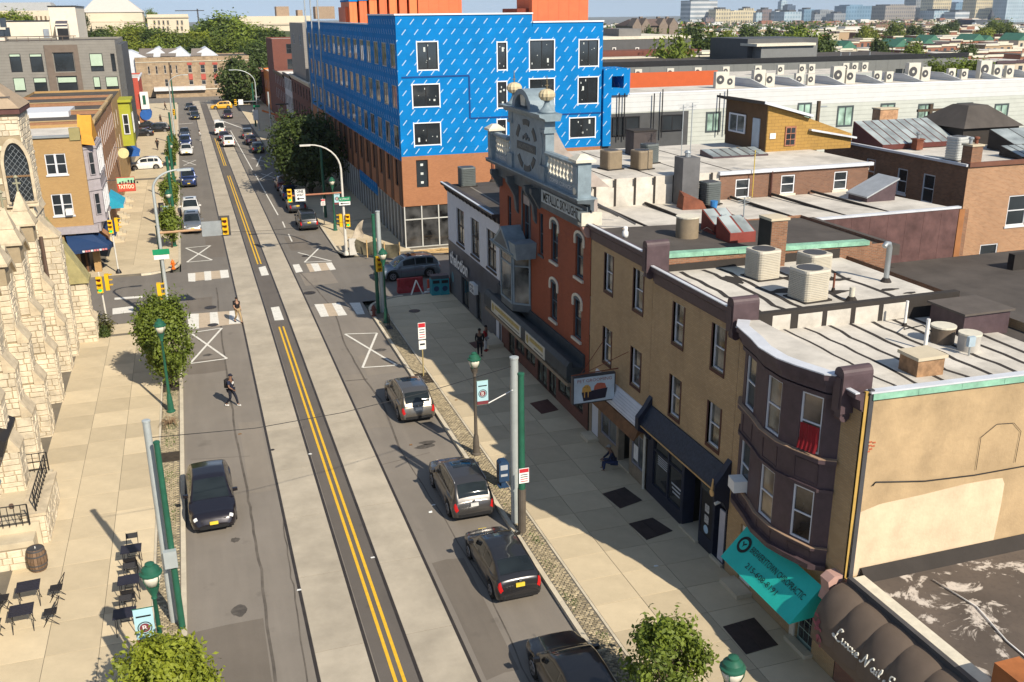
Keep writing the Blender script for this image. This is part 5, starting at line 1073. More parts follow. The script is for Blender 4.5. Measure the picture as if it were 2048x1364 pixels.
for k in range(8): 
    p = PY(1480+k*75,170,92); tag(part(None,'roof_divider',WCAP,lambda q: q.extr([(p.x,86,ZC1-.5),(p.x,93.5,ZC1-.5),(p.x,93.5,ZC1+.3),(p.x,90,ZC1+.3)],(.15,0,0))),nth('low sloping white divider wall on the white terrace roof',k),'divider wall','divider walls on the white terrace roof')
t2 = thing('second_terrace','second white and orange terrace one row behind the white terrace','building',(36,112,0))
a,b = PY(1240,150,112),PY(1435,150,112); part(t2,'orange_wall',mat('orange_render',(.50,.10,.03),.7,var=.06),lambda q: q.box(a.x,b.x,112,112.3,0,PY(1300,145,112).z))
a2,b2_ = PY(1452,150,112),PY(1788,150,112); part(t2,'grey_wall',siding('pale_grey_siding',(.36,.38,.36),.25,True,.05,.25),lambda q: q.box(a2.x,b2_.x,112,112.3,0,PY(1600,150,112).z)); part(t2,'roof',SILVER,lambda q: q.box(a.x,b2_.x,112.3,124,PY(1600,150,112).z-.5,PY(1600,150,112).z-.1)); part(t2,'link_wall',DGS,lambda q: q.box(b.x,a2.x,112.5,113,0,PY(1600,152,112).z))
g3 = thing('grey_warehouse','long dark grey warehouse with black roof edge and slim windows','building',(60,140,0))
FG = Fr((0,138,0),(1,0,0),(0,-1,0))
xa,xb = PY(1205,140,138).x,PY(1935,125,138).x; zt3 = PY(1800,118,138).z
gw = [(PY(x,150,138).x,PY(x+14,150,138).x,PY(x,158,138).z,PY(x,138,138).z) for x in (1790,1806,1826,1841,1863,1904,1922)]
m = MB(); FG.wall(m,xa,xb,0,zt3,gw,.2); m.build('front_wall',siding('grey_wall_panel',(.15,.155,.15),2.4,True,.06,.25),g3); part(g3,'roof_edge',BLACK,lambda q: FG.box(q,xa,xb,zt3,zt3+.75,-.3,.1)); part(g3,'roof',TARR,lambda q: q.box(xa,xb,138.3,165,zt3-.4,zt3+.1)); part(g3,'side_wall',DGS,lambda q: q.poly([(xb,138,0),(xb,165,0),(xb,165,zt3),(xb,138,zt3)]))
for w_ in gw: win(g3,FG,*w_,BLACK,GLASS,.08,.12,False,0)
pxbox(g3,'penthouse',DGS,1496,1632,78,128,142,12,zt3); pxbox(g3,'penthouse',siding('mid_grey_siding',(.16,.165,.165),.3,True,.06,.2),1523,1632,93,124,139.5,3,zt3); pxbox(g3,'penthouse_roof',CREAM,1514,1632,88,90.5,139,5)
for x in (1682,1700,1740): 
    a = PY(x,118,139); part(g3,'vent_pipe',GALV,lambda q: q.tube([(a.x,139.2,zt3),(a.x,139.2,zt3+1.2)],.1,6))
g4 = thing('dark_brick_block','wide dark flat block with three tiny windows and red brick base','building',(50,165,0))
pxbox(g4,'wall',DGS,1205,1381,76,104,172,20,0); pxbox(g4,'coping',CREAM,1205,1381,74,76.2,171.9,20); pxbox(g4,'brick_base',DKB,1205,1402,103,124,166,5.9,0); pxbox(g4,'low_wall',CREAM,1205,1500,117,128,160,5,0); pxbox(g4,'tank_room',mat('grey_render',(.17,.165,.16),.8),1238,1282,58,76,174,8)
for x in (1225,1271,1313): pxbox(g4,'window',WHITE,x,x+7,95,104,171.95,.05); 
for x in (1226.5,1272.5,1314.5): pxbox(g4,'pane',GLASS,x,x+4,96.5,103.5,171.9,.05)
pxbox(g4,'annex',DGS,1404,1474,106,117,163,8,0); pxbox(g4,'annex_roof',CREAM,1404,1474,104,106.3,162.8,8)
# ================================================================ THE CHURCH AND THE LEFT SIDE
STONE = mat('church_stone',(.57,.495,.375),.9,var=.17,sc_=2.2,rnd=.16,bump=.5,bs=9,dirt=.12)
STONEF = mat('church_stone_field',(.57,.495,.375),.9,var=.3,sc_=1.3,bump=.5,bs=9,dirt=.12)
STMORT = mat('church_mortar',(.33,.265,.175),.95,var=.15,sc_=2)
DRESS = mat('dressed_stone',(.52,.435,.31),.85,var=.22,sc_=2,bump=.2,bs=12,dirt=.3)
SLATEC = mat('church_slate',(.075,.068,.062),.6,var=.3,sc_=5,bump=.4,bs=7)
TILEC = mat('tower_tiles',(.34,.26,.18),.8,var=.15,sc_=2)
church = thing('church','cream stone gothic church with stepped buttresses, lancet windows and square tower','church',(-9,30,0))
_sing = [0]; stuff = MB()
def stones(fr,u0,u1,v0,v1,skip=None,single=False,d=0.):
    v = v0
    while v < v1-.08:
        h = min(R.choice((.2,.26,.3,.36)),v1-v); h = v1-v if v1-v-h < .12 else h; u = u0
        while u < u1-.05:
            w_ = min(R.uniform(.32,.85),u1-u); w_ = u1-u if u1-u-w_ < .2 else w_
            a,b,c,e = u+.012,u+w_-.012,v+.011,v+h-.011
            if not (skip and skip((a+b)/2,(c+e)/2,w_/2,h/2)):
                p = R.uniform(.025,.07); t = .022; one = single and _sing[0] < 300
                m = MB() if one else stuff; j = lambda: R.uniform(-.012,.012)
                A = [fr.p(a,c,d),fr.p(b,c,d),fr.p(b,e,d),fr.p(a,e,d)]; B = [fr.p(a+t+j(),c+t+j(),d+p+j()),fr.p(b-t+j(),c+t+j(),d+p+j()),fr.p(b-t+j(),e-t+j(),d+p+j()),fr.p(a+t+j(),e-t+j(),d+p+j())]
                i = m.vs(A+B)
                for q in ((4,5,6,7),(0,1,5,4),(1,2,6,5),(2,3,7,6),(3,0,4,7)): m.fc(*[i+k for k in q])
                if one: _sing[0] += 1; m.build('stone',STONE,church)
            u += w_
        v += h
def FPX_(x,y0): return Fr((x,y0,0),(0,1,0),(1,0,0))
def FNY_(x0,y): return Fr((x0,y,0),(1,0,0),(0,-1,0))
# tower
TX0,TX1,TY0,TY1 = -14.6,-8.95,60.2,64.0
part(church,'tower',STMORT,lambda q: q.box(TX0,TX1,TY0,TY1,0,14.5))
wx,wz0,wz1 = PY(33,330,TY0).x,PY(55,402,TY0).z,PY(33,285,TY0).z; ww = .82
def gothic(uc,hw,v0,v1,n=7):   # pointed arch outline, springing at 68 % height
    vs = v0+(v1-v0)*.62; r = [(uc-hw,v0),(uc+hw,v0)]
    for k in range(n+1): a = k/n; r.append((uc+hw*(1-a**1.6),vs+(v1-vs)*sin(a*pi/2)))
    for k in range(n-1,-1,-1): a = k/n; r.append((uc-hw*(1-a**1.6),vs+(v1-vs)*sin(a*pi/2)))
    return r
fT = FNY_(0,TY0)
def gwin(fr,uc,hw,v0,v1,lattice=True,par=None):
    out = gothic(uc,hw+.16,v0-.1,v1+.25); inn = gothic(uc,hw,v0,v1)
    def f(q):
        n = len(out)
        for k in range(n):
            a,b,c,d = out[k],out[(k+1) % n],inn[(k+1) % n],inn[k]; q.hexa([fr.p(*d,-.02),fr.p(*a,-.02),fr.p(*b,-.02),fr.p(*c,-.02),fr.p(*d,.1),fr.p(*a,.1),fr.p(*b,.1),fr.p(*c,.1)])
    w_ = part(church,'window',DRESS,f); part(w_,'pane',GLASS,lambda q: q.poly([fr.p(u,v,.012) for u,v in inn]))
    if lattice:
        for s in (-1,1):
            def f(q):
                for k in range(-9,12):
                    pts = []
                    for t in range(25):
                        v = v0+(v1-v0)*t/24; u = uc-hw+.28*k+s*(v-v0)*.8
                        lim = hw if v < v0+(v1-v0)*.62 else hw*max(0,1-((v-v0-(v1-v0)*.62)/((v1-v0)*.38))**1.7)
                        if abs(u-uc) < lim: pts.append(fr.p(u,v,.03))
                    if len(pts) > 1: q.tube([pts[0],pts[-1]],.012,4,False)
            part(w_,'lattice',GALV,f)
        part(w_,'transom',mat('bronze_bar',(.20,.12,.06),.6),lambda q: fr.box(q,uc-hw,uc+hw,v0+(v1-v0)*.42,v0+(v1-v0)*.45,.012,.07))
    part(w_,'sill',DRESS,lambda q: fr.prof(q,uc-hw-.2,uc+hw+.2,[(0,v0-.1),(0,v0-.3),(.16,v0-.3),(.16,v0-.22)])); return w_
gwin(fT,wx,.62,wz0,wz1)
def inwin(uc,hw,v0,v1): return lambda u,v,a,b: abs(u-uc) < hw+a and v0-.1-b < v < v1+.15+b and (abs(u-uc) < hw+.1 or v < v1-.5)
stones(fT,TX0,TX1,7.2,14.3,inwin(wx,.72,wz0-.2,wz1+.2),True)
stones(fT,TX0,TX1,3,7.2,None); stones(FPX_(TX1,0),TY0,TY1,0,14.3)
part(church,'string_course',DRESS,lambda q: q.hexa([(TX0,TY0-.18,8.75),(TX1+.18,TY0-.18,8.75),(TX1+.18,TY1+.1,8.75),(TX0,TY1+.1,8.75),(TX0,TY0-.05,9.1),(TX1+.05,TY0-.05,9.1),(TX1+.05,TY1+.1,9.1),(TX0,TY1+.1,9.1)]))
part(church,'tower_eaves',mat('dark_red_eaves',(.11,.05,.045),.7),lambda q: q.box(TX0-.15,TX1+.18,TY0-.2,TY1+.18,14.45,14.75))
part(church,'tower_roof',TILEC,lambda q: q.hexa([(TX0-.2,TY0-.28,14.75),(TX1+.22,TY0-.28,14.75),(TX1+.22,TY1+.22,14.75),(TX0-.2,TY1+.22,14.75),(TX0+2.2,TY0+2.0,17.2),(TX1-2.4,TY0+2.0,17.2),(TX1-2.4,TY1-2,17.2),(TX0+2.2,TY1-2,17.2)]))
for k,(z,e) in enumerate(((15.3,.48),(15.9,.98))): part(church,'tile_band',mat('tile_band_dark',(.10,.09,.085),.7),lambda q: q.box(TX0-.2+e,TX1+.25-e,TY0-.31+e,TY0-.2+e,z,z+.07))
# corner buttress of the tower with its stone cap
part(church,'corner_buttress',STMORT,lambda q: (q.box(-8.95,-7.9,60.4,61.6,0,7.4),))
stones(FNY_(-8.95,60.4),0,1.05,0,7.3,None,True); stones(FPX_(-7.9,60.4),0,1.2,0,7.3)
part(church,'weathering',DRESS,lambda q: q.extr([(-8.95,60.35,7.4),(-7.85,60.35,7.4),(-8.95,60.35,8.7)],(0,1.3,0)))
part(church,'corner_pier',STMORT,lambda q: (q.box(-8.95,-7.15,63.2,64.5,0,3.9),q.box(-8.95,-6.95,62.95,64.7,0,1.5)))
stones(FNY_(-8.95,63.2),0,1.8,1.5,3.85,None,True); stones(FNY_(-8.95,62.95),0,2.0,0,1.45,None,True); stones(FPX_(-6.95,62.95),0,1.75,0,1.45); stones(FPX_(-7.15,63.2),0,1.3,1.5,3.85)
part(church,'pier_ledge',DRESS,lambda q: q.hexa([(-8.2,62.85,1.45),(-6.85,62.85,1.45),(-6.85,64.8,1.45),(-8.2,64.8,1.45),(-8.2,63.15,1.75),(-7.1,63.15,1.75),(-7.1,64.55,1.75),(-8.2,64.55,1.75)]))
part(church,'pier_cap',mat('mossy_stone',(.33,.29,.14),.9,var=.2,sc_=2,bump=.3),lambda q: (q.box(-8.95,-6.95,63.0,64.7,3.9,4.1),q.extr([(-8.95,63.05,4.1),(-7.0,63.05,4.1),(-8.95,63.05,7.9)],(0,1.6,0))))
# nave wall, windows, buttresses
NX_ = -9.25; part(church,'nave_wall',STMORT,lambda q: q.box(-20,NX_,28,TY0,0,7.6))
fN = FPX_(NX_,0); BY = [58.2,53.2,48.6,44.4,40.6]
mids = [(a+b)/2 for a,b in zip(BY,BY[1:])]
def navskip(u,v,a,b): return any(abs(u-c) < .5+a and 2.3-b < v < 6.9 for c in mids)
stones(fN,28,TY0,0,7.5,navskip,False)
for c in mids: gwin(fN,c,.36,2.6,6.5,False)
for i,y in enumerate(BY):
    part(church,'buttress',STMORT,lambda q: (q.box(NX_,-8.0,y-.55,y+.55,0,2.9),q.box(NX_,-8.35,y-.5,y+.5,2.9,5.0),q.box(NX_,-8.75,y-.45,y+.45,5.0,7.8)))
    for x1,w_,z0,z1 in ((-8.0,.55,0,2.9),(-8.35,.5,2.95,5.0),(-8.75,.45,5.05,7.8)):
        stones(FNY_(NX_,y-w_),0,x1-NX_,z0,z1,None,True); stones(FPX_(x1,y-w_),0,2*w_,z0,z1,None,True)
    for x1,x2,w_,z0,z1 in ((-7.93,-8.35,.62,2.88,3.7),(-8.28,-8.75,.57,4.98,5.9)): part(church,'weathering',DRESS,lambda q: q.extr([(x2-.02,y-w_,z0),(x1,y-w_,z0),(x1,y-w_,z0+.12),(x2-.02,y-w_,z1)],(0,2*w_,0)))
    cx = -9.2   # gabled pinnacle
    if i < 4:
        pn = part(church,'pinnacle',STMORT,lambda q: q.box(cx-.55,cx+.45,y-.5,y+.5,7.8,8.7))
        part(pn,'pinnacle_cap',DRESS,lambda q: (q.box(cx-.72,cx+.62,y-.66,y+.66,8.7,8.82),q.hexa([(cx-.7,y-.64,8.82),(cx+.6,y-.64,8.82),(cx+.6,y+.64,8.82),(cx-.7,y+.64,8.82),(cx-.4,y-.34,9.5),(cx+.3,y-.34,9.5),(cx+.3,y+.34,9.5),(cx-.4,y+.34,9.5)]),q.hexa([(cx-.44,y-.38,9.5),(cx+.34,y-.38,9.5),(cx+.34,y+.38,9.5),(cx-.44,y+.38,9.5),(cx-.1,y-.06,10.5),(cx+.02,y-.06,10.5),(cx+.02,y+.06,10.5),(cx-.1,y+.06,10.5)])))
        part(pn,'finial',mat('mossy_finial',(.30,.29,.20),.9),lambda q: (q.tube([(cx-.04,y,10.4),(cx-.04,y,11.3)],.05,6),q.tube([(cx-.24,y,10.95),(cx+.16,y,10.95)],.05,6),q.lathe((cx-.04,y,11.2),[(.04,0),(.13,.08),(.04,.2)],8)))
for a,b in zip(BY,BY[1:]):   # stone gables over the windows
    c = (a+b)/2; hw = (a-b)/2-.5
    part(church,'gable',STMORT,lambda q: q.extr([(NX_-.3,c-hw,7.4),(NX_-.3,c+hw,7.4),(NX_-.3,c,8.9)],(.35,0,0)))
    for s in (-1,1): part(church,'gable_coping',DRESS,lambda q: q.extr([(NX_-.45,c+s*hw,7.35),(NX_-.45,c,8.85),(NX_-.45,c,9.1),(NX_-.45,c+s*(hw+.15),7.5)],(.65,0,0)))
part(church,'nave_roof',SLATEC,lambda q: q.hexa([(-20,28,7.5),(NX_-.2,28,7.5),(NX_-.2,TY0,7.5),(-20,TY0,7.5),(-20,28,13.5),(NX_-.2,28,7.75),(NX_-.2,TY0,7.75),(-20,TY0,13.5)]))
for k in range(4): part(church,'roof_ridge_tile',TILEC,lambda q: q.hexa([(-16,34+k*7,11.3),(-10.2,34+k*7,8.3),(-10.2,37+k*7,8.3),(-16,37+k*7,11.3),(-16,35.4+k*7,12.4),(-10.6,35.4+k*7,9.8),(-10.6,35.6+k*7,9.8),(-16,35.6+k*7,12.4)]))
part(church,'downpipe',mat('brown_downpipe',(.10,.065,.05),.6),lambda q: q.tube([(-8.75,59.9,7.6),(-8.75,59.9,3),(-8.6,59.6,2.6),(-8.6,59.5,.1)],.11,8))
part(church,'downpipe',mat('brown_downpipe',(.10,.065,.05),.6),lambda q: q.tube([PX(22,1010,-8.3),PX(48,1095,-8.3),PX(52,1115,-8.0),G(62,1140,.1)],.09,8))
# stoop with walls and railings
part(church,'stoop',CONC,lambda q: (q.box(-8.9,-7.15,37.0,41.8,0,1.15),q.box(-8.9,-7.3,36.2,37.0,0,.8),q.box(-8.9,-7.3,35.5,36.2,0,.45)))
part(church,'stoop_wall',STMORT,lambda q: (q.box(-7.75,-6.95,37.2,40.9,0,1.3),q.box(-8.9,-7.2,35.45,35.55,0,.9)))
stones(FPX_(-6.95,37.2),0,3.7,0,1.28,None,True); stones(FNY_(-7.75,37.2),0,.8,0,1.28,None,True); stones(FNY_(-8.9,35.45),0,1.7,0,.9,None,True)
for k in range(3): part(church,'coping_stone',DRESS,lambda q: q.box(-7.8,-6.88,37.15+k*1.26,38.39+k*1.26,1.31,1.42))
stones(FPX_(NX_+.6,28),0,7.4,0,3.4,None,True); part(church,'low_wall',STMORT,lambda q: q.box(NX_,NX_+.6,28,35.4,0,3.4))
part(church,'door_trim',mat('white_trim',(.55,.54,.50),.6),lambda q: q.box(-8.62,-8.5,33.2,33.9,0,3.2))
def railing(par,A,B,h,n):
    A,B = V(A),V(B); zz = V((0,0,h))
    for s_ in (h,h*.55,.12): part(par,'rail',BLACK,lambda q: q.tube([A+V((0,0,s_)),B+V((0,0,s_))],.022,6))
    for k in range(n+1): p = A+(B-A)*(k/n); part(par,'baluster',BLACK,lambda q: q.tube([p,p+zz],.016 if 0 < k < n else .03,6))
for i,(A,B,n) in enumerate((((-7.25,37.4,1.42),(-7.25,40.8,1.42),9),((-8.7,41.7,1.15),(-7.3,41.7,1.15),5),((-8.6,36.9,1.15),(-7.45,36.9,1.15),5))):
    t = thing('handrail',('black iron railing along the church stoop wall','black iron railing at the far end of the church stoop','black iron railing at the near end of the church stoop, above the barrel')[i],'railing',A); railing(t,A,B,.85,n)
stuff.build('stone',STONEF,church,kind='stuff')
t = thing('door_awning','black awning box over the church side door at the left edge','awning',(-8,44,2.5))
P = [PX(0,862,-7.8),PX(30,860,-7.6),PX(40,880,-7.2)]
part(t,'canvas',mat('black_canvas',(.022,.02,.02),.6),lambda q: q.extr([(-9.3,38.9,4.0),(-8.5,38.9,4.0),(-8.15,38.9,3.8),(-8.35,38.9,3.2),(-9.3,38.9,3.2)],(0,2.6,0))); part(t,'emblem',WPR,lambda q: q.box(-7.93,-7.9,43.6,44.0,3.85,4.1)) if False else None
t = thing('hanging_lamp_hood','pale blue grey metal hood by the church side door','awning',(-8.2,36,2.8))
part(t,'hood',mat('pale_blue_metal',(.26,.34,.36),.5,.2),lambda q: q.extr([(-9.2,35.6,3.6),(-8.5,35.6,3.0),(-8.35,35.6,2.6),(-8.6,35.6,2.2),(-9.2,35.6,2.2)],(0,2.4,0)))
# ---------------------------------------------------------------- corner house with blue awnings
BUFF = brick('buff_brick',(.42,.26,.10),(.37,.22,.085),(.34,.23,.11),var=.1); LAV = mat('lavender_paint',(.34,.31,.33),.6,var=.12,sc_=3,dirt=.2)
L2 = house('corner_house','tan brick corner house with lavender bay windows and navy awnings',-22,-7.95,81,90.5,10.9,BUFF,SILVER,wins_f=[(-10.65,-9.2,8.1,9.65),(-10.65,-9.2,4.95,6.6),(-14,-12.6,8.1,9.65)],wins_s=[],side=1,z0=3.5,sill=.08)
for w_ in ((-10.0,-9.85,8.1,9.65),(-10.0,-9.85,4.95,6.6)): part(L2,'mullion',WHITEM,lambda q: q.box(w_[0],w_[1],80.95,81.05,w_[2],w_[3]))
part(L2,'window_unit',WHITE,lambda q: q.box(-9.75,-9.25,80.6,81.05,5.0,5.45))
part(L2,'wall',BUFF,lambda q: (q.box(-22,-10.2,81.0,90.5,0,3.5),q.box(-9.9,-9.3,81.0,81.6,0,3.5),q.box(-8.4,-7.9,81.6,82.2,0,3.5))); part(L2,'shopfront',mat('dark_shopfront',(.035,.025,.02),.6,var=.4),lambda q: q.box(-10.2,-8.7,81.9,90.4,0,3.5)); part(L2,'shop_door',mat('brown_wood',(.14,.07,.035),.6),lambda q: q.box(-9.0,-8.85,81.85,81.9,0,2.6))
part(L2,'cornice',LAV,lambda q: (q.box(-22,-7.6,80.7,81.2,3.5,4.05),q.box(-8.1,-7.45,81.2,90.5,3.5,4.05)))
part(L2,'parapet_block',mat('mossy_block',(.30,.26,.12),.9),lambda q: q.box(-8.7,-7.95,80.9,81.5,10.6,11.5)); part(L2,'parapet_coping',GALV,lambda q: q.box(-22,-8.7,80.85,81.3,10.85,11.0))
part(L2,'gable_ornament',mat('orange_gable',(.55,.26,.035),.7),lambda q: q.extr([(-7.2,81.4,10.3),(-7.2,86.5,10.3),(-7.2,83.6,12.2)],(-.9,.0,0)))
part(L2,'pent_roof',mat('orange_gable',(.55,.26,.035),.7),lambda q: q.extr([(-8.2,81.2,10.3),(-7.0,81.2,10.1),(-7.6,83.5,12.1),(-8.2,83.5,12.3)],(0,.05,0)))
bay = part(L2,'bay',LAV,lambda q: q.extr([(-7.95,81.5,4.05),(-7.1,82.2,4.05),(-7.1,87.5,4.05),(-7.95,88.3,4.05)],(0,0,6.0)))
for z in (4.1,6.6,7.5,9.8): part(bay,'moulding',LAV,lambda q: q.extr([(-7.95,81.4,z),(-7.02,82.15,z),(-7.02,87.6,z),(-7.95,88.4,z)],(0,0,.14)))
fb = Fr((-7.95,81.5,0),(.85,.7,0),(.7,-.85,0)); fs = Fr((-7.1,82.2,0),(0,1,0),(1,0,0))
for z0,z1 in ((4.7,6.4),(7.8,9.6)):
    win(bay,fb,.3,.8,z0,z1,LAV,GLASS,.06,-.02)
    for k in range(3): win(bay,fs,.35+k*1.7,1.45+k*1.7,z0,z1,WHITEM,GLASS,.07,-.02)
AWN = mat('navy_canvas',(.012,.035,.10),.6,var=.08)
aw1 = part(L2,'awning',AWN,lambda q: (q.poly([(-10.1,81.1,3.45),(-8.3,81.1,3.45),(-7.0,80.2,2.5),(-9.8,79.6,2.4)]),q.poly([(-8.3,81.1,3.45),(-7.9,81.6,3.45),(-6.7,81.2,2.5),(-7.0,80.2,2.5)]),q.poly([(-9.8,79.6,2.4),(-7.0,80.2,2.5),(-6.7,81.2,2.5),(-6.7,81.2,2.2),(-7.0,80.2,2.2),(-9.8,79.6,2.1)])))
part(L2,'awning',AWN,lambda q: q.poly([(-13.4,81.0,3.4),(-10.6,81.0,3.4),(-10.6,79.9,2.3),(-13.4,79.9,2.3)])); part(L2,'awning',AWN,lambda q: q.poly([(-7.9,84,3.45),(-7.9,89,3.45),(-6.7,89,2.4),(-6.7,84,2.4)]))
for k in range(9): part(aw1,'awning_print',mat('pink_print',(.60,.22,.22),.6) if k % 3 else WPR,lambda q: q.box(-8.9+k*.2,-8.74+k*.2,79.72+k*.043,79.73+k*.043,2.2,2.34))
lr_ = thing('rear_block','white roofed block with a long white plant box behind the corner house','building',(-15,95,0))
part(lr_,'wall',mat('white_render',(.52,.50,.47),.8),lambda q: q.box(-26,-10.5,96,118,0,9.6)); part(lr_,'roof',SILVER,lambda q: q.box(-26,-8.2,90.6,117,9.6,9.9)); part(lr_,'plant_box',WHITEM,lambda q: q.box(-19,-10.3,98,104,9.9,11.3)); part(lr_,'tar_strip',TAR,lambda q: q.box(-26,-8.3,91.5,94.5,9.9,9.95)); part(lr_,'tar_strip',TAR,lambda q: q.box(-24,-8.3,112,117.5,9.9,10.5)); part(lr_,'roof_drum',BLACK,lambda q: q.lathe((-9.6,106,9.9),[(.6,0),(.6,.5),(.4,.6)],12))
BRWN = brick('brown_red_brick',(.34,.155,.07),(.27,.115,.05),(.30,.2,.13),var=.15)
for i,(y0,y1,lab) in enumerate(((91.2,99.9,'brown brick rowhouse next past the lavender bay house'),(100.1,108.6,'brown brick rowhouse in the middle of the left row'),(108.8,117.6,'brown brick rowhouse just before the olive bay house'))):
    house('rowhouse',lab,-18,-7.9,y0,y1,11.1+.1*i,BRWN,TARR,wins_s=grid(y0,y1,4,.85,((4.6,6.4),(7.8,9.6))),side=1,corn=mat('tan_cornice',(.38,.27,.14),.7),group='brown brick rowhouses on the left side')
oh = house('olive_house','tan house with a bright olive green bay window on the left side',-18,-7.9,118,137.4,10.6,BUFF,TARR,wins_s=grid(118,126,2,.9,((4.6,6.4),(7.4,9.2))),side=1)
OLV = mat('olive_paint',(.32,.33,.03),.6,var=.08); bo = part(oh,'bay',OLV,lambda q: q.box(-7.9,-6.6,128.5,133.5,4.4,9.6)); part(bo,'cap',OLV,lambda q: q.box(-7.9,-6.4,128.2,133.8,9.6,9.9)); win(bo,Fr((-7.9,128.5,0),(1,0,0),(0,-1,0)),.3,1.0,5.8,8.2,WHITEM,GLASS,.1,-.03); win(bo,Fr((-6.6,128.5,0),(0,1,0),(1,0,0)),1.5,3.5,5.8,8.2,WHITEM,GLASS,.1,-.03)
# grey office and the white building behind it
GS = siding('warm_grey_siding',(.21,.195,.17),.35,False,.08,.3)
def P138(x,y): return PY(x/4.547,y/4.547,138)
gw = []
for x0,x1,y0,y1 in ((70,210,490,655),(255,405,490,655),(475,685,485,648),(800,950,487,648),(993,1062,487,650),(108,243,708,835),(293,440,708,835),(510,715,700,835),(835,925,698,830),(947,1087,698,830)):
    a,b = P138(x0+8,y0),P138(x1,y1); gw.append((a.x,b.x,b.z,a.z))
go = house('office_block','grey clad office block with wide windows and pale green blinds',-26,-7.85,138,158,P138(800,366).z,GS,TARR,'building',gw,[],side=1,fm=BLACK,rail=False)
for i,k in enumerate((.12,.12,0,.7,0,.9,.3,.35,.7,.65)):
    if k: w_ = gw[i]; part(go,'blind',BLIND,lambda q: q.box(w_[0]+.08,w_[1]-.08,137.93,137.95,w_[3]-.08-(w_[3]-w_[2]-.16)*k,w_[3]-.08))
a,b = P138(395,400),P138(470,640); c,d = P138(690,640),P138(735,835)
for bx in ((P138(398,430).x,gw[2][0]-.1,gw[7][2]-.2,gw[2][3]+1.0),(gw[2][1]+.1,P138(735,640).x,gw[7][2]-.2,gw[2][3]+1.0),(gw[2][0]-.1,gw[2][1]+.1,gw[2][3]+.1,gw[2][3]+1.0),(gw[2][0]-.1,gw[2][1]+.1,gw[7][3]+.1,gw[2][2]-.1)): part(go,'brown_surround',mat('brown_grey_brick',(.16,.125,.10),.8),lambda q: q.box(bx[0],bx[1],137.85,138,bx[2],bx[3]))
part(go,'terrace_rail',mat('bronze_rail',(.12,.09,.07),.6),lambda q: q.box(-24,P138(690,330).x,137.9,138,P138(300,332).z-.06,P138(300,332).z+.04)); 
for k in range(9): part(go,'rail_post',mat('bronze_rail',(.12,.09,.07),.6),lambda q: q.box(-23+k*1.3,-22.95+k*1.3,137.92,137.98,P138(800,366).z,P138(300,332).z))
part(go,'upper_part',DGS,lambda q: q.box(-7.9,-7.2,140,157,3,P138(800,366).z-.6))
wb = thing('white_loft','white rendered loft building with a stair hut behind the grey office','building',(-16,160,0)); WR = mat('cream_render',(.66,.60,.50),.8,var=.06)
def P160(x,y): return PY(x/4.547,y/4.547,160)
a,b,c = P160(435,62),P160(655,70),P160(710,395); part(wb,'wall',WR,lambda q: q.box(a.x,b.x+.4,160,175,0,a.z)); part(wb,'coping',BLACK,lambda q: q.box(a.x-.1,b.x+.5,159.9,175,a.z,a.z+.15))
a2 = P160(60,197); part(wb,'low_wall',WR,lambda q: q.box(a2.x-4,a.x,159,170,0,a2.z)); part(wb,'coping',BLACK,lambda q: q.box(a2.x-4,a.x,158.9,170,a2.z,a2.z+.12))
p0,p1 = P160(515,215),P160(650,390); part(wb,'stair_hut',WR,lambda q: q.box(p0.x,p1.x,157.5,159.9,p1.z-1,p0.z)); part(wb,'solar_panel',mat('solar_dark',(.03,.03,.06),.3),lambda q: q.hexa([(p0.x,157.4,p0.z-.3),(p1.x,157.4,p0.z-.3),(p1.x,159,p0.z+.3),(p0.x,159,p0.z+.3),(p0.x,157.4,p0.z-.2),(p1.x,157.4,p0.z-.2),(p1.x,159,p0.z+.4),(p0.x,159,p0.z+.4)]))
p2,p3 = P160(400,262),P160(470,395); part(wb,'door',mat('grey_blue_door',(.25,.28,.32),.5),lambda q: q.box(p2.x,p3.x,158.8,158.95,p3.z,p2.z)); p4 = P160(595,322); part(wb,'window',BLACK,lambda q: q.box(p4.x-.7,p4.x+.7,157.4,157.48,p4.z-1,p4.z+1))
wh = thing('white_house','white gabled house with small dark windows at the far left edge','house',(-32,158,0)); p = P160(60,185); part(wh,'wall',WR,lambda q: q.box(-40,p.x,156,166,0,p.z)); part(wh,'cornice',CREAM,lambda q: q.box(-40,p.x+.3,155.7,156,p.z-1.2,p.z-.9))
for x,y in ((28,205),(10,290),(65,290)): q4 = PY(x/4.547,y/4.547,156); part(wh,'window',GLASS,lambda q: q.box(q4.x-.4,q4.x+.4,155.9,156,q4.z-.6,q4.z+.6))
# red house and the others before the end of the street
def P190(x,y): return PY(260+x/6.82,60+y/6.82,190)
RDP = mat('red_paint_wall',(.42,.075,.05),.7,var=.1); zt_ = P190(100,650).z
rd = house('red_house','bright red painted corner house with arched shop window and white sign',-14,-7.8,190,206,zt_,RDP,SILVER,wins_f=[],wins_s=grid(190,206,3,1.,((4,6),)),side=1,corn=WHITEM)
part(rd,'brick_base',SITEB,lambda q: q.box(-10.6,-7.7,189.8,190,0,3.6)); part(rd,'arched_window',GLASS,lambda q: q.extr([(-9.3+.95*cos(pi*k/10),189.75,2.1+.9*sin(pi*k/10)) for k in range(11)]+[(-10.25,189.75,.9),(-8.35,189.75,.9)],(0,.06,0))); part(rd,'window_print',WPR,lambda q: q.box(-10.2,-8.4,189.7,189.75,.9,1.5))
part(rd,'wall_sign',WPR,lambda q: q.box(-7.8,-6.4,189.3,189.5,3.6,6.6)); part(rd,'sign_print',GREENP,lambda q: q.box(-7.4,-6.9,189.25,189.3,4.4,6.0)); part(rd,'blue_awning',mat('blue_canvas',(.02,.10,.35),.6),lambda q: q.tube([(-7.2,189.5,2.6),(-7.2,194,2.6)],1.0,10))
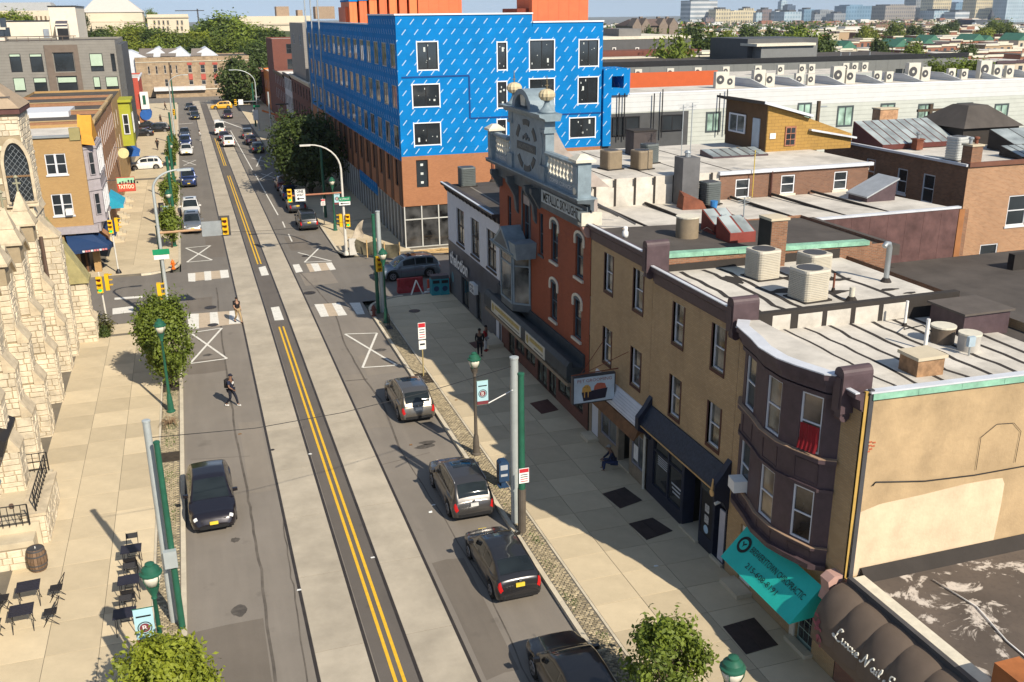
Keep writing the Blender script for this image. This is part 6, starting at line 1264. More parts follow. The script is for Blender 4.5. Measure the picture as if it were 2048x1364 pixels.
house('brown_house','narrow dark house before the red corner house',-16,-8.6,159,189,9.0,DKB,SILVER,wins_s=grid(159,189,6,1,((4,6),)),side=1)
# the long stone building closing the avenue
RUB = brick('rubble_stone',(.36,.26,.16),(.26,.18,.11),(.30,.24,.17),.9,.45,.04,var=.3,stain=.3)
def P265(x,y): return PY(260+x/6.82,60+y/6.82,266)
zs = P265(700,365).z; sw_ = []
for x0,x1,y0,y1 in ((235,280,495,600),(340,385,490,600),(455,500,480,590),(535,580,475,590),(615,655,480,590),(785,850,480,580),(955,1030,475,580),(1130,1200,475,580),(470,530,670,770),(800,870,640,745),(970,1040,635,740),(1140,1200,640,740)): a,b = P265(x0,y0),P265(x1,y1); sw_.append((a.x,b.x,b.z,a.z))
xs0,xs1 = P265(60,380).x,P265(1620,360).x
sb = house('stone_warehouse','long rubble stone warehouse with sawtooth skylight roofs closing the avenue',xs0,xs1,266,285,zs,RUB,TARR,'building',sw_,[],fm=mat('brown_white_trim',(.42,.36,.30),.6),sill=.1)
for i,w_ in enumerate(sw_[5:8]): part(sb,'red_apron',mat('red_panel',(.38,.08,.06),.7),lambda q: q.box(w_[0],w_[1],265.9,266,w_[2]-1.7,w_[2]-.3)); part(sb,'red_head',mat('red_panel',(.38,.08,.06),.7),lambda q: q.box(w_[0]-.1,w_[1]+.1,265.9,266,w_[3]+.05,w_[3]+.6))
part(sb,'string_course',CREAM,lambda q: q.box(xs0,xs1,265.85,266,P265(700,432).z,P265(700,425).z)); part(sb,'canopy',mat('pale_canopy',(.62,.60,.60),.5),lambda q: q.box(P265(330,790).x,P265(1030,790).x,263,266,P265(700,815).z,P265(700,765).z))
for k in range(3):
    a,b,c = P265(100+300*k if k < 2 else 820,350),P265(380+310*k if k < 2 else 1040,240),P265(540+290*k if k < 2 else 1210,350)
    part(sb,'sawtooth_roof',FLASH,lambda q: q.extr([(a.x,268,zs),(c.x,268,zs),(b.x,268,b.z)],(0,14,0))); a3 = P265(110+300*k if k < 2 else 830,250); part(sb,'skylight',mat('roof_panel_dark',(.12,.10,.09),.4),lambda q: q.poly([(a.x+.2,267.8,zs+.1),(b.x-1.4,267.8,zs+.1),(b.x-.9,268.3,b.z-.2),(a.x+.5,268.3,b.z-.2)]))
part(sb,'white_gable',FLASH,lambda q: q.extr([(P265(-120,400).x,267,zs-4),(P265(60,400).x,267,zs-4),(P265(60,400).x,267,zs),(P265(230,370).x,267,zs),(P265(0,285).x,267,P265(0,285).z),(P265(-120,285).x,267,P265(0,285).z)],(0,10,0)))
sw2 = thing('street_wall','low sunlit stone retaining wall at the end of the avenue','wall',(0,264,0)); part(sw2,'masonry',RUB,lambda q: q.box(xs0+4,xs1+20,264,264.6,-1,P265(700,840).z+.5)); part(sw2,'coping',CREAM,lambda q: q.box(xs0+4,xs1+20,263.9,264.7,P265(700,840).z+.5,P265(700,840).z+.7))
# ================================================================ TREES
def num(n):
    a = ['zero','one','two','three','four','five','six','seven','eight','nine','ten','eleven','twelve','thirteen','fourteen','fifteen','sixteen','seventeen','eighteen','nineteen']
    return a[n] if n < 20 else ['twenty','thirty','forty','fifty','sixty','seventy','eighty','ninety'][n//10-2]+('-'+a[n % 10] if n % 10 else '')
import numpy as np
rng = np.random.default_rng(5)
def leafmat(name,c,tr=.35):
    m = MT(name); tc = m.n('TexCoord'); oi = m.n('ObjectInfo')
    a = m.n('TexNoise',None,Vector=(tc,3),Scale=1.6,Detail=3.); b = m.n('TexNoise',None,Vector=(tc,3),Scale=14.,Detail=2.)
    col = m.mix(m.ramp(a,.35,.65),mul(c,.62),(c[0]*1.35,c[1]*1.2,c[2]*.9)); col = m.mix(m.n('Math',dict(operation='MULTIPLY'),i0=m.ramp(b,.4,.7),i1=.5),col,(c[0]*1.7,c[1]*1.45,c[2]*1.1))
    col = m.mix(1.,col,(m.n('CombineColor',None,i0=(k := m.n('MapRange',None,i0=(oi,5),i3=.72,i4=1.25)),i1=k,i2=k),0),'MULTIPLY')
    m.out(Base_Color=col,Roughness=.6); t = m.n('BsdfTranslucent',None); m.t.links.new(col[0].outputs[col[1]],t.inputs[0])
    mx = m.n('MixShader',None,i0=tr); m.t.links.new(m.b.outputs[0],mx.inputs[1]); m.t.links.new(t.outputs[0],mx.inputs[2]); m.t.links.new(mx.outputs[0],m.t.nodes['Material Output'].inputs[0]); return m.mat
LEAF = leafmat('leaf_green',(.14,.205,.03)); LEAFD = leafmat('leaf_dark_green',(.065,.108,.026)); LEAFY = leafmat('leaf_yellow_green',(.195,.25,.026)); BARK = mat('bark',(.09,.065,.045),.9,var=.3,sc_=6,bump=.6,bs=20)
def leaves(name,P,N,S,mt,asp=.5):
    n = len(P); N = N/np.linalg.norm(N,axis=1)[:,None]; r = rng.normal(size=(n,3)); T = np.cross(N,r); T /= np.linalg.norm(T,axis=1)[:,None]; B = np.cross(N,T)
    S = S[:,None]; v = np.stack([P-T*S,P-B*S*asp+N*S*.15,P+T*S,P+B*S*asp+N*S*.15],1).reshape(-1,3)
    me = bpy.data.meshes.new(name); me.vertices.add(4*n); me.vertices.foreach_set('co',v.ravel()); me.loops.add(4*n); me.loops.foreach_set('vertex_index',np.arange(4*n)); me.polygons.add(n); me.polygons.foreach_set('loop_start',np.arange(n)*4)
    me.update(calc_edges=True); me.materials.append(mt); return me
def crown(rx,ry,rz,n,s,nc,shape=0,cr=.30,hollow=.5):
    C = []
    while len(C) < nc:
        d = rng.normal(size=3); d /= np.linalg.norm(d); r = hollow+(1-hollow)*rng.random()**.6
        if shape == 1 and d[2] > .2 and rng.random() < .3: continue
        C.append(d*r)
    C = np.array(C); k = rng.integers(0,nc,n); jit = rng.normal(size=(n,3))*cr*.5*(0.6+.8*rng.random((nc,1)))[k]
    P = C[k]+jit; out = P/np.maximum(np.linalg.norm(P,axis=1)[:,None],.01)
    P = P*np.array([rx,ry,rz]); N = out*.6+rng.normal(size=(n,3))*.55+np.array([0,0,.35]); return P,N,s*(.7+.6*rng.random(n))
def tree(name,label,loc,th,rx,rz,n,s,mt,group=None,nc=60,cr=.34,trunk=.14,ry=None,base=0.,cat='tree'):
    t = thing(name,label,cat,loc,0,group); m = MB(); cz = th+rz*.72; top = V((R.uniform(-.2,.2),R.uniform(-.2,.2),cz+rz*.35))
    m.tube([(0,0,base),(.03,0,th*.5),(top.x*.4,top.y*.4,th),(top.x,top.y,top.z)],[trunk*1.25,trunk,trunk*.8,trunk*.2],8)
    for k in range(9):
        a = 2*pi*k/9+R.uniform(-.3,.3); z0 = th*R.uniform(.75,1.1); e = V((cos(a)*rx*R.uniform(.5,.85),sin(a)*rx*R.uniform(.5,.85),cz+rz*R.uniform(-.3,.5))); mid = V((e.x*.4,e.y*.4,(z0+e.z)/2+.1)); m.tube([(top.x*.3,top.y*.3,z0),mid,e],[trunk*.5,trunk*.32,trunk*.1],5)
    m.build('trunk',BARK,t,smooth=True,local=True)
    P,N,S = crown(rx,ry or rx,rz,n,s,nc,cr=cr); P = P+np.array([0,0,cz]); link('crown',leaves('crown',P,N,S,mt),t); return t
# ================================================================ FAR SETTING
hill = MB(); rows = []
for j in range(22):
    Y = 275+j*28; row = []
    for i in range(34): X = -420+i*26; h = 11*max(0,min(1,(Y-290)/210))*max(0,min(1,(210-X)/160)); row.append((X,Y,-.35+h+R.uniform(-.2,.2)))
    rows.append(row)
hill.grid(rows); o = hill.build('hill',mat('hill_grass',(.07,.085,.03),.95,var=.3,sc_=.05)); o['kind'] = 'structure'
def hz(X,Y): return 11*max(0,min(1,(Y-290)/210))*max(0,min(1,(210-X)/160))
LIME = mat('limestone',(.60,.52,.40),.85,var=.06,sc_=.2); LIME2 = mat('limestone_shade',(.42,.36,.28),.85)
def PYb(x0,x1,y0,y1,Y): return PY(x0,y0,Y),PY(x1,y1,Y)
mu = thing('museum_hall','pale stone museum hall with a wide truncated pyramid roof on the wooded hill','building',(-50,540,8))
a,b = PYb(164,290,25,70,540); part(mu,'walls',LIME,lambda q: q.box(a.x,b.x,540,570,5,a.z)); part(mu,'frieze',LIME2,lambda q: q.box(a.x-.3,b.x+.3,539.6,570,PY(200,45,540).z-.5,PY(200,43,540).z)); part(mu,'porch',LIME,lambda q: q.box(PY(185,50,540).x,PY(250,50,540).x,534,540,5,PY(200,46,534).z))
c,d = PY(190,0,550),PY(250,0,550); part(mu,'pyramid_roof',mat('pale_slate',(.52,.48,.44),.7,var=.05),lambda q: q.hexa([(a.x-.5,539.5,a.z),(b.x+.5,539.5,a.z),(b.x+.5,571,a.z),(a.x-.5,571,a.z),(c.x,551,c.z+1),(d.x,551,c.z+1),(d.x,560,c.z+1),(c.x,560,c.z+1)]))
for k in range(3): part(mu,'doorway',LIME2,lambda q: q.box(PY(197+k*5,52,533.8).x,PY(199.5+k*5,52,533.8).x,533.8,534,5,PY(198,52,533.8).z))
mw = thing('museum_wing','cream stone museum wing with rows of windows right of the pyramid roof','building',(-10,560,8)); a,b = PYb(293,380,29,66,560); part(mw,'walls',LIME,lambda q: q.box(a.x,b.x,560,590,5,a.z)); part(mw,'cornice',LIME2,lambda q: q.box(a.x-.4,b.x+.4,559.5,590,PY(300,35,560).z-.4,PY(300,34,560).z))
for k in range(6):
    for y0 in (40,52): x0 = 306+k*9+(10 if k > 3 else 0); e,f_ = PYb(x0,x0+6,y0,y0+10,559.9); part(mw,'window',LIME2,lambda q: q.box(e.x,f_.x,559.8,560,f_.z,e.z)); part(mw,'pane',GLASS,lambda q: q.box(e.x+.3,f_.x-.3,559.7,559.8,f_.z+.3,e.z-.3))
mc = thing('museum_colonnade','long pale museum building with grey roof at the top left edge','building',(-100,500,8)); a,b = PYb(-30,112,22,50,500); part(mc,'walls',LIME,lambda q: q.box(a.x,b.x,500,530,5,a.z)); part(mc,'roof',mat('lead_roof',(.36,.36,.35),.6),lambda q: q.hexa([(a.x,500,a.z),(b.x,500,a.z),(b.x,530,a.z),(a.x,530,a.z),(a.x,508,PY(0,5,505).z),(b.x-2,508,PY(0,5,505).z),(b.x-2,522,PY(0,5,505).z),(a.x,522,PY(0,5,505).z)]))
for k in range(7): e,f_ = PYb(62+k*9,67+k*9,32,42,499.8); part(mc,'window',mat('amber_window',(.16,.11,.06),.5),lambda q: q.box(e.x,f_.x,499.7,499.9,f_.z,e.z))
ml = thing('long_hall','long low cream hall with rooftop boxes behind the trees above the avenue','building',(60,620,6)); a,b = PYb(478,625,33,62,620); part(ml,'walls',LIME,lambda q: q.box(a.x,b.x,620,650,0,a.z)); part(ml,'band',LIME2,lambda q: q.box(a.x,b.x,619.6,620,PY(500,50,620).z-.4,PY(500,48,620).z))
for x0,x1,y0 in ((552,579,13),(630,670,13),(595,606,20)): a,b = PYb(x0,x1,y0,34,625); part(ml,'roof_box',mat('tan_penthouse',(.32,.23,.16),.8),lambda q: q.box(a.x,b.x,625,636,b.z-1,a.z))
cr_ = thing('tower_crane','thin distant tower crane left of the long cream hall','crane',(20,1500,0)); a = PY(395,22,1500); part(cr_,'mast',DKGREY,lambda q: q.box(a.x-1,a.x+1,1500,1502,0,a.z+3)); part(cr_,'jib',DKGREY,lambda q: q.box(a.x-30,a.x+9,1500,1501.5,a.z,a.z+1.2))
# wooded slope
pr = []
for i,(rx,rz,mt,n,s) in enumerate(((5.2,4.6,LEAFY,4500,.5),(5.6,5.2,LEAF,4500,.5),(4.6,5.4,LEAFD,4200,.48))): pr.append((rx,rz,mt,n,s))
protos = {}
def ftree(i,label,loc,sx,sz=None,group='trees on the wooded hill',name='leafy_tree',mt=None):
    if i not in protos: rx,rz,m_,n,s = pr[i]; protos[i] = o = tree(name,label,loc,3.0,rx,rz,n,s,m_,group,46,.36,.25)
    else: o = dup(protos[i],None,loc,R.uniform(0,6),label=label,group=group)
    o.name = name; o.rotation_euler = (0,0,R.uniform(0,6)); o.scale = (sx,sx,sz or sx); return o
hl = [(140,62,400,1.2),(165,72,395,1.1),(190,66,380,1.0),(215,66,385,1.2),(240,52,400,1.3),(262,60,380,1.1),(285,56,390,1.2),(310,66,370,1.1),(335,68,360,1.1),(352,72,350,1.0),(375,72,350,1.0),(400,62,360,1.2),(425,48,365,1.4),(445,38,370,1.6),(470,50,365,1.5),(495,58,360,1.3),(520,62,355,1.2),(540,66,350,1.1),(230,85,340,1.0),(260,84,335,1.0),(290,86,330,1.0),(320,88,330,.9),(395,90,330,.9),(420,86,330,1.1),(450,80,330,1.2),(480,84,325,1.1),(505,90,320,1.0),(530,92,315,1.0),(175,92,345,1.0),(200,88,350,1.0),(40,28,470,1.0),(8,26,470,1.0),(150,22,520,.9),(302,24,620,.7),(25,40,440,.9)]
for i,(x,y,Y,s_) in enumerate(hl):
    p = PY(x,y,Y); H_ = (3+4.9*1.7)*s_; k = (2 if i % 5 == 2 else (0 if x < 420 and i % 3 else 1)); nm = ('yellow green','mid green','dark green')[k]
    zz = hz(p.x,Y); ftree(k,'%s tree number %s from the left, %s' % (nm,num(1+sum(1 for q in hl if q[0] < x)),'before ' + ('the pyramid roof' if 150 < x < 295 else 'the museum wing' if x < 390 and x > 150 else 'the grey roofed museum' if x < 150 else 'the long cream hall')),(p.x,Y,min(zz,p.z-4)-.3),s_,max(.6,(p.z-zz+.3)/11.3) if p.z-zz > 4 else s_*.7)
p = PY(500,100,300); ftree(2,'brownish bare topped tree below the wooded hill',(p.x,300,0),.9)
# ---------------------------------------------------------------- the far town on the right
TOWN = [(brick('town_red_brick',(.30,.11,.065),(.24,.085,.05),(.25,.15,.1)),'red brick'),(mat('town_cream',(.50,.43,.33),.8,var=.1),'cream'),(mat('town_white',(.58,.58,.56),.8,var=.08),'white'),(brick('town_brown_brick',(.22,.12,.08),(.18,.095,.06),(.2,.14,.1)),'brown brick'),(mat('town_grey',(.22,.24,.26),.8,var=.1),'grey'),(mat('town_tan',(.38,.27,.17),.8,var=.1),'tan')]
TROOF = [TARR,SILVER,mat('town_white_roof',(.52,.50,.47),.8,var=.1),mat('town_green_roof',(.06,.17,.12),.7,var=.1)]
TW = mat('town_window',(.05,.06,.07),.3,var=.4); HB = {}
def townhouse(label,x,Y,w_,d,h,wi,ri,parts,gable=False,grp=None):
    t = thing('town_house',label,'house',(x,Y,zg(Y)-.3),R.uniform(-.03,.03),grp)
    m = MB(); m.box(-w_/2,w_/2,0,d,0,h); m.build('walls',TOWN[wi][0],t,local=True)
    m = MB()
    if gable: m.extr([(-w_/2-.2,-.2,h),(w_/2+.2,-.2,h),(0,-.2,h+w_*.42)],(0,d+.4,0))
    else: m.box(-w_/2+.15,w_/2-.15,.15,d-.15,h-.05,h+.06)
    m.build('roof',TROOF[ri],t,local=True)
    if not gable: m = MB(); m.box(-w_/2,w_/2,-.25,.1,h-.35,h+.25); m.build('cornice',CREAM if wi != 1 else BROWNM,t,local=True)
    if parts:
        for k in range(2):
            for z in ([h-2.6] if h < 6 else [h-2.6,h-5.4]):
                me = HB.get('w')
                if not me: q = MB(); q.box(-.55,.55,-.06,0,0,1.6); me = HB['w'] = q.mesh('window',TW)
                o = link('window',me,t); o.location = ((k-.5)*w_*.48,0,z)
    return t
nrow = 0
for Y,px0,px1,y_top in ((178,1920,2060,0),(205,1640,2060,0),(232,1640,2060,0),(262,1500,2060,0),(300,1400,2060,0),(345,1380,2060,0),(400,1220,2060,0),(465,1220,2060,0),(540,1220,2060,0),(630,1220,2060,0),(740,1220,2060,0),(880,1220,2060,0)):
    nrow += 1; x0,x1 = PY(px0,100,Y).x,PY(px1,100,Y).x; x = x0; i = 0; wi = 0
    while x < x1:
        w_ = R.uniform(4.6,6.5) if Y < 420 else R.uniform(6,14); h = R.uniform(6.2,8.6) + (0 if Y < 420 else R.uniform(-1,2)); h = min(h,9.5)
        if R.random() < .3: wi = R.choice((0,0,0,1,2,2,3,4,5))
        if R.random() < .86:
            gb = Y in (300,345) and R.random() < .2; ri = 3 if gb else R.choice((0,1,1,2,2)); side = PY(1640,100,Y).x
            townhouse('%s%s house, number %s in far town row %s' % (TOWN[wi][1],' gabled' if gb else '',num(i+1),num(nrow)),x+w_/2,Y,w_-.05,R.uniform(9,12),h,1 if gb and R.random() < .6 else wi,ri,Y < 420,gb,'rowhouses of the far town')
        x += w_; i += 1
tl = [(1350,90,160,1.0),(1385,100,182,1.2),(1420,82,185,1.3),(1440,95,178,1.1),(1480,100,200,0.9),(1385,55,330,1.2),(1605,82,190,1.2),(1640,84,188,1.0),(1580,78,195,1.1),(1590,60,300,1.2),(1500,58,340,1.2),(1735,52,410,1.2),(1790,50,430,1.2),(1830,56,430,1.2),(1880,54,450,1.3),(1970,56,430,1.2),(2010,50,440,1.4),(2025,62,330,0.9),(1760,86,230,0.7),(1935,98,215,0.7),(1830,92,225,0.7),(1300,66,330,0.9),(1545,62,350,0.9),(1460,62,360,0.9),(1990,44,520,1.5),(1905,46,560,1.3)]
for i,(x,y,Y,s_) in enumerate(tl): p = PY(x,y,Y); ftree((1,2,2,0)[i % 4] if Y > 220 else 1+i % 2,nth('green tree among the roofs of the far town',i % 19) if i < 19 else nth('green tree among the farther roofs below the skyline',i-19),(p.x,Y,zg(Y)-.3),s_*.8,max(.4,(p.z-zg(Y)+.3)/11.3),'trees of the far town')
# planting on the white terrace and beside the grey warehouse
for i,x in enumerate((1880,1905,1930,1955)): p = PY(x,132,128); ftree(1,nth('leafy bush at the end of the grey warehouse',i),(p.x,128,p.z-5.5),.5,.5,'bushes by the grey warehouse','bush')
mn = thing('gothic_mansion','dark stone mansion with steep gabled roofs and chimneys left of the skyline','house',(150,420,0)); MS = mat('mansion_stone',(.20,.16,.13),.85,var=.15); MR = mat('mansion_roof',(.14,.10,.085),.8)
a,b = PYb(1268,1355,52,70,420); part(mn,'walls',MS,lambda q: q.box(a.x,b.x,420,440,-3,a.z)); part(mn,'roof',MR,lambda q: q.extr([(a.x-.5,419,a.z),(a.x-.5,441,a.z),(a.x+2,430,PY(1300,38,425).z)],(b.x-a.x+1,0,0)))
for x in (1272,1290,1325,1345): c = PY(x,36,420); part(mn,'gable',MS,lambda q: q.extr([(c.x-2.2,418.5,0),(c.x+2.2,418.5,0),(c.x+2.2,418.5,a.z),(c.x,418.5,c.z),(c.x-2.2,418.5,a.z)],(0,6,0)))
for x in (1283,1318,1336): c = PY(x,33,430); part(mn,'chimney',MS,lambda q: q.box(c.x-.7,c.x+.7,430,431.5,a.z,c.z))
# ---------------------------------------------------------------- skyline
def towermat(name,c,wc,fx,fz,hor=False):
    m = MT(name); tc = m.n('TexCoord'); sx = m.n('SeparateXYZ',None,Vector=(tc,2)); M_ = lambda op,a,b=0.: m.n('Math',dict(operation=op),i0=a,i1=b)
    u = M_('GREATER_THAN',M_('FRACT',M_('DIVIDE',(sx,0),fx)),.45); v = M_('GREATER_THAN',M_('FRACT',M_('DIVIDE',(sx,1),fz)),.45)
    n1 = m.n('TexNoise',None,Vector=(tc,2),Scale=.02,Detail=3.); f = v if hor else M_('MULTIPLY',u,v)
    col = m.mix(f,c,wc); col = m.mix(1.,col,(m.n('CombineColor',None,i0=(k := m.n('MapRange',None,i0=n1,i1=.3,i2=.7,i3=.8,i4=1.15)),i1=k,i2=k),0),'MULTIPLY'); return m.out(Base_Color=col,Roughness=.4)
TM = dict(w=towermat('tower_white',(.52,.53,.54),(.22,.26,.30),9,12,True),c=towermat('tower_cream',(.55,.47,.30),(.20,.18,.14),8,11),b=towermat('tower_blue_glass',(.14,.24,.34),(.07,.15,.24),10,12),g=towermat('tower_grey',(.24,.26,.28),(.12,.14,.17),8,11),n=towermat('tower_navy',(.06,.09,.14),(.03,.05,.09),10,12),t=towermat('tower_taupe',(.26,.23,.20),(.10,.10,.11),7,10),l=towermat('tower_light_glass',(.36,.44,.50),(.20,.30,.37),9,11),r=towermat('tower_brown',(.18,.13,.12),(.07,.07,.08),8,11))
TN = dict(w='white banded',c='cream',b='blue glass',g='grey',n='navy',t='taupe',l='pale glass',r='brown')
towers = [(65,225,3,'w',2600,0),(155,205,105,'r',2500,0),(215,302,55,'c',2550,0),(303,455,62,'c',2700,1),(380,440,50,'c',2760,0),(456,490,75,'l',2650,0),(490,548,55,'r',2700,0),(548,580,75,'r',2600,0),(605,640,-4,'l',3300,2),(641,690,25,'n',3200,1),(572,622,66,'w',2550,0),(623,726,70,'l',2500,0),(740,800,55,'b',2900,0),(803,835,85,'g',2700,0),(835,916,57,'g',2800,1),(917,988,80,'g',2600,0),(992,1148,28,'b',2700,1),(1146,1176,70,'b',2900,0),(1178,1226,38,'r',2450,0),(1227,1408,26,'t',2400,1),(1408,1512,-5,'g',2900,0),(1512,1620,-12,'c',2800,0),(1516,1640,64,'l',2350,0),(1641,1726,70,'w',2300,0),(1645,1767,12,'b',3000,1),(1769,1895,-14,'c',2700,0),(1896,1956,-14,'n',2900,0),(1952,2080,-14,'l',2600,0),(1415,1470,118,'c',2200,0)]
for i,(x0,x1,y0,k,Y,st) in enumerate(towers):
    a,b = PY(1360+x0/2.977,y0/2.977,Y),PY(1360+x1/2.977,y0/2.977,Y); cx = (a.x+b.x)/2; D = min(60,(b.x-a.x)*.9)
    t = thing('skyline_tower',nth('%s tower on the skyline' % TN[k],sum(1 for q in towers[:i] if q[3] == k)),'tower',(cx,Y,zg(Y)-.3),0,'towers of the skyline'); h = a.z if not st else a.z-(a.z*.12)
    part(t,'shaft',TM[k],lambda q: q.box(a.x,b.x,Y,Y+D,zg(Y)-.3,h)); w_ = b.x-a.x
    if st == 1: part(t,'setback',TM[k],lambda q: q.box(a.x+w_*.15,b.x-w_*.35,Y+3,Y+D-3,h,a.z))
    elif st == 2: part(t,'setback',TM[k],lambda q: q.box(a.x+w_*.2,b.x-w_*.2,Y+3,Y+D-3,h,a.z))
    else: part(t,'roof_plant',DKGREY,lambda q: q.box(a.x+w_*.3,b.x-w_*.3,Y+4,Y+D-4,h,h+5))
cs = thing('dark_church','dark distant church with white pointed gables under the towers at right','church',(300,800,0)); a,b = PYb(1950,2015,40,56,900); part(cs,'nave',MAT_CH := mat('far_church_stone',(.07,.08,.10),.8),lambda q: q.box(a.x,b.x,900,930,-9,a.z))
for x in (1952,1975): c = PY(x,45,895); part(cs,'gable',WHITE,lambda q: q.extr([(c.x-4,895,PY(x,58,895).z),(c.x+4,895,PY(x,58,895).z),(c.x,895,c.z)],(0,5,0)))
c = PY(1983,30,905); part(cs,'spire',MAT_CH,lambda q: q.lathe((c.x,905,a.z),[(3.5,0),(3.2,4),(.2,c.z-a.z+6)],8))
# ================================================================ VEHICLES
def lerp(tab,t):
    if t <= tab[0][0]: return tab[0][1]
    for (a,b),(c,d) in zip(tab,tab[1:]):
        if t <= c:
            k = (t-a)/(c-a) if c > a else 0; k2 = k*k*(3-2*k)*.5+k*.5; return b+(d-b)*k2
    return tab[-1][1]
CARS = dict(
 suv=dict(L=4.65,W=1.86,wb=2.7,r=.36,low=[(0,.50),(.006,.72),(.02,.95),(.06,1.04),(.3,1.05),(.64,1.02),(.74,1.0),(.93,.88),(.975,.74),(1,.5)],roof=[(.012,.98),(.05,1.30),(.10,1.56),(.2,1.66),(.40,1.69),(.54,1.62),(.60,1.50),(.745,1.0)],ws=(.565,.735),rw=(.028,.10),sw=((.12,.22),(.235,.40),(.415,.60)),rails=True),
 cross=dict(L=4.75,W=1.86,wb=2.75,r=.37,low=[(0,.5),(.006,.75),(.02,.98),(.08,1.04),(.3,1.02),(.64,.98),(.74,.96),(.93,.84),(.975,.70),(1,.48)],roof=[(.02,1.0),(.08,1.22),(.20,1.46),(.36,1.57),(.50,1.55),(.57,1.46),(.745,.96)],ws=(.555,.735),rw=(.045,.19),sw=((.22,.38),(.395,.60)),rails=False),
 sedan=dict(L=4.8,W=1.83,wb=2.78,r=.34,low=[(0,.5),(.006,.72),(.02,.92),(.06,.98),(.18,.98),(.62,.93),(.74,.91),(.94,.76),(.98,.64),(1,.45)],roof=[(.13,.96),(.27,1.33),(.38,1.44),(.50,1.44),(.57,1.36),(.735,.91)],ws=(.555,.725),rw=(.15,.29),sw=((.25,.40),(.415,.60)),rails=False),
 hatch=dict(L=4.48,W=1.75,wb=2.7,r=.32,low=[(0,.5),(.006,.78),(.02,.98),(.05,1.06),(.2,1.0),(.6,.92),(.80,.86),(.94,.72),(.98,.60),(1,.45)],roof=[(.02,1.02),(.06,1.14),(.2,1.36),(.36,1.48),(.48,1.49),(.58,1.42),(.80,.86)],ws=(.585,.785),rw=(.06,.20),sw=((.24,.40),(.415,.63)),rails=False),
 van=dict(L=5.4,W=1.95,wb=3.3,r=.36,low=[(0,.5),(.005,.9),(.012,1.1),(.6,1.1),(.80,1.08),(.95,.92),(.98,.75),(1,.5)],roof=[(.003,1.1),(.012,2.15),(.04,2.32),(.66,2.30),(.71,2.2),(.82,1.1)],ws=(.715,.81),rw=(.006,.0125),sw=((.56,.70),),rails=False),
 jeep=dict(L=4.3,W=1.87,wb=2.6,r=.41,low=[(0,.55),(.006,.85),(.02,1.12),(.6,1.12),(.64,1.1),(.96,1.06),(.985,.9),(1,.6)],roof=[(.02,1.1),(.03,1.7),(.06,1.82),(.52,1.83),(.555,1.76),(.615,1.12)],ws=(.56,.61),rw=(.022,.032),sw=((.05,.25),(.265,.40),(.415,.53)),rails=False))
PLAN = [(0,.80),(.012,.90),(.05,.965),(.15,.99),(.5,1.0),(.85,.985),(.93,.93),(.975,.84),(1,.66)]
def paint(name,c,metal=.4): return mat('paint_'+name,c,.28,metal,var=.05,spec=.5,coat=.8)
PAINT0 = paint('base',(.03,.03,.035)); TYRE = mat('tyre',(.015,.015,.015),.85); RIM = mat('rim',(.32,.32,.33),.35,.8); CGL = glass('car_glass',(.012,.016,.018),.05,.3,.4); TAIL = mat('tail_light',(.42,.012,.012),.25,var=.1); HEAD = mat('head_light',(.62,.63,.62),.15,var=.05); PLATE = mat('plate_yellow',(.68,.50,.05),.5); PLATEW = mat('plate_white',(.6,.6,.58),.5); TRIM = mat('black_trim',(.015,.015,.016),.5)
protoC = {}
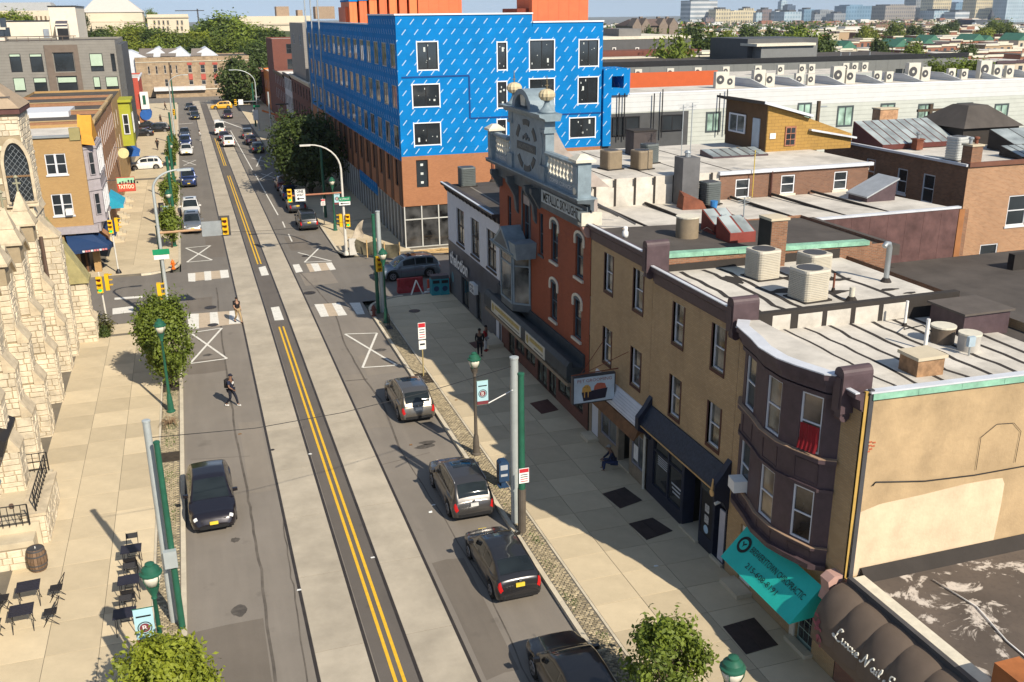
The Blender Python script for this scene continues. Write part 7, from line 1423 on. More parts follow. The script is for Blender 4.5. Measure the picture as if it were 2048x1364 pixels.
def build_car(kind):
    c = CARS[kind]; L,W,r = c['L'],c['W'],c['r']; hw = W/2; yr,yf = -c['wb']/2-.02*L,c['wb']/2-.02*L
    t_ = bpy.data.objects.new('car',None); COL.objects.link(t_)
    X = lambda t: (t-.5)*L
    def zb(t):
        y = X(t); z = .24+.10*max(0,(abs(t-.5)-.44)/.06)
        for yc in (yr,yf):
            R_ = r*1.16
            if abs(y-yc) < R_: z = max(z,r*.95+math.sqrt(R_*R_-(y-yc)**2))
        return z
    def LB(t,s):   # lower body, s -1..1 around the section
        w_ = hw*lerp(PLAN,t); z1 = lerp(c['low'],t); z0 = min(zb(t),z1-.06); q = abs(s); h = z1-z0
        tab = [(0,(0,z1+.035)),(.28,(.50,z1+.025)),(.46,(.83,z1-.005)),(.54,(.925,z1-.05)),(.64,(.965,z1-h*.25)),(.78,(1.0,z0+h*.5)),(.9,(.985,z0+h*.22)),(1,(.94,z0))]
        for (a,(xa,za)),(b,(xb,zb_)) in zip(tab,tab[1:]):
            if q <= b: k = (q-a)/(b-a); return V((math.copysign(w_*(xa+(xb-xa)*k),s) if q else 0,X(t),za+(zb_-za)*k))
        return V((math.copysign(w_*.94,s),X(t),z0))
    hm = max(z for _,z in c['roof'])-1.0
    def GH(t,s):
        z1 = lerp(c['roof'],t); z0 = lerp(c['low'],t)-.01; f = max(0,min(1,(z1-z0)/hm)); wb_ = hw*lerp(PLAN,t)*.91; wt = wb_*(.965-(.17 if kind not in ('jeep','van') else .07)*f); q = abs(s); z1 = max(z1,z0)
        if q <= .5: x = wt*.86*q/.5; z = z1+.03*(1-(q/.5)**2)
        elif q <= .66: k = (q-.5)/.16; x = wt*(.86+.14*(1-(1-k)**2)); z = z1-.07*f*k*k
        else: k = (q-.66)/.34; x = wt+(wb_-wt)*k; z = (z1-.07*f)+(z0-(z1-.07*f))*k
        return V((math.copysign(x,s) if q else 0,X(t),z))
    def surf(m,S,t0,t1,s0,s1,nt,ns,off=0.):
        rows = []
        for i in range(nt+1):
            t = t0+(t1-t0)*i/nt; row = []
            for j in range(ns+1):
                s = s0+(s1-s0)*j/ns; p = S(t,s)
                if off:
                    a = S(min(t+.004,1),s)-S(max(t-.004,0),s); b = S(t,min(s+.01,1))-S(t,max(s-.01,-1)); n = a.cross(b)
                    if n.length > 1e-9: n.normalize(); p = p+n*(off if n.dot(p-V((0,p.y,.7))) > 0 else -off)
                row.append(p)
            rows.append(row)
        m.grid(rows); return m
    def P(name,mt,f,par=None,smooth=True,ang=None): m = MB(); f(m); return m.build(name,mt,par or t_,smooth=smooth,local=True,angle=ang)
    tr0,tr1 = c['roof'][0][0],c['roof'][-1][0]
    def body(m):
        surf(m,LB,0,1,-1,1,70,28)
        for t in (0,1): m.poly([LB(t,-1+2*k/28) for k in range(29)])
    P('body',PAINT0,body,ang=50); P('cabin',PAINT0,lambda m: surf(m,GH,tr0,tr1,-1,1,34,30),ang=50)
    P('chassis',TRIM,lambda m: m.box(-hw*.80,hw*.80,-L*.47,L*.46,.2,.62),smooth=False)
    P('windscreen',CGL,lambda m: surf(m,GH,*c['ws'],-.52,.52,8,12,.006)); P('rear_window',CGL,lambda m: surf(m,GH,*c['rw'],-.50,.50,6,12,.006))
    if kind == 'van':
        for s in (-1,1): P('rear_pane',CGL,lambda m: m.box(s*.42-.3,s*.42+.3,-L/2-.02,-L/2+.03,1.3,1.95),smooth=False)
    for s in (-1,1):
        for a,b in c['sw']: P('side_window',CGL,lambda m: surf(m,GH,a,b,s*.70,s*.955,6,4,.006))
        P('mirror',PAINT0,lambda m: m.hexa([V((s*(hw*.93+dx),X(.655)+dy,1.0+dz)) for dz in (0,.13) for dx,dy in ((0,-.06),(.2,-.05),(.2,.05),(0,.07))]),smooth=False)
        P('head_light',HEAD,lambda m: surf(m,LB,.955,.978,s*.43,s*.57,4,4,.008)); P('tail_light',TAIL,lambda m: surf(m,LB,.004,.026,s*.47,s*.66,4,5,.010))
        for tt in ((.25 if kind != 'van' else .4),.42,.64): P('door_seam',TRIM,lambda m: surf(m,LB,tt-.0012,tt+.0012,s*.5,s*.93,1,6,.003))
        if c['rails']: P('roof_rail',RIM,lambda m: m.tube([GH(.12,s*.56)+V((0,0,.01)),GH(.14,s*.56)+V((0,0,.06)),GH(.5,s*.56)+V((0,0,.06)),GH(.53,s*.56)+V((0,0,.01))],.02,6))
        for yc in (yr,yf):
            w_ = P('wheel',TYRE,lambda m: m.tube([(s*(hw-.24),yc,r),(s*(hw-.22),yc,r),(s*(hw-.03),yc,r),(s*(hw-.015),yc,r)],[r*.9,r,r,r*.9],20),ang=40)
            P('rim',RIM,lambda m: m.tube([(s*(hw-.05),yc,r),(s*(hw-.005),yc,r)],[r*.68,r*.62],14),w_,False)
            for k in range(5): a = 2*pi*k/5; P('rim_gap',TRIM,lambda m: m.tube([(s*(hw-.02),yc+r*.38*cos(a),r+r*.38*sin(a)),(s*(hw-.001),yc+r*.38*cos(a),r+r*.38*sin(a))],r*.13,6),w_,False) if k < 5 else None
    P('grille',TRIM,lambda m: surf(m,LB,.981,.9975,-.36,.36,3,8,.006)); P('front_bumper',TRIM,lambda m: m.box(-hw*.6,hw*.6,L/2-.03,L/2+.015,.3,.44),smooth=False); P('rear_bumper',TRIM,lambda m: m.box(-hw*.72,hw*.72,-L/2-.015,-L/2+.04,.32,.46),smooth=False)
    P('number_plate',PLATE,lambda m: m.box(-.16,.16,-L/2-.03,-L/2+.02,.76,.9),smooth=False); P('number_plate',PLATE,lambda m: m.box(-.16,.16,L/2-.02,L/2+.03,.48,.6),smooth=False)
    if kind in ('hatch','suv','cross'): P('badge',RIM,lambda m: m.tube([(0,-L/2+.0,1.0),(0,-L/2-.02 if kind != 'cross' else -L/2,1.0)],.045,10),smooth=False)
    if kind == 'suv': P('sunroof',CGL,lambda m: surf(m,GH,.36,.50,-.34,.34,3,4,.004))
    return t_
PC = dict(black=paint('black',(.012,.012,.014)),aubergine=paint('aubergine',(.014,.011,.016)),grey=paint('grey',(.075,.07,.068),.6),charcoal=paint('charcoal',(.035,.034,.037),.6),silver=paint('silver',(.30,.31,.32),.7),white=paint('white',(.66,.65,.63),0.),blue=paint('blue',(.012,.03,.12),.4),red=paint('red',(.13,.02,.02),.3),steel=paint('steel',(.20,.24,.27),.6),maroon=paint('maroon',(.06,.02,.03),.4),yellow=paint('yellow',(.62,.34,.02),0.),bronze=paint('bronze',(.16,.145,.125),.7))
def car(kind,col,label,loc,rz,group='parked cars',name='parked_car',cat='car',plate=None):
    mp = {PAINT0.name: PC[col]}
    if plate: mp[PLATE.name] = plate
    if kind not in protoC: protoC[kind] = build_car(kind); o = protoC[kind]; o.location = (0,-500,0)
    o = dup(protoC[kind],None,loc,rz,mp); o.name = name; o['label'] = label; o['category'] = cat
    if group: o['group'] = group
    return o
def park(kind,col,label,px,front,group='parked cars',name='parked_car',rz=0.,x=None,**k):
    # px: ground point under the middle of the end that faces the camera; front True if that end is its front
    p = G(*px); L = CARS[kind]['L']; d = V((-sin(rz),cos(rz),0)); q = p+d*(L/2)
    return car(kind,col,label,(x if x is not None else q.x,q.y,0),rz+(pi if front else 0),group,name,**k)
car('cross','aubergine','black crossover facing the camera in the left parking lane',(-.83,38.2,0),pi+.02,'cars parked near the camera')
car('suv','bronze','silver grey suv parked farthest of the four on the right kerb',(9.28,46.1,0),.01,'cars parked near the camera',plate=PLATEW)
car('suv','grey','dark grey suv parked beside the blue newspaper box',(9.2,35.7,0),0.,'cars parked near the camera',plate=PLATEW)
car('hatch','charcoal','dark grey hatchback with yellow number plate on the right kerb',(9.08,29.6,0),.01,'cars parked near the camera')
car('cross','black','glossy black car cut off by the bottom edge of the frame',(9.12,22.3,0),0.,'cars parked near the camera')
p = (G(776,568)+G(853,553))/2; car('suv','steel','blue grey suv standing in the cross street behind the red barrier',(p.x+.2,p.y+1.0,0),pi/2+.05,None,'suv').scale = (1.06,1.08,1.04)
KN = 'cars parked up the avenue'
park('suv','charcoal','dark suv parked nearest the junction on the right kerb',(600,464),False,KN,x=9.75); park('sedan','charcoal','dark green grey sedan parked second from the junction on the right',(578,429),False,KN,x=9.7); park('sedan','blue','deep blue sedan parked under the roadside tree',(561,404),False,KN,x=9.75); park('hatch','red','dark red hatchback parked under the roadside tree',(549,385),False,KN,x=9.7)
park('sedan','black','black sedan parked before the far roadside tree',(506,308),False,KN,x=9.3); park('sedan','maroon','maroon sedan parked farther up on the right side',(494,291),False,KN,x=9.0); park('suv','grey','grey suv parked farthest on the right side',(490,279),False,KN,x=9.0)
park('suv','silver','silver suv facing the camera nearest the junction on the left kerb',(388,469),True,KN,x=-.75); park('suv','white','white suv with roof rack behind the silver suv',(382,438),True,KN,x=-.8); park('jeep','blue','blue boxy off roader on the left kerb',(377,376),True,KN,x=-.8); park('sedan','white','white sedan facing the camera on the left kerb',(373,312),True,KN,x=-.8); park('jeep','blue','dark blue off roader parked behind the white sedan',(370,298),True,KN,x=-.85); park('sedan','charcoal','dark sedan parked last of the left kerb row',(370,276),True,KN,x=-.9)
KT = 'cars driving on the avenue'
park('suv','white','white suv driving away on the avenue',(459,295),False,KT,'moving_car'); park('sedan','maroon','dark red car driving behind the white van',(450,283),False,KT,'moving_car'); park('van','white','white panel van driving away up the avenue',(441,271),False,KT,'van',cat='van')
park('sedan','black','dark car waiting nearest at the far crossing',(391,240),True,KT,'moving_car'); park('suv','charcoal','dark suv in the middle at the far crossing',(388,231),True,KT,'moving_car'); park('sedan','charcoal','dark car last at the far crossing',(380,221),True,KT,'moving_car')
park('suv','maroon','maroon suv waiting at the far right of the avenue',(457,238),True,KT,'moving_car'); p = G(443,218); car('suv','yellow','yellow taxi at the far crossing',(p.x,p.y,0),pi/2,KT,'taxi','taxi')
p = G(290,341); car('suv','white','white suv pulling out of the side street on the left',(p.x,p.y+.9,0),pi/2,KT,'moving_car'); p = G(313,266); car('suv','black','black suv crossing the far left sidewalk',(p.x,p.y+.9,0),pi/2,KT,'moving_car'); p = G(288,259); car('sedan','black','black sedan behind the far left black suv',(p.x,p.y+.9,0),pi/2,KT,'moving_car')
car('sedan','black','dark car in the cross street half hidden by the church corner',(-11.2,71.2,0),pi/2,None,'moving_car')
car('sedan','black','black car by the red corner house',G(278,275)+V((0,1,0)),pi/2,KT,'moving_car')
for k in list(protoC.values()):   # the moulds themselves leave the scene
    for ch in list(k.children_recursive): bpy.data.objects.remove(ch)
    bpy.data.objects.remove(k)
# roof rack of the white suv
# ================================================================ ROOFTOP EQUIPMENT
CRM = mat('condenser_cream',(.50,.46,.38),.55,var=.1,dirt=.15); CBR = mat('condenser_brown',(.24,.19,.13),.6,var=.2,dirt=.3); CGR = mat('condenser_grey',(.10,.115,.115),.5,var=.15)
def condenser(label,x,y,z,w_=1.,d=1.,h=1.1,mt=CRM,rz=.1,n=15,cr=.18,grp=None,rib=.03):
    t = thing('condenser',label,'air conditioner',(x,y,z),rz,grp); m = MB(); rows = []
    def ring(e,zz):
        r = []
        for cx,cy,a0 in ((1,1,0),(-1,1,90),(-1,-1,180),(1,-1,270)):
            for k in range(4): a = rad(a0+30*k); r.append((cx*(w_/2-cr)+(cr+e)*cos(a),cy*(d/2-cr)+(cr+e)*sin(a),zz))
        return r+[r[0]]
    rows.append(ring(0,.06))
    for k in range(n): z0 = .08+(h-.16)*k/n; rows += [ring(0,z0),ring(-rib,z0+.006),ring(-rib,z0+(h-.16)/n*.45),ring(0,z0+(h-.16)/n*.6)]
    rows += [ring(0,h-.06),ring(-.02,h)]; m.grid(rows); m.poly(ring(-.02,h)[:-1]); m.build('casing',mt,t,local=True)
    m = MB(); m.lathe((0,0,h),[(min(w_,d)*.42,0),(min(w_,d)*.42,.015),(.1,.02)],18); m.build('fan_grille',DKGREY,t,local=True); m = MB(); m.box(-w_*.55,w_*.55,-d*.55,d*.55,0,.06); m.build('base_pad',TAR,t,local=True)
    return t
condenser('cream ribbed condenser on the silver roof nearest the parapet wall',20.5,31.6,9.62,1.05,1.05,1.15); condenser('cream ribbed condenser behind the other two on the silver roof',22.4,31.0,9.6,1.05,1.05,1.0); condenser('cream ribbed condenser nearest the camera on the silver roof',20.45,28.5,9.62,1.1,1.1,1.15)
condenser('brown condenser left of its twin behind the metal parapet',22.3,50.3,11.06,1.,1.,1.05,CBR,.2,14,rib=.012); condenser('brown condenser right of its twin behind the metal parapet',23.9,49.7,11.06,1.,1.,1.05,CBR,.2,14,rib=.012); condenser('dark grey condenser behind the two brown ones',25.3,51.6,11.06,.9,.9,1.1,CGR,.1,8)
condenser('grey green condenser at the foot of the grey rooftop stack',26.1,45.8,9.62,.95,.95,1.2,CGR,.1,10)
p = G(934,371,8.03); condenser('dark grey condenser on the corner shop roof',p.x,p.y,8.03,1.1,1.1,1.3,CGR,.0,10)
condenser('pale louvred condenser on the orange brick house roof',43.8,47.6,10.76,1.1,1.0,1.4,mat('condenser_pale',(.42,.43,.42),.5),.2,8)
def drum(label,x,y,z,r,h,mt,inner=TAR):
    t = thing('roof_drum',label,'ventilator',(x,y,z)); part(t,'shell',mt,lambda q: q.lathe((x,y,z),[(r,0),(r,h),(r*.92,h),(r*.9,h-.15)],18),smooth=True,angle=40); part(t,'top',inner,lambda q: q.lathe((x,y,z+h-.16),[(r*.88,0),(r*.88,.01)],18)); part(t,'rim',CREAM,lambda q: q.lathe((x,y,z+h-.05),[(r+.02,0),(r+.02,.06),(r-.04,.06)],18)); return t
drum('brown drum shaped ventilator with rusty top on the seamed roof',22.7,24.2,9.05,.38,.62,mat('drum_brown',(.13,.10,.075),.7,var=.3),RUST); drum('white drum ventilator beside the brown drum',22.95,23.3,9.05,.34,.62,mat('drum_white',(.40,.38,.35),.6,var=.15),RUST); drum('dark drum condenser beside the red skylights on the black roof',20.2,37.2,10.05,.5,.95,CBR)
part_ = thing('control_box','pale blue grey control box on the white drum ventilator','box',(22.6,22.9,9.05)); part(part_,'casing',mat('pale_blue_box',(.34,.42,.48),.5),lambda q: q.box(22.45,22.7,22.78,22.9,9.4,9.72)); part(part_,'leg',GALV,lambda q: q.tube([(22.55,22.83,9.05),(22.55,22.83,9.5)],.03,6))
t = chimney('squat weathered brick chimney on the seamed roof near the copper edge',20.0,22.0,8.95,.95,.8,.75,mat('weathered_brick',(.30,.18,.10),.9,var=.45,sc_=2.5,dirt=.5),0); t = chimney('tarred brick chimney rising beside the ribbed condensers',22.0,33.3,9.6,.75,.8,1.9,OLDB,0); part(t,'tarred_side',TAR,lambda q: q.box(21.58,21.615,32.85,33.75,9.6,11.5))
def pipe(label,pts,r,mt=GALV,cap=False):
    t = thing('vent_pipe',label,'pipe',pts[0]); part(t,'pipe',mt,lambda q: q.tube(pts,r,8),smooth=True,angle=50); part(t,'collar',TAR,lambda q: q.lathe(pts[0],[(r*2.2,0),(r*1.3,.15),(r*1.05,.16)],10))
    return t
pipe('shiny hooked vent pipe on the silver roof',[(24.7,29.6,9.56),(24.7,29.6,10.9),(24.62,29.55,11.06),(24.45,29.5,11.1),(24.32,29.45,11.0)],.1); pipe('short mushroom vent on the silver roof',[(21.8,27.8,9.6),(21.8,27.8,10.1)],.1,CREAM); pipe('white standpipe at the back of the seamed roof',[(22.7,26.0,9.05),(22.7,26.0,10.0)],.05,WHITE); pipe('white standpipe in front of the brown drum',[(21.6,23.7,9.05),(21.6,23.7,10.15)],.06,WHITE); pipe('thin rusty post on the silver roof',[(21.9,29.0,9.6),(21.9,29.0,10.3)],.04,RUST)
pipe('rusty flue on the corner shop roof',[(p.x+2.2,p.y+1,8.03),(p.x+2.2,p.y+1,9.9),(p.x+2.2,p.y+1,10)],.12,RUST)
t = thing('roof_hatch','dark box hatch at the back of the seamed roof','hatch',(24.6,25.3,9)); part(t,'box',BROWNM,lambda q: q.box(23.9,25.8,24.6,26.2,8.8,9.75)); part(t,'lid',mat('brown_tar_lid',(.10,.085,.075),.9),lambda q: q.box(23.8,25.9,24.5,26.3,9.75,9.82))
for i,(x,y) in enumerate(((21.6,37.9),(21.4,36.2))): t = thing('roof_skylight',('red framed wedge skylight at the back of the pair','red framed wedge skylight at the front of the pair')[i],'skylight',(x,y,10.05),0,'red skylights'); skylight(t,(x,y-.6,10.0),1.25,1.2,.45,.95,2,mat('red_skylight',(.20,.045,.035),.6,var=.2))
t = thing('rooftop_stack','tall plain grey rooftop stack with small pots','chimney',(25,46.4,9.6)); part(t,'stack',mat('grey_stack',(.115,.115,.12),.8,var=.2),lambda q: q.box(24.5,25.5,45.9,46.9,9.5,12.1)); part(t,'pot',GALV,lambda q: q.lathe((25,46.4,12.1),[(.14,0),(.14,.2),(.2,.22),(.1,.34)],10))
t = thing('tank_room','dark brown rooftop box behind the condensers','box',(27,55,11)); part(t,'walls',mat('dark_brown_box',(.055,.045,.045),.7,var=.2),lambda q: q.box(25.6,27.1,54.4,55.6,11,12.5)); part(t,'cap',TAR,lambda q: q.box(25.55,27.15,54.35,55.65,12.5,12.57))
t = thing('roof_skylight','low dark framed skylight lying on the upper roof','skylight',(31,52,11.05)); skylight(t,(29.5,51.6,11.05),3.8,1.6,.1,.35,6,BROWNM)
t = thing('roof_hatch','tilted brown roof hatch with pale side on the rear silver roof','hatch',(35,44,9.6)); part(t,'frame',BROWNM,lambda q: q.extr([(34.2,43.2,9.5),(36.0,43.2,9.5),(36.0,43.2,10.6),(34.2,43.2,9.8)],(0,1.6,0))); part(t,'lid',mat('pale_metal_lid',(.40,.42,.44),.5,.3),lambda q: q.hexa([(34.1,43.1,9.82),(36.1,43.1,10.72),(36.1,44.9,10.72),(34.1,44.9,9.82),(34.1,43.1,9.9),(36.1,43.1,10.8),(36.1,44.9,10.8),(34.1,44.9,9.9)]))
t = thing('rust_box','rusty broken vent box with blue bucket beside the grey stack','vent',(24.7,45,9.65)); part(t,'box',RUST,lambda q: q.hexa([(24.0,44.8,9.6),(25.3,44.6,9.6),(25.4,45.5,9.6),(24.1,45.7,9.6),(24.1,44.9,10.3),(25.1,44.7,10.0),(25.2,45.4,10.0),(24.2,45.6,10.5)])); part(t,'bucket',mat('blue_plastic',(.03,.16,.40),.5),lambda q: q.lathe((25.6,44.4,9.65),[(.16,0),(.2,.4)],10))
def antenna(label,x,y,z,h,mt=GALV):
    t = thing('antenna',label,'antenna',(x,y,z)); part(t,'mast',mt,lambda q: q.tube([(x,y,z),(x,y,z+h)],.03,6))
    for k in range(4): part(t,'element',GALV,lambda q: q.tube([(x-.4+.05*k,y,z+h-.12*k),(x+.4-.05*k,y+.1,z+h-.12*k)],.012,4))
    part(t,'boom',GALV,lambda q: q.tube([(x-.05,y-.5,z+h-.1),(x+.05,y+.5,z+h-.25)],.015,4)); return t
antenna('tall whip antenna on the grey rooftop stack',25.1,46.3,12.1,2.8); antenna('yellow pole antenna at the edge of the upper roof',29.3,46.7,9.6,2.6,mat('yellow_pole',(.5,.36,.06),.6)); antenna('television antenna among clutter on the black roof',22.6,36.6,10.05,1.7); antenna('thin antenna by the upper skylight',27.6,52.0,11.05,3.2)
t = thing('utility_pole','wooden utility pole with crossarm above the roof lantern','pole',(54,68,0)); a = PY(1862,208,68); part(t,'post',BARK,lambda q: q.tube([(a.x,68,0),(a.x,68,a.z)],.18,8)); part(t,'crossarm',BARK,lambda q: q.box(a.x-1.3,a.x+1.6,67.9,68.1,a.z-.6,a.z-.4))
t = thing('utility_pole','wooden utility pole right of the mustard hut','pole',(45,68,0)); a = PY(1638,202,68); part(t,'post',BARK,lambda q: q.tube([(a.x,68,0),(a.x,68,a.z)],.16,8)); part(t,'insulator',GALV,lambda q: q.box(a.x,a.x+.8,67.95,68.05,a.z-.5,a.z-.4))
chimney('pale brick chimney stub before the white terrace',PY(1770,230,62).x,62,9,1.6,.9,PY(1770,218,62).z-9,mat('patchy_brick',(.40,.24,.14),.9,var=.4,sc_=3),0)
def cable(label,pts,r=.02,name='cable',mt=BLACK): o = part(None,name,mt,lambda q: q.tube(pts,r,5),smooth=True); return tag(o,label,'cable')
cable('black cable looping from the brown drum across the seamed roof',[(22.5,24,9.3),(22.2,24.6,9.6),(22.0,25.2,9.3),(22.6,25.9,9.1)]); cable('black cable between the ribbed condensers',[(21.0,31.4,9.9),(21.4,31.2,9.7),(21.9,31.1,9.75)]); cable('black wire strung along the tan stucco side wall',[PY(x,y,20.36) for x,y in ((1745,972),(1752,964),(1850,962),(1950,950),(2060,930))],.02); cable('thin bent conduit on the tan stucco side wall',[PY(x,y,20.36) for x,y in ((1952,940),(1962,875),(1995,848),(2028,846),(2042,862),(2030,925))],.008); cable('grey cable on the front of the black roof',[(20.5,37,10.2),(21.0,36.9,10.5),(21.4,36.8,10.2)])
t = thing('owl_decoy','small white owl figure on the black roof edge','figurine',(17.2,36.9,10.4)); part(t,'body',WHITE,lambda q: q.lathe((17.1,36.9,10.35),[(.1,0),(.14,.12),(.13,.26),(.09,.32),(.11,.38),(.1,.46),(.03,.5)],10),smooth=True); part(t,'beak',mat('gold_trim',(.55,.34,.14),.5),lambda q: q.tube([(17.0,36.9,10.76),(16.96,36.9,10.73)],[.02,.005],5))
cable('white hose lying on the patchy low roof',[(19.2,19.5,3.66),(19.4,18,3.66),(19.0,16.5,3.66),(18.9,15.2,3.66)],.025,'hose',WHITE)['category'] = 'hose'
# ================================================================ STREET FURNITURE
GLOBE = mat('lamp_glass',(.62,.58,.48),.15,var=.05); SKYB = mat('banner_blue',(.36,.56,.62),.7,var=.05); MARN = mat('banner_maroon',(.17,.035,.045),.7); BRZ = mat('bronze_paint',(.10,.085,.07),.5,var=.2)
def lamp(label,x,y,banner=0,pole=GREENP,h=4.3):
    t = thing('street_lamp',label,'street lamp',(x,y,SWH),0,'green globe street lamps'); z = SWH
    part(t,'base',pole,lambda q: q.lathe((x,y,z),[(.22,0),(.22,.08),(.17,.12),(.15,.5),(.12,.9),(.09,1.0)],12),smooth=True,angle=40); part(t,'post',pole,lambda q: q.lathe((x,y,z),[(.085,.9),(.06,h-.45),(.09,h-.42),(.07,h-.36),(.16,h-.15),(.19,h-.02)],10),smooth=True,angle=50)
    hd = part(t,'globe',GLOBE,lambda q: q.lathe((x,y,z+h),[(.17,0),(.26,.22),(.27,.36)],12),smooth=True)
    for k in range(4): a = pi/4+k*pi/2; part(hd,'rib',GREENP,lambda q: q.tube([(x+.18*cos(a),y+.18*sin(a),z+h-.02),(x+.275*cos(a),y+.275*sin(a),z+h+.22),(x+.285*cos(a),y+.285*sin(a),z+h+.37)],.014,5))
    part(t,'cap',GREENP,lambda q: q.lathe((x,y,z+h+.36),[(.31,0),(.31,.05),(.26,.08),(.24,.17),(.16,.24),(.13,.26),(.13,.32),(.05,.36)],14),smooth=True,angle=35)
    if banner:
        s = banner; bn = part(t,'banner',SKYB,lambda q: q.box(min(x+s*.1,x+s*.62),max(x+s*.1,x+s*.62),y-.012,y+.012,z+2.62,z+3.6)); part(bn,'banner_foot',MARN,lambda q: q.box(min(x+s*.1,x+s*.62),max(x+s*.1,x+s*.62),y-.014,y+.014,z+2.45,z+2.62)); cx = x+s*.36
        for r_,mt,e in ((.2,BLK,.016),(.17,SKYB,.019),(.145,MARN,.022)): part(bn,'emblem',mt,lambda q: q.poly([(cx+r_*cos(2*pi*k/20),y-e,z+2.98+r_*sin(2*pi*k/20)) for k in range(20)]))
        text('B',bn,WPR,(cx,y-.026,z+2.98),(1,0,0),UZ,.18); part(bn,'banner_print',BLK,lambda q: q.box(cx-.2,cx+.2,y-.02,y-.015,z+3.33,z+3.38))
        for zz in (2.44,3.61): part(t,'banner_arm',GREENP,lambda q: q.tube([(x,y,z+zz),(x+s*.64,y,z+zz)],.015,5))
    return t
lamp('green globe street lamp in front of the round left tree',-2.5,49.3); q0 = G(302,1150,4.75); lamp('green globe street lamp with blue banner beside the cafe tables',q0.x,q0.y,-1); lamp('green globe street lamp with blue banner by the silver suv',10.95,39.2,1,BRZ); lamp('green globe street lamp at the right corner of the junction',10.95,60.5); q1 = G(1465,1340,4.75); lamp('green globe street lamp at the bottom edge of the frame',q1.x,q1.y)
lamp('green globe street lamp with banner before the blue block',12.0,90.5,1); lamp('green globe street lamp with banner on the far left sidewalk',-2.4,89.0,-1); lamp('green globe street lamp farther up the left sidewalk',-2.4,124)
def post(label,x,y,h,r,mt,low=None,lean=0.,cap=True,grp=None,name='pole'):
    t = thing(name,label,'pole',(x,y,SWH),0,grp); z0 = SWH
    if low: part(t,'lower_section',low[0],lambda q: q.lathe((x,y,z0),[(r*1.25,0),(r*1.25,low[1])],12)); z0 += low[1]
    part(t,'shaft',mt,lambda q: q.tube([(x,y,z0),(x+lean,y,SWH+h)],[r*1.1,r*.92],12),smooth=True,angle=50)
    if cap: part(t,'cap',mt,lambda q: q.lathe((x+lean,y,SWH+h),[(r*1.05,0),(r*1.05,.06),(r*.7,.08)],12))
    return t
SILP = mat('silver_paint_pole',(.48,.52,.52),.45,.4,var=.1,dirt=.15)
t = post('thick silver pole beside the newspaper box',10.7,32.7,6.95,.17,SILP); tg = post('green pole with red parking sign beside the silver pole',10.68,31.85,6.6,.13,GREENP,(BRZ,1.9))
part(t,'wire_arm',WHITE,lambda q: q.tube([(10.7,32.6,5.9),(9.6,32.5,5.5)],.02,5))
RED = mat('red_print',(.45,.02,.03),.6); GRNP = mat('green_print',(.01,.22,.10),.5)
def sign(par,x,y,z,w_,h,mt,face='y',**k): return part(par,'sign_plate',mt,lambda q: q.box(x-w_/2,x+w_/2,y-.012,y+.012,z,z+h))
def parksign(par,x,y,z,w_=.42,h=.62):
    s = sign(par,x,y,z,w_,h,WPR); part(s,'sign_band',RED,lambda q: q.box(x-w_*.46,x+w_*.46,y-.018,y-.012,z+h*.72,z+h*.97))
    for k in range(4): part(s,'sign_print',RED if k < 2 else BLK,lambda q: q.box(x-w_*.36,x+w_*.36,y-.017,y-.012,z+h*(.1+.15*k),z+h*(.15+.15*k)))
parksign(tg,10.72,31.68,2.35,.4,.62)
post('thick grey pole left of the green pole by the cafe tables',-2.3,30.1,7.3,.125,SILP); tg = post('green pole beside the thick grey pole by the cafe tables',-2.05,29.6,6.75,.10,GREENP); part(tg,'junction_box',SILP,lambda q: q.box(-2.3,-1.9,29.3,29.5,2.6,3.2))
post('tall green pole at the right corner with a signal',10.85,62.8,6.75,.12,GREENP); post('grey pole next to the green corner pole',11.2,63.0,6.9,.16,SILP)
for i,(x0,y0,mt,h,lab) in enumerate(((-2.6,66.0-2.2,GREENP,6.8,'green pole at the left corner of the junction behind the round tree'),(-2.3,95,GREENP,7,'green pole on the left kerb by the silver suv'),(-2.3,112,GREENP,7,'green pole on the left kerb by the blue off roader'),(-2.4,140,GREENP,7,'green pole on the left kerb by the side street'),(-2.4,165,SILP,7,'silver pole far up the left kerb'),(12.0,97,GREENP,7,'dark green pole beneath the roadside tree'),(11.5,150,SILP,8.5,'silver pole beyond the roadside tree on the right'),(11.5,185,GREENP,7.5,'green pole far up the right kerb'),(-2.4,205,GREENP,7.5,'green pole at the far end of the left kerb'),(-2.6,222,BARK,10,'dark wooden pole at the far end of the left kerb'))): post(lab,x0,y0,h,.14,mt)
YEL_ = mat('signal_yellow',(.66,.40,.01),.5,var=.08); LRED = mat('lens_red',(.16,.02,.015),.3); LAMB = mat('lens_amber',(.22,.10,.01),.3); LGRN = mat('lens_green_lit',(.02,.5,.12),.3,emit=.6)
def signal(par,x,y,z,rz=0.,lit=True,back=False):
    c,s = cos(rz),sin(rz); tr = lambda dx,dy,dz: (x+dx*c-dy*s,y+dx*s+dy*c,z+dz)
    sg = part(par,'signal_head',YEL_,lambda q: q.hexa([tr(dx,dy,dz) for dz in (0,1.05) for dx,dy in ((-.18,-.12),(.18,-.12),(.18,.12),(-.18,.12))]))
    if back: part(sg,'back_plate',DKGREY,lambda q: q.hexa([tr(dx,dy,dz) for dz in (-.12,1.17) for dx,dy in ((-.32,.12),(.32,.12),(.32,.15),(-.32,.15))]))
    for k,(mt) in enumerate((LGRN if lit else LAMB,LAMB,LRED)):
        part(sg,'lens',mt,lambda q: q.tube([tr(0,-.12,.19+.335*k),tr(0,-.135,.19+.335*k)],.12,12)); part(sg,'visor',YEL_,lambda q: q.hexa([tr(dx,dy,.19+.335*k+dz) for dz in (.12,.15) for dx,dy in ((-.14,-.34),(.14,-.34),(.14,-.12),(-.14,-.12))]))
    return sg
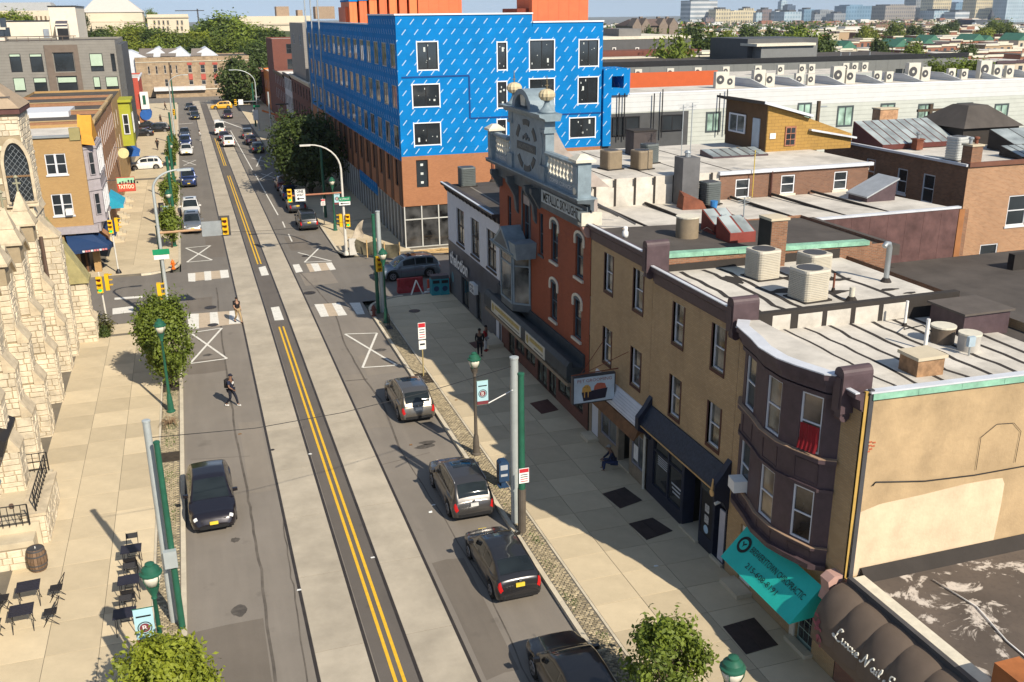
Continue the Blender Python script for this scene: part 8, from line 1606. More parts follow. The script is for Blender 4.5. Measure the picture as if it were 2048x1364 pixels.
def mast(label,x,y,h,curve,mt=SILP,r=.11):
    t = thing('mast_light',label,'mast light',(x,y,SWH)); pts = [(x,y,SWH),(x,y,SWH+h)]; dx,dz = curve
    for k in range(1,9): a = pi/2*k/8; pts.append((x+dx*(1-cos(a)),y,SWH+h+dz*sin(a)))
    part(t,'shaft',mt,lambda q: q.tube(pts,[r*1.2]+[r*.8]*1+[r*.7-.03*k/8 for k in range(8)],10),smooth=True,angle=60); e = V(pts[-1]); s = 1 if dx > 0 else -1
    part(t,'lamp_head',mt,lambda q: q.hexa([(e.x+s*a,e.y+b,e.z+c) for c in (-.08,.05) for a,b in ((-.1,-.12),(.75,-.1),(.75,.1),(-.1,.12))])); part(t,'base',mt,lambda q: q.lathe((x,y,SWH),[(r*2,0),(r*2,.1),(r*1.3,.35)],12)); return t
# left corner mast
Yc = 63.4; A = PY(306,445,Yc); xl = A.x+.25
t = mast('tall silver mast with curved lamp arm at the left corner of the junction',xl,Yc,PY(305,385,Yc).z,(PY(357,344,Yc).x-xl,PY(357,344,Yc).z-PY(305,385,Yc).z)); zA = PY(330,465,Yc).z; xB = PY(450,452,Yc).x
part(t,'signal_arm',mat('rusty_arm',(.40,.25,.14),.7,var=.2),lambda q: q.tube([(xl,Yc,zA),(xB+.2,Yc,PY(450,455,Yc).z)],.08,8)); signal(t,xB,Yc-.1,PY(450,468,Yc).z,0,False,True); s = PY(427,457,Yc); part(t,'sign_plate',GALV,lambda q: q.box(s.x-.72,s.x+.72,Yc-.12,Yc-.1,s.z-.45,s.z+.5)); part(t,'sign_plate',GRNP,lambda q: q.box(xl-.5,xl+.5,Yc-.2,Yc-.17,zA-1.35,zA-1.0)); part(t,'sign_plate',WPR,lambda q: q.box(xl-.45,xl+.45,Yc-.2,Yc-.17,zA-1.65,zA-1.37)); signal(t,xl-.4,Yc-.2,zA-4.2,pi/2,False)
# right corner mast with the one way sign
x,y = 11.45,80.3; t = mast('white mast with curved lamp and one way sign at the far right corner',x,y,PY(683,340,y).z-.1,(PY(618,291,y).x-x,PY(618,291,y).z-PY(683,340,y).z),mat('white_mast',(.55,.53,.48),.5,var=.15,dirt=.2)); zA = PY(640,388,y).z; xB = PY(576,388,y).x
part(t,'signal_arm',mat('rusty_arm2',(.34,.14,.08),.7,var=.2),lambda q: q.tube([(x,y,zA),(xB,y,zA)],.07,8)); signal(t,xB+.1,y-.1,PY(576,404,y).z,0,True); s = PY(600,390,y)
sg = part(t,'sign_plate',WPR,lambda q: q.box(s.x-.42,s.x+.42,y-.16,y-.13,s.z-.5,s.z+.5)); part(sg,'sign_border',BLK,lambda q: [q.box(s.x+a,s.x+b,y-.166,y-.16,s.z+c,s.z+d) for a,b,c,d in ((-.4,.4,.46,.48),(-.4,.4,-.48,-.46),(-.4,-.38,-.46,.46),(.38,.4,-.46,.46))][0]); text('ONE',sg,BLK,(s.x,y-.168,s.z+.3),(1,0,0),UZ,.22,.55,bold=.02); text('WAY',sg,BLK,(s.x,y-.168,s.z+.02),(1,0,0),UZ,.22,.6,bold=.02)
part(sg,'arrow',BLK,lambda q: q.poly([(s.x+a,y-.17,s.z-.27+b) for a,b in ((-.32,0),(-.12,.13),(-.12,.04),(.3,.04),(.3,-.04),(-.12,-.04),(-.12,-.13))]))
s = PY(688,400,y); sg = part(t,'sign_plate',GRNP,lambda q: q.box(s.x-.48,s.x+.48,y-.3,y-.27,s.z-.05,s.z+.3)); text('N 27TH ST',sg,WPR,(s.x,y-.305,s.z+.12),(1,0,0),UZ,.16,.8); sg = part(t,'sign_plate',WPR,lambda q: q.box(s.x-.46,s.x+.46,y-.3,y-.27,s.z-.38,s.z-.08)); part(sg,'arrow',BLK,lambda q: q.poly([(s.x+a,y-.305,s.z-.23+b) for a,b in ((-.4,0),(-.2,.1),(-.2,.03),(.4,.03),(.4,-.03),(-.2,-.03),(-.2,-.1))]))
signal(t,x+.25,y-.25,2.6,0,True); signal(t,x-.3,y,2.6,-pi/2,False); part(t,'control_cabinet',mat('cabinet_white',(.5,.48,.44),.6),lambda q: q.box(11.7,12.3,80.1,80.5,SWH,1.5))
for i,(x,y,h,zs) in enumerate(((-6.5,67.2-1.6,3.7,2.6),(-6.6,80.6,4.9,3.4))):
    t = post(('white signal post by the church corner','white signal post in front of the navy awning')[i],x,y,h,.06,mat('white_mast',(.55,.53,.48),.5),None,-.08,name='signal_post'); signal(t,x-.1,y-.2,zs,0,True); signal(t,x+.35,y,zs+.1,pi/2,False); part(t,'foot',BLACK,lambda q: q.lathe((x,y,SWH),[(.24,0),(.2,.15),(.08,.35)],12))
t = mast('curved street light far up the right side of the avenue',11.6,178,8.2,(-3.4,2.2)); signal(t,8.0,177.8,4.6,0,False); part(t,'signal_arm',GALV,lambda q: q.tube([(11.6,178,5.2),(7.8,178,5.2)],.06,6)); sign(t,8.9,177.8,4.7,.8,.9,WPR); sign(t,11.5,177.6,4.2,1.1,.35,GRNP); sign(t,11.2,177.6,2.0,.9,1.8,WPR)
t = mast('curved street light far up the left side of the avenue',-2.6,182,8.0,(2.6,1.6)); signal(t,-2.3,181.8,3.0,0,False)
signal(tg,11.0,62.6,3.0,-.2,False) if False else None
t = thing('signal_post','yellow signal on a short bracket at the right corner pole','signal',(11.02,62.5,3.0)); signal(t,11.02,62.55,3.1,.2,False); part(t,'bracket',GREENP,lambda q: q.box(10.9,11.1,62.6,62.8,3.5,3.6))
def hydrant(label,px,mt):
    p = G(*px,SWH); t = thing('fire_hydrant',label,'hydrant',p); part(t,'body',mt,lambda q: q.lathe(p,[(.17,0),(.17,.06),(.11,.08),(.11,.5),(.15,.52),(.15,.57),(.12,.66),(.05,.73),(.05,.78)],12),smooth=True,angle=40); part(t,'nozzle',mt,lambda q: q.tube([p+V((-.2,0,.42)),p+V((.2,0,.42))],.06,8)); part(t,'nozzle',mt,lambda q: q.tube([p+V((0,-.2,.38)),p+V((0,0,.38))],.07,8))
hydrant('orange fire hydrant on the left corner across the junction',(347,538),mat('orange_hydrant',(.66,.15,.015),.5)); hydrant('dark red fire hydrant at the right corner',(748,632),mat('dark_red_hydrant',(.14,.045,.035),.6))
p = G(1006,972,SWH); t = thing('newspaper_box','blue newspaper box on the cobbles by the silver pole','newspaper box',p); BLB = mat('blue_box_paint',(.02,.05,.11),.45,var=.15)
part(t,'cabinet',BLB,lambda q: q.extr([p+V((-.22,-.2,.3)),p+V((.22,-.2,.3)),p+V((.22,-.2,1.15)),p+V((.12,-.2,1.25)),p+V((-.12,-.2,1.25)),p+V((-.22,-.2,1.15))],(0,.4,0))); part(t,'pedestal',BLB,lambda q: q.box(p.x-.1,p.x+.1,p.y-.1,p.y+.1,p.z,p.z+.3)); part(t,'foot',BLB,lambda q: q.box(p.x-.22,p.x+.22,p.y-.2,p.y+.2,p.z,p.z+.04)); part(t,'window',PALE,lambda q: q.box(p.x-.16,p.x+.16,p.y-.21,p.y-.2,p.z+.85,p.z+1.08)); part(t,'front_print',PALE,lambda q: q.box(p.x-.15,p.x+.15,p.y-.21,p.y-.2,p.z+.55,p.z+.66))
p = G(847,752,SWH); t = post('thin post with two parking signs by the tree pit',p.x,p.y,3.1,.035,mat('ochre_post',(.34,.27,.12),.7),cap=False,name='sign_post'); parksign(t,p.x,p.y-.05,2.35,.42,.95); s = sign(t,p.x,p.y-.05,1.75,.4,.52,WPR); part(s,'sign_print',BLK,lambda q: q.box(p.x-.14,p.x+.14,p.y-.068,p.y-.062,2.0,2.1))
p = G(642,458,SWH); t = post('sign post with a red parking sign beside the dark suv',p.x+.6,p.y+2,2.6,.04,GALV,cap=False,name='sign_post'); parksign(t,p.x+.6,p.y+1.95,2.0)
for i,px in enumerate(((871,588),(888,587))):
    p = G(*px,SWH); t = thing('litter_bin',('teal solar litter bin on the left of the pair','teal solar litter bin on the right of the pair')[i],'bin',p,0,'teal litter bins'); TL_ = mat('teal_bin',(.03,.24,.29),.5,var=.15)
    part(t,'cabinet',TL_,lambda q: q.box(p.x-.33,p.x+.33,p.y-.35,p.y+.35,p.z,p.z+1.2)); part(t,'hood',DKGREY,lambda q: q.hexa([p+V((a,b,c)) for c,e in ((1.2,0),(1.42,.1)) for a,b in ((-.33,-.35+e),(.33,-.35+e),(.33,.35),(-.33,.35))])); part(t,'chute',BLACK,lambda q: q.box(p.x-.24,p.x+.24,p.y-.37,p.y-.35,p.z+.88,p.z+1.1)); part(t,'decal',BLB,lambda q: q.tube([p+V((0,-.355,.48)),p+V((0,-.365,.48))],.2,16))
p = G(822,583); t = thing('barrier','red plastic water barrier in the cross street','barrier',p); RB_ = mat('red_plastic',(.30,.03,.035),.6,var=.2,dirt=.3); part(t,'block',RB_,lambda q: q.extr([(p.x-1.0,p.y+a,b) for a,b in ((-.3,0),(.3,0),(.25,.3),(.1,.45),(.1,1.05),(-.1,1.05),(-.1,.45),(-.25,.3))],(1.9,0,0)))
for k in range(3): part(t,'rib',RB_,lambda q: q.box(p.x-.8+k*.65,p.x-.5+k*.65,p.y-.2,p.y+.2,.2,1.0))
p = G(905,583); t = thing('barrier','orange red plastic barrier behind the teal bins','barrier',p); part(t,'block',mat('orange_plastic',(.50,.08,.04),.6,var=.2),lambda q: q.extr([(p.x-1.8,p.y+a+.3,b) for a,b in ((-.3,0),(.3,0),(.25,.3),(.1,.45),(.1,1.0),(-.1,1.0),(-.1,.45),(-.25,.3))],(2.2,0,0))); part(t,'foot',DKGREY,lambda q: q.box(p.x-1.7,p.x+.3,p.y,p.y+.6,0,.06))
p = G(835,590); t = thing('barricade','white folding barricade leaning and fallen by the red barrier','barricade',p)
for k,(a,b) in enumerate((((-.5,-.1,0),(-.05,0,1.1)),((.4,-.1,0),(-.05,0,1.1)),((-.4,.3,0),(-.05,.1,1.1)),((.4,.1,.05),(1.2,.3,.15)),((.6,.3,.1),(1.3,-.1,.3)))): part(t,'leg' if k < 3 else 'rail',WHITE,lambda q: q.tube([p+V(a),p+V(b)],.045,6))
for k in range(2): part(t,'board',WHITE,lambda q: q.hexa([p+V((.9+x_,y_,.12+z_+.18*k)) for z_ in (0,.14) for x_,y_ in ((-.2,-.1),(.45,.1),(.45,.13),(-.2,-.07))]))
p = G(778,655,SWH); t = thing('bike_rack','low black bike rack beside the corner lamp','bike rack',p); part(t,'hoop',BLACK,lambda q: q.tube([p+V((0,-.3,0)),p+V((0,-.3,.8)),p+V((0,-.2,.9)),p+V((0,.2,.9)),p+V((0,.3,.8)),p+V((0,.3,0))],.03,6)); part(t,'plate',BLACK,lambda q: q.box(p.x-.2,p.x+.2,p.y-.4,p.y+.4,p.z,p.z+.02))
# construction fence with cloth at the site corner
t = thing('site_fence','sagging cloth covered construction fence at the site corner','fence',(14,82,SWH)); a = [G(x,y,SWH) for x,y in ((700,508),(735,515),(770,520),(800,520))]
for k,p in enumerate(a): part(t,'post',WOOD,lambda q: q.tube([p,p+V((0,0,1.5))],.05,6))
part(t,'cloth',mat('olive_cloth',(.13,.115,.075),.9,var=.3,sc_=3),lambda q: q.grid([[a[0]+(a[3]-a[0])*(i/16)+V((0,.12*sin(i*1.3+j),.15+1.1*j/4+.1*sin(i*.9))) for i in range(17)] for j in range(5)]),smooth=True)
part(t,'loose_tarp',mat('pale_tarp',(.42,.36,.28),.8,var=.2),lambda q: q.grid([[a[0]+V((-.2+1.4*i/8+.1*sin(j*2),.2*sin(i+j),1.2+1.7*j/4*(i/8)-.2*sin(i*.8))) for i in range(9)] for j in range(5)]),smooth=True)
# hanging signs
a = PY(1148,745,36.6); b = PY(1226,805,36.6); t = thing('hanging_sign','white projecting pet grooming sign with two dogs in a tub','sign',(16.8,36.6,3)); x0,x1,z0,z1 = a.x-.02,min(b.x,16.6),PY(1150,806,36.6).z,PY(1150,756,36.6).z
part(t,'frame',DKGREY,lambda q: q.box(x0-.06,x1+.06,36.52,36.75,z0-.06,z1+.06)); f_ = part(t,'face',mat('sign_pale_blue',(.50,.58,.64),.5),lambda q: q.box(x0,x1,36.5,36.52,z0,z1)); w_,h_ = x1-x0,z1-z0; SP = lambda u,v,e=.0: V((x0+w_*u,36.495-e,z0+h_*v))
text('PET GROOMING',f_,mat('sign_red_brown',(.28,.09,.07),.6),SP(.5,.86),(1,0,0),UZ,h_*.13,w_*.85)
def blob(mt,pts,e): part(f_,'sign_picture',mt,lambda q: q.poly([SP(u,v,e) for u,v in pts]))
blob(mat('tub_dark',(.025,.02,.035),.6),[(.18,.42),(.83,.5),(.78,.1),(.23,.06)],.002); blob(mat('dog_red',(.45,.12,.07),.7),[(.48,.46),(.8,.5),(.76,.68),(.66,.72),(.56,.72),(.5,.62)],.003); blob(mat('dog_gold',(.60,.33,.08),.7),[(.19,.42),(.42,.42),(.40,.6),(.34,.7),(.27,.7),(.2,.6)],.004)
for u in (.24,.33): blob(mat('dog_gold',(.60,.33,.08),.7),[(u,.44),(u+.03,.44),(u+.025,.2),(u+.005,.2)],.006)
for u in (.26,.32): blob(BLK,[(u-.008,.6),(u+.008,.6),(u+.008,.63),(u-.008,.63)],.007)
part(t,'top_bar',RUST,lambda q: q.tube([(x0-.1,36.6,z1+.12),(16.8,36.6,z1+.2)],.03,6))
for zz,yy in ((z1+1.3,35.6),(z1+1.2,38)): part(t,'stay_wire',RUST,lambda q: q.tube([(x0+.3,36.6,z1+.1),(16.8,yy,zz)],.015,4))
yt = 92.; a,b = PY(232,356,yt),PY(272,382,yt); t = thing('hanging_sign','red and green projecting tattoo shop sign on the left side','sign',(-7.9,yt,4)); part(t,'frame',mat('red_sign',(.48,.05,.03),.6),lambda q: q.box(a.x,b.x,yt,yt+.3,b.z,a.z)); f_ = part(t,'face',mat('red_sign_face',(.50,.07,.04),.6),lambda q: q.box(a.x+.03,b.x-.03,yt-.02,yt,b.z+.03,a.z-.5)); part(t,'skyline_panel',mat('mint_panel',(.30,.55,.36),.6),lambda q: q.box(a.x+.03,b.x-.03,yt-.02,yt,a.z-.5,a.z-.03))
for k in range(7): part(t,'skyline_print',BLK,lambda q: q.box(a.x+.2+k*.24,a.x+.34+k*.24,yt-.03,yt-.02,a.z-.55,a.z-.55+R.uniform(.12,.36)))
text('TATTOO',f_,mat('cream_letter',(.75,.68,.48),.6),((a.x+b.x)/2,yt-.03,b.z+.42),(1,0,0),UZ,.36,(b.x-a.x)*.86,bold=.03); text('True Color',f_,mat('pink_letter',(.75,.35,.3),.6),((a.x+b.x)/2,yt-.03,b.z+.8),(1,0,0),UZ,.16,(b.x-a.x)*.5,shear=.3); part(t,'bracket',DKGREY,lambda q: q.tube([(a.x,yt+.15,a.z-.2),(-7.9,yt+.15,a.z-.2)],.04,6))
# shopfronts' small things on the left: awnings, steps, hanging signs
t = thing('shop_awning','turquoise shop awning beyond the tattoo sign','awning',(-7.9,98,3)); part(t,'canvas',mat('turquoise_canvas',(.02,.30,.45),.6),lambda q: q.extr([(-7.9,97,3.6),(-6.7,97,2.7),(-6.7,97,2.4),(-7.9,97,2.4)],(0,4,0))); part(t,'valance',WPR,lambda q: q.box(-6.69,-6.67,97.2,100.8,2.45,2.65))
t = thing('shop_awning','blue shop awning past the olive bay window','awning',(-7.9,136,3)); part(t,'canvas',mat('blue_canvas',(.02,.10,.35),.6),lambda q: q.extr([(-7.9,134,3.8),(-6.5,134,2.8),(-6.5,134,2.4),(-7.9,134,2.4)],(0,4,0))); part(t,'valance',WPR,lambda q: q.box(-6.49,-6.47,134.2,137.8,2.45,2.7))
for i,y in enumerate((93,96.2,101,104.5,110,114)):
    t = thing('front_steps',nth('stone front steps on the left row beyond the corner house',i).replace('from the left','from the junction').replace('leftmost','first from the junction'),'steps',(-7.3,y,SWH),0,'front steps of the left row')
    for k in range(3): part(t,'step',CONC,lambda q: q.box(-7.88,-6.7-.0+(-.3*k),y-.7,y+.7,SWH+.18*k,SWH+.18*(k+1)-.004))
t = thing('sign_disc','round yellowish hanging shop sign past the tattoo sign','sign',(-7.2,112,5)); part(t,'disc',mat('pale_yellow_sign',(.60,.54,.28),.6),lambda q: q.tube([(-7.0,112,5.6),(-7.0,112.15,5.6)],.55,18)); part(t,'arm',DKGREY,lambda q: q.tube([(-7.9,112.1,6.2),(-6.8,112.1,6.2)],.03,5))
t = thing('info_pillar','dark information pillar on the far left sidewalk','pillar',(-3.4,98,SWH)); part(t,'slab',BLACK,lambda q: q.box(-3.7,-3.2,99,99.15,SWH,2.3)); part(t,'panel',DKGREY,lambda q: q.box(-3.65,-3.25,98.98,98.999,1.2,2.2))
# ---------------------------------------------------------------- cafe
CHR = mat('cafe_black',(.02,.019,.022),.5,var=.15); TBL = mat('cafe_table_top',(.022,.022,.035),.45,var=.2)
def rod(q,a,b,r=.014): q.tube([a,b],r,5)
def cafe_table(label,x,y,rz,slats,sx=.62,sy=.6,grp=None):
    t = thing('cafe_table',label,'table',(x,y,SWH),rz,grp); 
    def lp(name,mt,f): m = MB(); f(m); m.build(name,mt,t,local=True)
    if slats:
        n = 6
        for k in range(n): lp('slat',TBL,lambda q: q.box(-sx/2,sx/2,-sy/2+sy*k/n+.012,-sy/2+sy*(k+1)/n-.012,.70,.72))
        for s in (-1,1): lp('batten',CHR,lambda q: q.box(s*sx*.4-.02,s*sx*.4+.02,-sy/2,sy/2,.68,.70))
    else: lp('table_top',TBL,lambda q: q.box(-sx/2,sx/2,-sy/2,sy/2,.70,.73))
    for s in (-1,1):
        for e in (-1,1): lp('leg',CHR,lambda q: rod(q,(s*sx*.42,e*sy*.42,0),(s*sx*.40,-e*sy*.40 if slats else e*sy*.40,.70)))
    return t
def cafe_chair(label,x,y,rz,grp='cafe chairs'):
    t = thing('cafe_chair',label,'chair',(x,y,SWH),rz,grp)
    def lp(name,f,mt=CHR): m = MB(); f(m); m.build(name,mt,t,local=True)
    lp('seat',lambda q: q.box(-.2,.2,-.2,.2,.43,.455)); lp('backrest',lambda q: q.hexa([(a,b,c) for c,e in ((.68,.0),(.86,.06)) for a,b in ((-.2,.24+e),(.2,.24+e),(.2,.265+e),(-.2,.265+e))]))
    for s in (-1,1): lp('leg',lambda q: rod(q,(s*.2,-.24,0),(s*.2,.32,.88))); lp('leg',lambda q: rod(q,(s*.18,.24,0),(s*.18,-.2,.45)))
    lp('crossbar',lambda q: rod(q,(-.2,-.15,.14),(.2,-.15,.14))); return t
for i,(px,cs) in enumerate((((262,1098),((0,.62,0),(0,-.62,pi))),((257,1160),((0,.6,0),(0,-.6,pi))),((249,1227),((0,.58,0),)))):
    p = G(*px,SWH+.7); p.z = 0; nm = ('farthest','middle','nearest')[i]; cafe_table('square dark cafe table along the cobbles, %s of three' % nm,p.x,p.y,0.,False,.72,.6,'cafe tables along the cobbles')
    for dx,dy,rz in cs: cafe_chair('folding chair %s the %s cafe table along the cobbles' % ('behind' if dy > 0 else 'in front of',nm),p.x+dx,p.y+dy,rz)
for i,px in enumerate(((56,1172),(42,1220))):
    p = G(*px,SWH+.7); nm = ('farther','nearer')[i]; cafe_table('slatted cafe table by the barrel, the %s one' % nm,p.x,p.y,.05,True,.75,.72,'slatted cafe tables')
    cafe_chair('folding chair right of the %s slatted table' % nm,p.x+.85,p.y+.02,-pi/2); cafe_chair('folding chair left of the %s slatted table' % nm,p.x-.85,p.y-.05,pi/2)
p = G(78,1138,SWH); t = thing('barrel','old wooden wine barrel by the church downpipe','barrel',p); prof = [(.27,0),(.33,.2),(.36,.45),(.33,.7),(.28,.9)]
def rr(z):
    for (r0,a),(r1,b) in zip(prof,prof[1:]):
        if z <= b: return r0+(r1-r0)*(z-a)/(b-a)
    return .28
for k in range(18):
    a0,a1 = 2*pi*k/18+.015,2*pi*(k+1)/18-.015; part(t,'stave',mat('barrel_oak',(.17,.11,.07),.8,var=.2,sc_=5,rnd=.25),lambda q: q.grid([[(p.x+r_*cos(a),p.y+r_*sin(a),p.z+z) for a in (a0,a1)] for r_,z in prof]))
for z in (.08,.26,.62,.82): part(t,'hoop',DKGREY,lambda q: q.lathe((p.x,p.y,p.z+z),[(rr(z)+.004,0),(rr(z)+.012,.005),(rr(z+.05)+.012,.05),(rr(z+.05)+.004,.055)],24))
part(t,'lid',mat('barrel_lid',(.24,.20,.16),.8),lambda q: q.lathe((p.x,p.y,p.z+.84),[(.275,0),(.275,.02)],20)); part(t,'bung',WHITE,lambda q: q.tube([(p.x,p.y,p.z+.86),(p.x,p.y,p.z+.95)],.02,6))
# span wires over the avenue
cable('thin overhead wire crossing the avenue near the camera',[(10.7,32.7,6.8),(7,32,6.45),(4,31.4,6.35),(1,30.8,6.45),(-2.3,30.1,6.9)],.012,'overhead_wire'); cable('thin overhead wire crossing the avenue before the junction',[(10.85,62.8,6.7),(7,63,6.4),(4,63.2,6.3),(1,63.3,6.4),(-2.6,63.4,6.8)],.012,'overhead_wire')
# ================================================================ STREET TREES AND PLANTS
tree('street_tree','round green street tree on the left sidewalk before the junction',(-2.55,53.0,SWH),1.4,1.28,2.15,15000,.10,LEAF,None,80,.32,.09)
tree('street_tree','bright green street tree at the bottom left edge beside the banner lamp',(-2.4,24.2,SWH),.9,1.2,1.3,12000,.085,LEAFY,None,70,.3,.08)
tree('street_tree','loose young street tree at the bottom edge on the right cobbles',(11.05,20.3,SWH),.8,1.1,1.6,6500,.085,LEAF,None,48,.26,.06)
tree('street_tree','dense dark street tree before the blue block on the right',(12.4,112,SWH),2.2,3.5,3.6,9000,.24,LEAFD,None,80,.36,.22)
tree('street_tree','second dense street tree just beyond the first by the blue block',(12.4,121,SWH),2.2,2.8,3.1,6000,.24,LEAFD,None,60,.36,.2)
p = G(452,212); tree('street_tree','large dark tree at the far right end of the avenue',(12.3,236,SWH),1.6,4.6,4.6,6500,.4,LEAFD,None,60,.36,.3)
for i,(x,y,s_) in enumerate(((-2.6,88.5,.85),(-2.6,103,.95),(-2.6,139,.8),(-2.6,150,.75))): tree('young_street_tree','young leafy tree on the left kerb beyond the junction, ' + ('nearest','second','third','farthest')[i],(x,y,SWH),1.5*s_,.95*s_,1.5*s_,2200,.14,LEAF,'young trees on the left kerb',30,.4,.06)
def shrub(label,loc,rx,rz,n,s,mt): t = thing('shrub',label,'shrub',loc); P,N,S = crown(rx,rx,rz,n,s,24,cr=.5); P[:,2] = np.abs(P[:,2]); link('foliage',leaves('foliage',P,N,S,mt),t); m = MB(); m.tube([(0,0,0),(0,0,rz*.6)],[.04,.02],6); m.build('stem',BARK,t,local=True)
shrub('olive shrub at the foot of the church corner pier',(-6.5,64.4,SWH),.5,1.1,900,.08,leafmat('leaf_olive',(.11,.12,.04))); shrub('second small shrub by the church corner pier',(-6.6,63.7,SWH),.35,.6,500,.07,LEAFD)
t = thing('dry_plant','dead brown plant hanging over the left cobbles','plant',(-2.55,47.6,SWH)); DRY = mat('dry_straw',(.20,.13,.075),.9,var=.3)
for k in range(46): a = R.uniform(0,2*pi); r_ = R.uniform(.3,.8); part(t,'dry_stem',DRY,lambda q: q.tube([(-2.55,47.6,.15),(-2.55+r_*.5*cos(a),47.6+r_*sin(a)*.7,.45),(-2.55+r_*.75*cos(a),47.6+r_*1.5*sin(a),.2)],[.012,.01,.004],4))
# a far mass of woods and roofs out to the towers
n = 26000; k = rng.integers(0,240,n); cen = rng.random((240,2)); Yc_ = 940+1400*cen[:,0]; Xc = Yc_*(-.15+1.02*cen[:,1])
P = np.stack([Xc[k]+rng.normal(size=n)*22,Yc_[k]+rng.normal(size=n)*14,np.abs(rng.normal(size=n))*4.2+1.5-.012*(Yc_[k]-260)],1); o = link('far_woods',leaves('far_woods',P,rng.normal(size=(n,3))+np.array([0,-.4,.6]),2.6*(.6+.8*rng.random(n)),LEAFD)); o['kind'] = 'stuff'; o['label'] = 'distant mass of trees between the far town and the towers'
m = MB()
for i in range(900):
    Y = R.uniform(980,2250); X = Y*R.uniform(.28,.95); w_ = R.uniform(8,26); h = R.uniform(5,10)+(Y > 1600)*R.uniform(0,6); m.mi = R.randrange(4); m.box(X,X+w_,Y,Y+12,zg(Y)-1,h+zg(Y))
o = m.build('far_rooftops',[TOWN[0][0],TOWN[1][0],TOWN[2][0],TOWN[3][0]]); o['kind'] = 'stuff'; o['label'] = 'distant mass of roofs below the towers'
# ================================================================ PEOPLE
SC2 = bpy.data.scenes.new('workbench')
SKIN = mat('skin',(.20,.11,.07),.6,var=.08)
def skin_mesh(name,pts,edges,radii,mt,parent,sub=2,root=0):
    me = bpy.data.meshes.new(name); me.from_pydata(pts,edges,[]); ob = bpy.data.objects.new(name,me); SC2.collection.objects.link(ob)
    ob.modifiers.new('s','SKIN'); ob.modifiers.new('u','SUBSURF').levels = sub
    for i,q in enumerate(me.skin_vertices[0].data): r_ = radii[i]; q.radius = r_ if isinstance(r_,tuple) else (r_,r_); q.use_root = (i == root)
    vl = SC2.view_layers[0]; vl.update(); dg = vl.depsgraph; m2 = bpy.data.meshes.new_from_object(ob.evaluated_get(dg)); bpy.data.objects.remove(ob); m2.materials.clear(); m2.materials.append(mt); m2.name = name
    for f in m2.polygons: f.use_smooth = True
    return link(name,m2,parent)
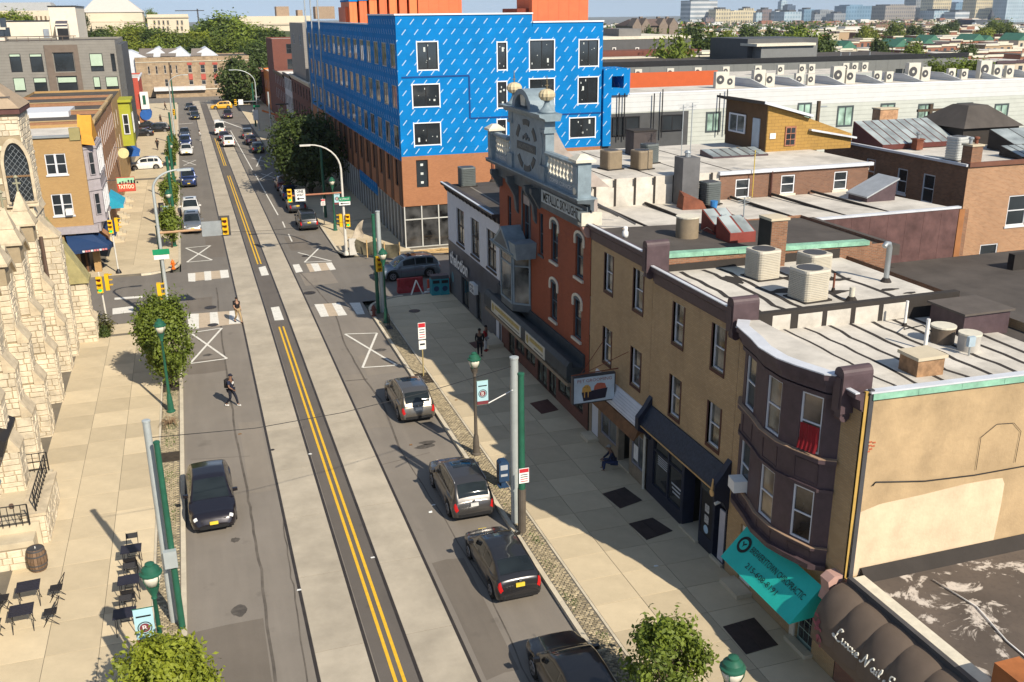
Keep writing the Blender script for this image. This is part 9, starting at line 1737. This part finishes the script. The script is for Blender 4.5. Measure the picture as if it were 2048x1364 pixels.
def person(label,x,y,z,rz,pose,top,bottom,shoe,h=1.74,hat=None,hair=None,skin=None,bag=None,tee=True,group='pedestrians',extra=None):
    """pose: joint dict in local metres, x right, y forward"""
    t = thing('person',label,'person',(x,y,z),rz,group); k = h/1.74; J = {n: tuple(k*c for c in v) for n,v in pose.items()}; sk = skin or SKIN
    o = ['pelvis','spine','chest','neck','head','crown_','ls','le','lw','rs','re','rw','lh','lk','la','lt','rh','rk','ra','rt']; I = {n: i for i,n in enumerate(o)}
    J['crown_'] = tuple(V(J['head'])+V((0,.015,.11*k))); E = [('pelvis','spine'),('spine','chest'),('chest','neck'),('neck','head'),('head','crown_'),('chest','ls'),('ls','le'),('le','lw'),('chest','rs'),('rs','re'),('re','rw'),('pelvis','lh'),('lh','lk'),('lk','la'),('la','lt'),('pelvis','rh'),('rh','rk'),('rk','ra'),('ra','rt')]
    rd = dict(pelvis=(.14,.10),spine=(.13,.095),chest=(.15,.105),neck=.055,head=(.078,.092),crown_=(.06,.075),ls=.062,le=.044,lw=.032,rs=.062,re=.044,rw=.032,lh=.088,lk=.06,la=.042,lt=.036,rh=.088,rk=.06,ra=.042,rt=.036)
    sc_r = lambda r,f=1.: tuple(q*k*f for q in r) if isinstance(r,tuple) else r*k*f
    skin_mesh('body',[J[n] for n in o],[(I[a],I[b]) for a,b in E],[sc_r(rd[n]) for n in o],sk,t)
    def cloth(name,ns,es,f,mt,ends=None):
        P_ = [V(J[n]) for n in ns]
        if ends:
            for n,frm,q in ends: P_[ns.index(n)] = V(J[frm])+(V(J[n])-V(J[frm]))*q
        return skin_mesh(name,[tuple(q) for q in P_],[(ns.index(a),ns.index(b)) for a,b in es],[sc_r(rd[n],f) for n in ns],mt,t)
    sl = .62 if tee else .92
    cloth('shirt' if tee else 'jacket',['pelvis','spine','chest','neck','ls','le','rs','re'] + ([] if tee else ['lw','rw']),[('pelvis','spine'),('spine','chest'),('chest','neck'),('chest','ls'),('ls','le'),('chest','rs'),('rs','re')] + ([] if tee else [('le','lw'),('re','rw')]),1.2,top,[('neck','chest',.55)] + ([('le','ls',.7),('re','rs',.7)] if tee else [('lw','le',.9),('rw','re',.9)]))
    cloth('trousers',['pelvis','lh','lk','la','rh','rk','ra'],[('pelvis','lh'),('lh','lk'),('lk','la'),('pelvis','rh'),('rh','rk'),('rk','ra')],1.22,bottom,[('la','lk',.93),('ra','rk',.93)])
    for s in 'lr':
        a,e = V(J[s+'a']),V(J[s+'t']); d = (e-a); d.z = 0; d = d.normalized()*(.17*k) if d.length > .01 else V((0,.17*k,0)); b = V((a.x,a.y,e.z))
        skin_mesh('shoe',[tuple(b-d*.45+V((0,0,.005))),tuple(b+d*.3),tuple(b+d)],[(0,1),(1,2)],[.05*k,.052*k,.04*k],shoe,t)
        wv = V(J[s+'w']); u = (wv-V(J[s+'e'])).normalized(); sd = u.cross(V((0,1,0))).normalized() if abs(u.y) < .9 else V((1,0,0))   # hand: palm and five fingers
        fs = []; ed = []; rr_ = []
        def add(p,r_): fs.append(tuple(p)); rr_.append(r_*k); return len(fs)-1
        b0 = add(wv,.028); b1 = add(wv+u*.06*k,.036); ed.append((b0,b1)); fwd = sd.cross(u)
        for q,L_ in ((-1.5,.060),(-.5,.075),(.5,.07),(1.5,.055)): f0 = add(wv+u*.09*k+fwd*(q*.018*k),.010); f1 = add(wv+u*(.09+L_*.55)*k+fwd*(q*.02*k)-sd*.008*k,.009); f2 = add(wv+u*(.09+L_)*k+fwd*(q*.02*k)-sd*.025*k,.008); ed += [(b1,f0),(f0,f1),(f1,f2)]
        th = add(wv+u*.05*k-fwd*.045*k,.011); t2 = add(wv+u*.085*k-fwd*.06*k,.009); ed += [(b1,th),(th,t2)]
        skin_mesh('hand',fs,ed,rr_,sk,t,1)
    hd = V(J['head']); f = V(J.get('look',(0,1,0))).normalized(); sdv = V((f.y,-f.x,0)); c = hd+V((0,0,.05*k))
    def pt(name,mt,fn): m = MB(); fn(m); return m.build(name,mt,t,smooth=True,local=True)
    pt('nose',sk,lambda q: q.tube([c+f*.085*k+V((0,0,.01)),c+f*.118*k+V((0,0,-.035*k))],[.008*k,.016*k],6)); pt('mouth',mat('lips',(.16,.06,.05),.6),lambda q: q.tube([c+f*.092*k+sdv*.022*k-V((0,0,.062*k)),c+f*.092*k-sdv*.022*k-V((0,0,.062*k))],.007*k,5))
    for s in (-1,1): pt('eye',BLACK,lambda q: q.lathe(c+f*.083*k+sdv*(s*.032*k),[(.004,-.008),(.012*k,0),(.004,.008)],6)); pt('ear',sk,lambda q: q.lathe(c+sdv*(s*.085*k)-V((0,0,.03*k)),[(.006,0),(.018*k,.03*k),(.008,.06*k)],6))
    if hair: pt('hair',hair,lambda q: q.lathe(c-f*.012*k-V((0,0,.01)),[(.088*k,.0),(.096*k,.05*k),(.08*k,.10*k),(.03*k,.125*k)],12))
    if hat: h_ = pt('cap',hat,lambda q: q.lathe(c+V((0,0,.03*k)),[(.096*k,0),(.098*k,.035*k),(.075*k,.085*k),(.02*k,.10*k)],12)); pt('cap_brim',hat,lambda q: q.extr([c+V((0,0,.04*k))+sdv*(.075*k*a)+f*(.085*k+.08*k*(1-a*a)) for a in (-1,-.5,0,.5,1)]+[c+V((0,0,.04*k))+sdv*.08*k,c+V((0,0,.04*k))-sdv*.08*k],(0,0,.012)))
    if bag: pt('backpack',bag,lambda q: q.hexa([V(J['spine'])+V((a,b,cc)) for cc,e in ((-.05,1),(.38*k,.8)) for a,b in ((-.16*e,-.28),(.16*e,-.28),(.17*e,-.1),(-.17*e,-.1))])); [pt('strap',bag,lambda q: q.tube([V(J['chest'])+V((s*.11,-.1,.06)),V(J['chest'])+V((s*.11,.1,.1)),V(J['spine'])+V((s*.13,.11,0))],.018,5)) for s in (-1,1)]
    if extra: extra(t,J,pt)
    return t
WALK = dict(pelvis=(0,0,.93),spine=(0,.01,1.08),chest=(0,.02,1.30),neck=(0,.03,1.47),head=(0,.05,1.60),ls=(-.19,.02,1.40),le=(-.24,-.12,1.15),lw=(-.23,.02,.93),rs=(.19,.02,1.40),re=(.25,.08,1.14),rw=(.22,.28,1.02),lh=(-.09,0,.90),lk=(-.10,.20,.50),la=(-.10,.28,.09),lt=(-.10,.42,.05),rh=(.09,0,.90),rk=(.10,.0,.48),ra=(.10,-.30,.14),rt=(.10,-.20,.06))
STAND = dict(WALK,le=(-.24,0,1.14),lw=(-.22,.1,.92),re=(.24,0,1.14),rw=(.22,.1,.92),lk=(-.1,.03,.5),la=(-.1,0,.09),lt=(-.12,.13,.05),rk=(.1,.03,.5),ra=(.1,0,.09),rt=(.12,.13,.05))
SIT = dict(pelvis=(0,0,.45),spine=(0,.05,.6),chest=(0,.14,.80),neck=(0,.2,.96),head=(0,.25,1.08),ls=(-.19,.15,.88),le=(-.25,.3,.66),lw=(-.12,.5,.56),rs=(.19,.15,.88),re=(.25,.3,.66),rw=(.12,.5,.56),lh=(-.1,.02,.43),lk=(-.15,.45,.50),la=(-.14,.5,.09),lt=(-.14,.64,.05),rh=(.1,.02,.43),rk=(.15,.45,.50),ra=(.14,.5,.09),rt=(.14,.64,.05))
NAVYC = mat('navy_cloth',(.015,.02,.045),.85); BLKC = mat('black_cloth',(.014,.013,.015),.9); KHAKI = mat('khaki_cloth',(.34,.25,.14),.85); WSH = mat('white_shoe',(.6,.6,.58),.6); REDC = mat('red_cloth',(.36,.02,.025),.85); HAIRB = mat('black_hair',(.012,.01,.01),.8); WHC = mat('white_cloth',(.6,.6,.6),.8)
def logo(t,J,pt): c = V(J['chest']); pt('shirt_print',WHC,lambda q: q.poly([c+V((.1*cos(2*pi*a/12),.15,.0+.08*sin(2*pi*a/12))) for a in range(12)]))
p = G(465,812); person('person in navy shirt, cap and backpack walking across the left lane',p.x,p.y,0,rad(-125),WALK,NAVYC,mat('dark_navy_trousers',(.012,.014,.025),.9),WSH,1.78,mat('navy_cap',(.012,.014,.03),.8),None,None,BLKC,True,'people on the road',logo)
p = G(477,645); person('person in dark shirt and khaki trousers with a bag on the crosswalk',p.x,p.y,0,rad(-155),WALK,BLKC,KHAKI,BLKC,1.76,None,HAIRB,mat('skin_light',(.38,.22,.15),.6),BLKC,True,'people on the road')
p = G(960,712,SWH); person('person in black clothes standing on the right sidewalk beside one in red',p.x,p.y,SWH,rad(160),STAND,BLKC,mat('black_trousers',(.012,.012,.014),.9),BLKC,1.72,None,HAIRB,None,None,False); p = G(971,702,SWH); person('person in a red top and pale trousers beside the one in black',p.x,p.y,SWH,rad(-130),STAND,REDC,WHC,REDC,1.62,None,HAIRB,None,None,True)
person('person sitting on the shop doorstep in dark blue clothes',16.35,35.75,.05,rad(75),SIT,NAVYC,mat('blue_trousers',(.03,.04,.09),.9),BLKC,1.75,mat('grey_cap',(.25,.24,.22),.8),None,None,None,False,None)
for i,(px,c1,lab) in enumerate((((316,300),BLKC,'distant person in black walking on the far left sidewalk'),((322,248),BLKC,'small distant person in dark clothes near the red corner house'),((331,220),mat('brown_cloth',(.14,.06,.04),.9),'distant person in brown at the far end of the left sidewalk'))): p = G(*px,SWH); person(lab,p.x,p.y,SWH,2.8+i,WALK,c1,BLKC,BLKC,1.75,None,HAIRB,None,None,False)
p = G(386,282); person('distant person in white standing by the parked cars on the left lane',p.x+1.2,p.y,0,1.2,STAND,WHC,mat('grey_trousers',(.2,.2,.2),.9),WSH,1.7,None,HAIRB)
# loose paper and leaves on the ground
for i,(x,y) in enumerate(((822,890),(960,1075),(1312,1132),(912,800),(867,1010),(861,1024),(1005,930),(745,1115),(620,908),(480,868),(598,1180),(895,1005))):
    p = G(x,y,.012); inside = p.x > KR+.2; p = G(x,y,SWH+.012) if inside else p; tag(part(None,'paper_scrap',WPR if i % 3 else mat('brown_leaf',(.22,.12,.05),.8),lambda q: q.hexa([p+V((a*R.uniform(.6,1.2),b*R.uniform(.6,1.2),c)) for c in (0,.01+.02*R.random()) for a,b in ((-.08,-.05),(.08,-.05),(.07,.05),(-.07,.05))])),('scrap of pale litter on the ground' if i % 3 else 'brown leaf on the ground')+', piece %s counted from the junction' % num(i+1),'litter','litter on the ground')
bpy.data.scenes.remove(SC2)
# ================================================================ THE AIR
hzm = bpy.data.materials.new('haze_air'); hzm.use_nodes = True; nt = hzm.node_tree; nt.nodes.remove(nt.nodes['Principled BSDF']); pv = nt.nodes.new('ShaderNodeVolumePrincipled')
pv.inputs['Color'].default_value = (.80,.90,1,1); pv.inputs['Density'].default_value = .00008; pv.inputs['Anisotropy'].default_value = .2; nt.links.new(pv.outputs[0],nt.nodes['Material Output'].inputs['Volume'])
m = MB(); m.box(-6100,7100,-310,9050,-39.2,110); o = m.build('haze',hzm); o['kind'] = 'stuff'
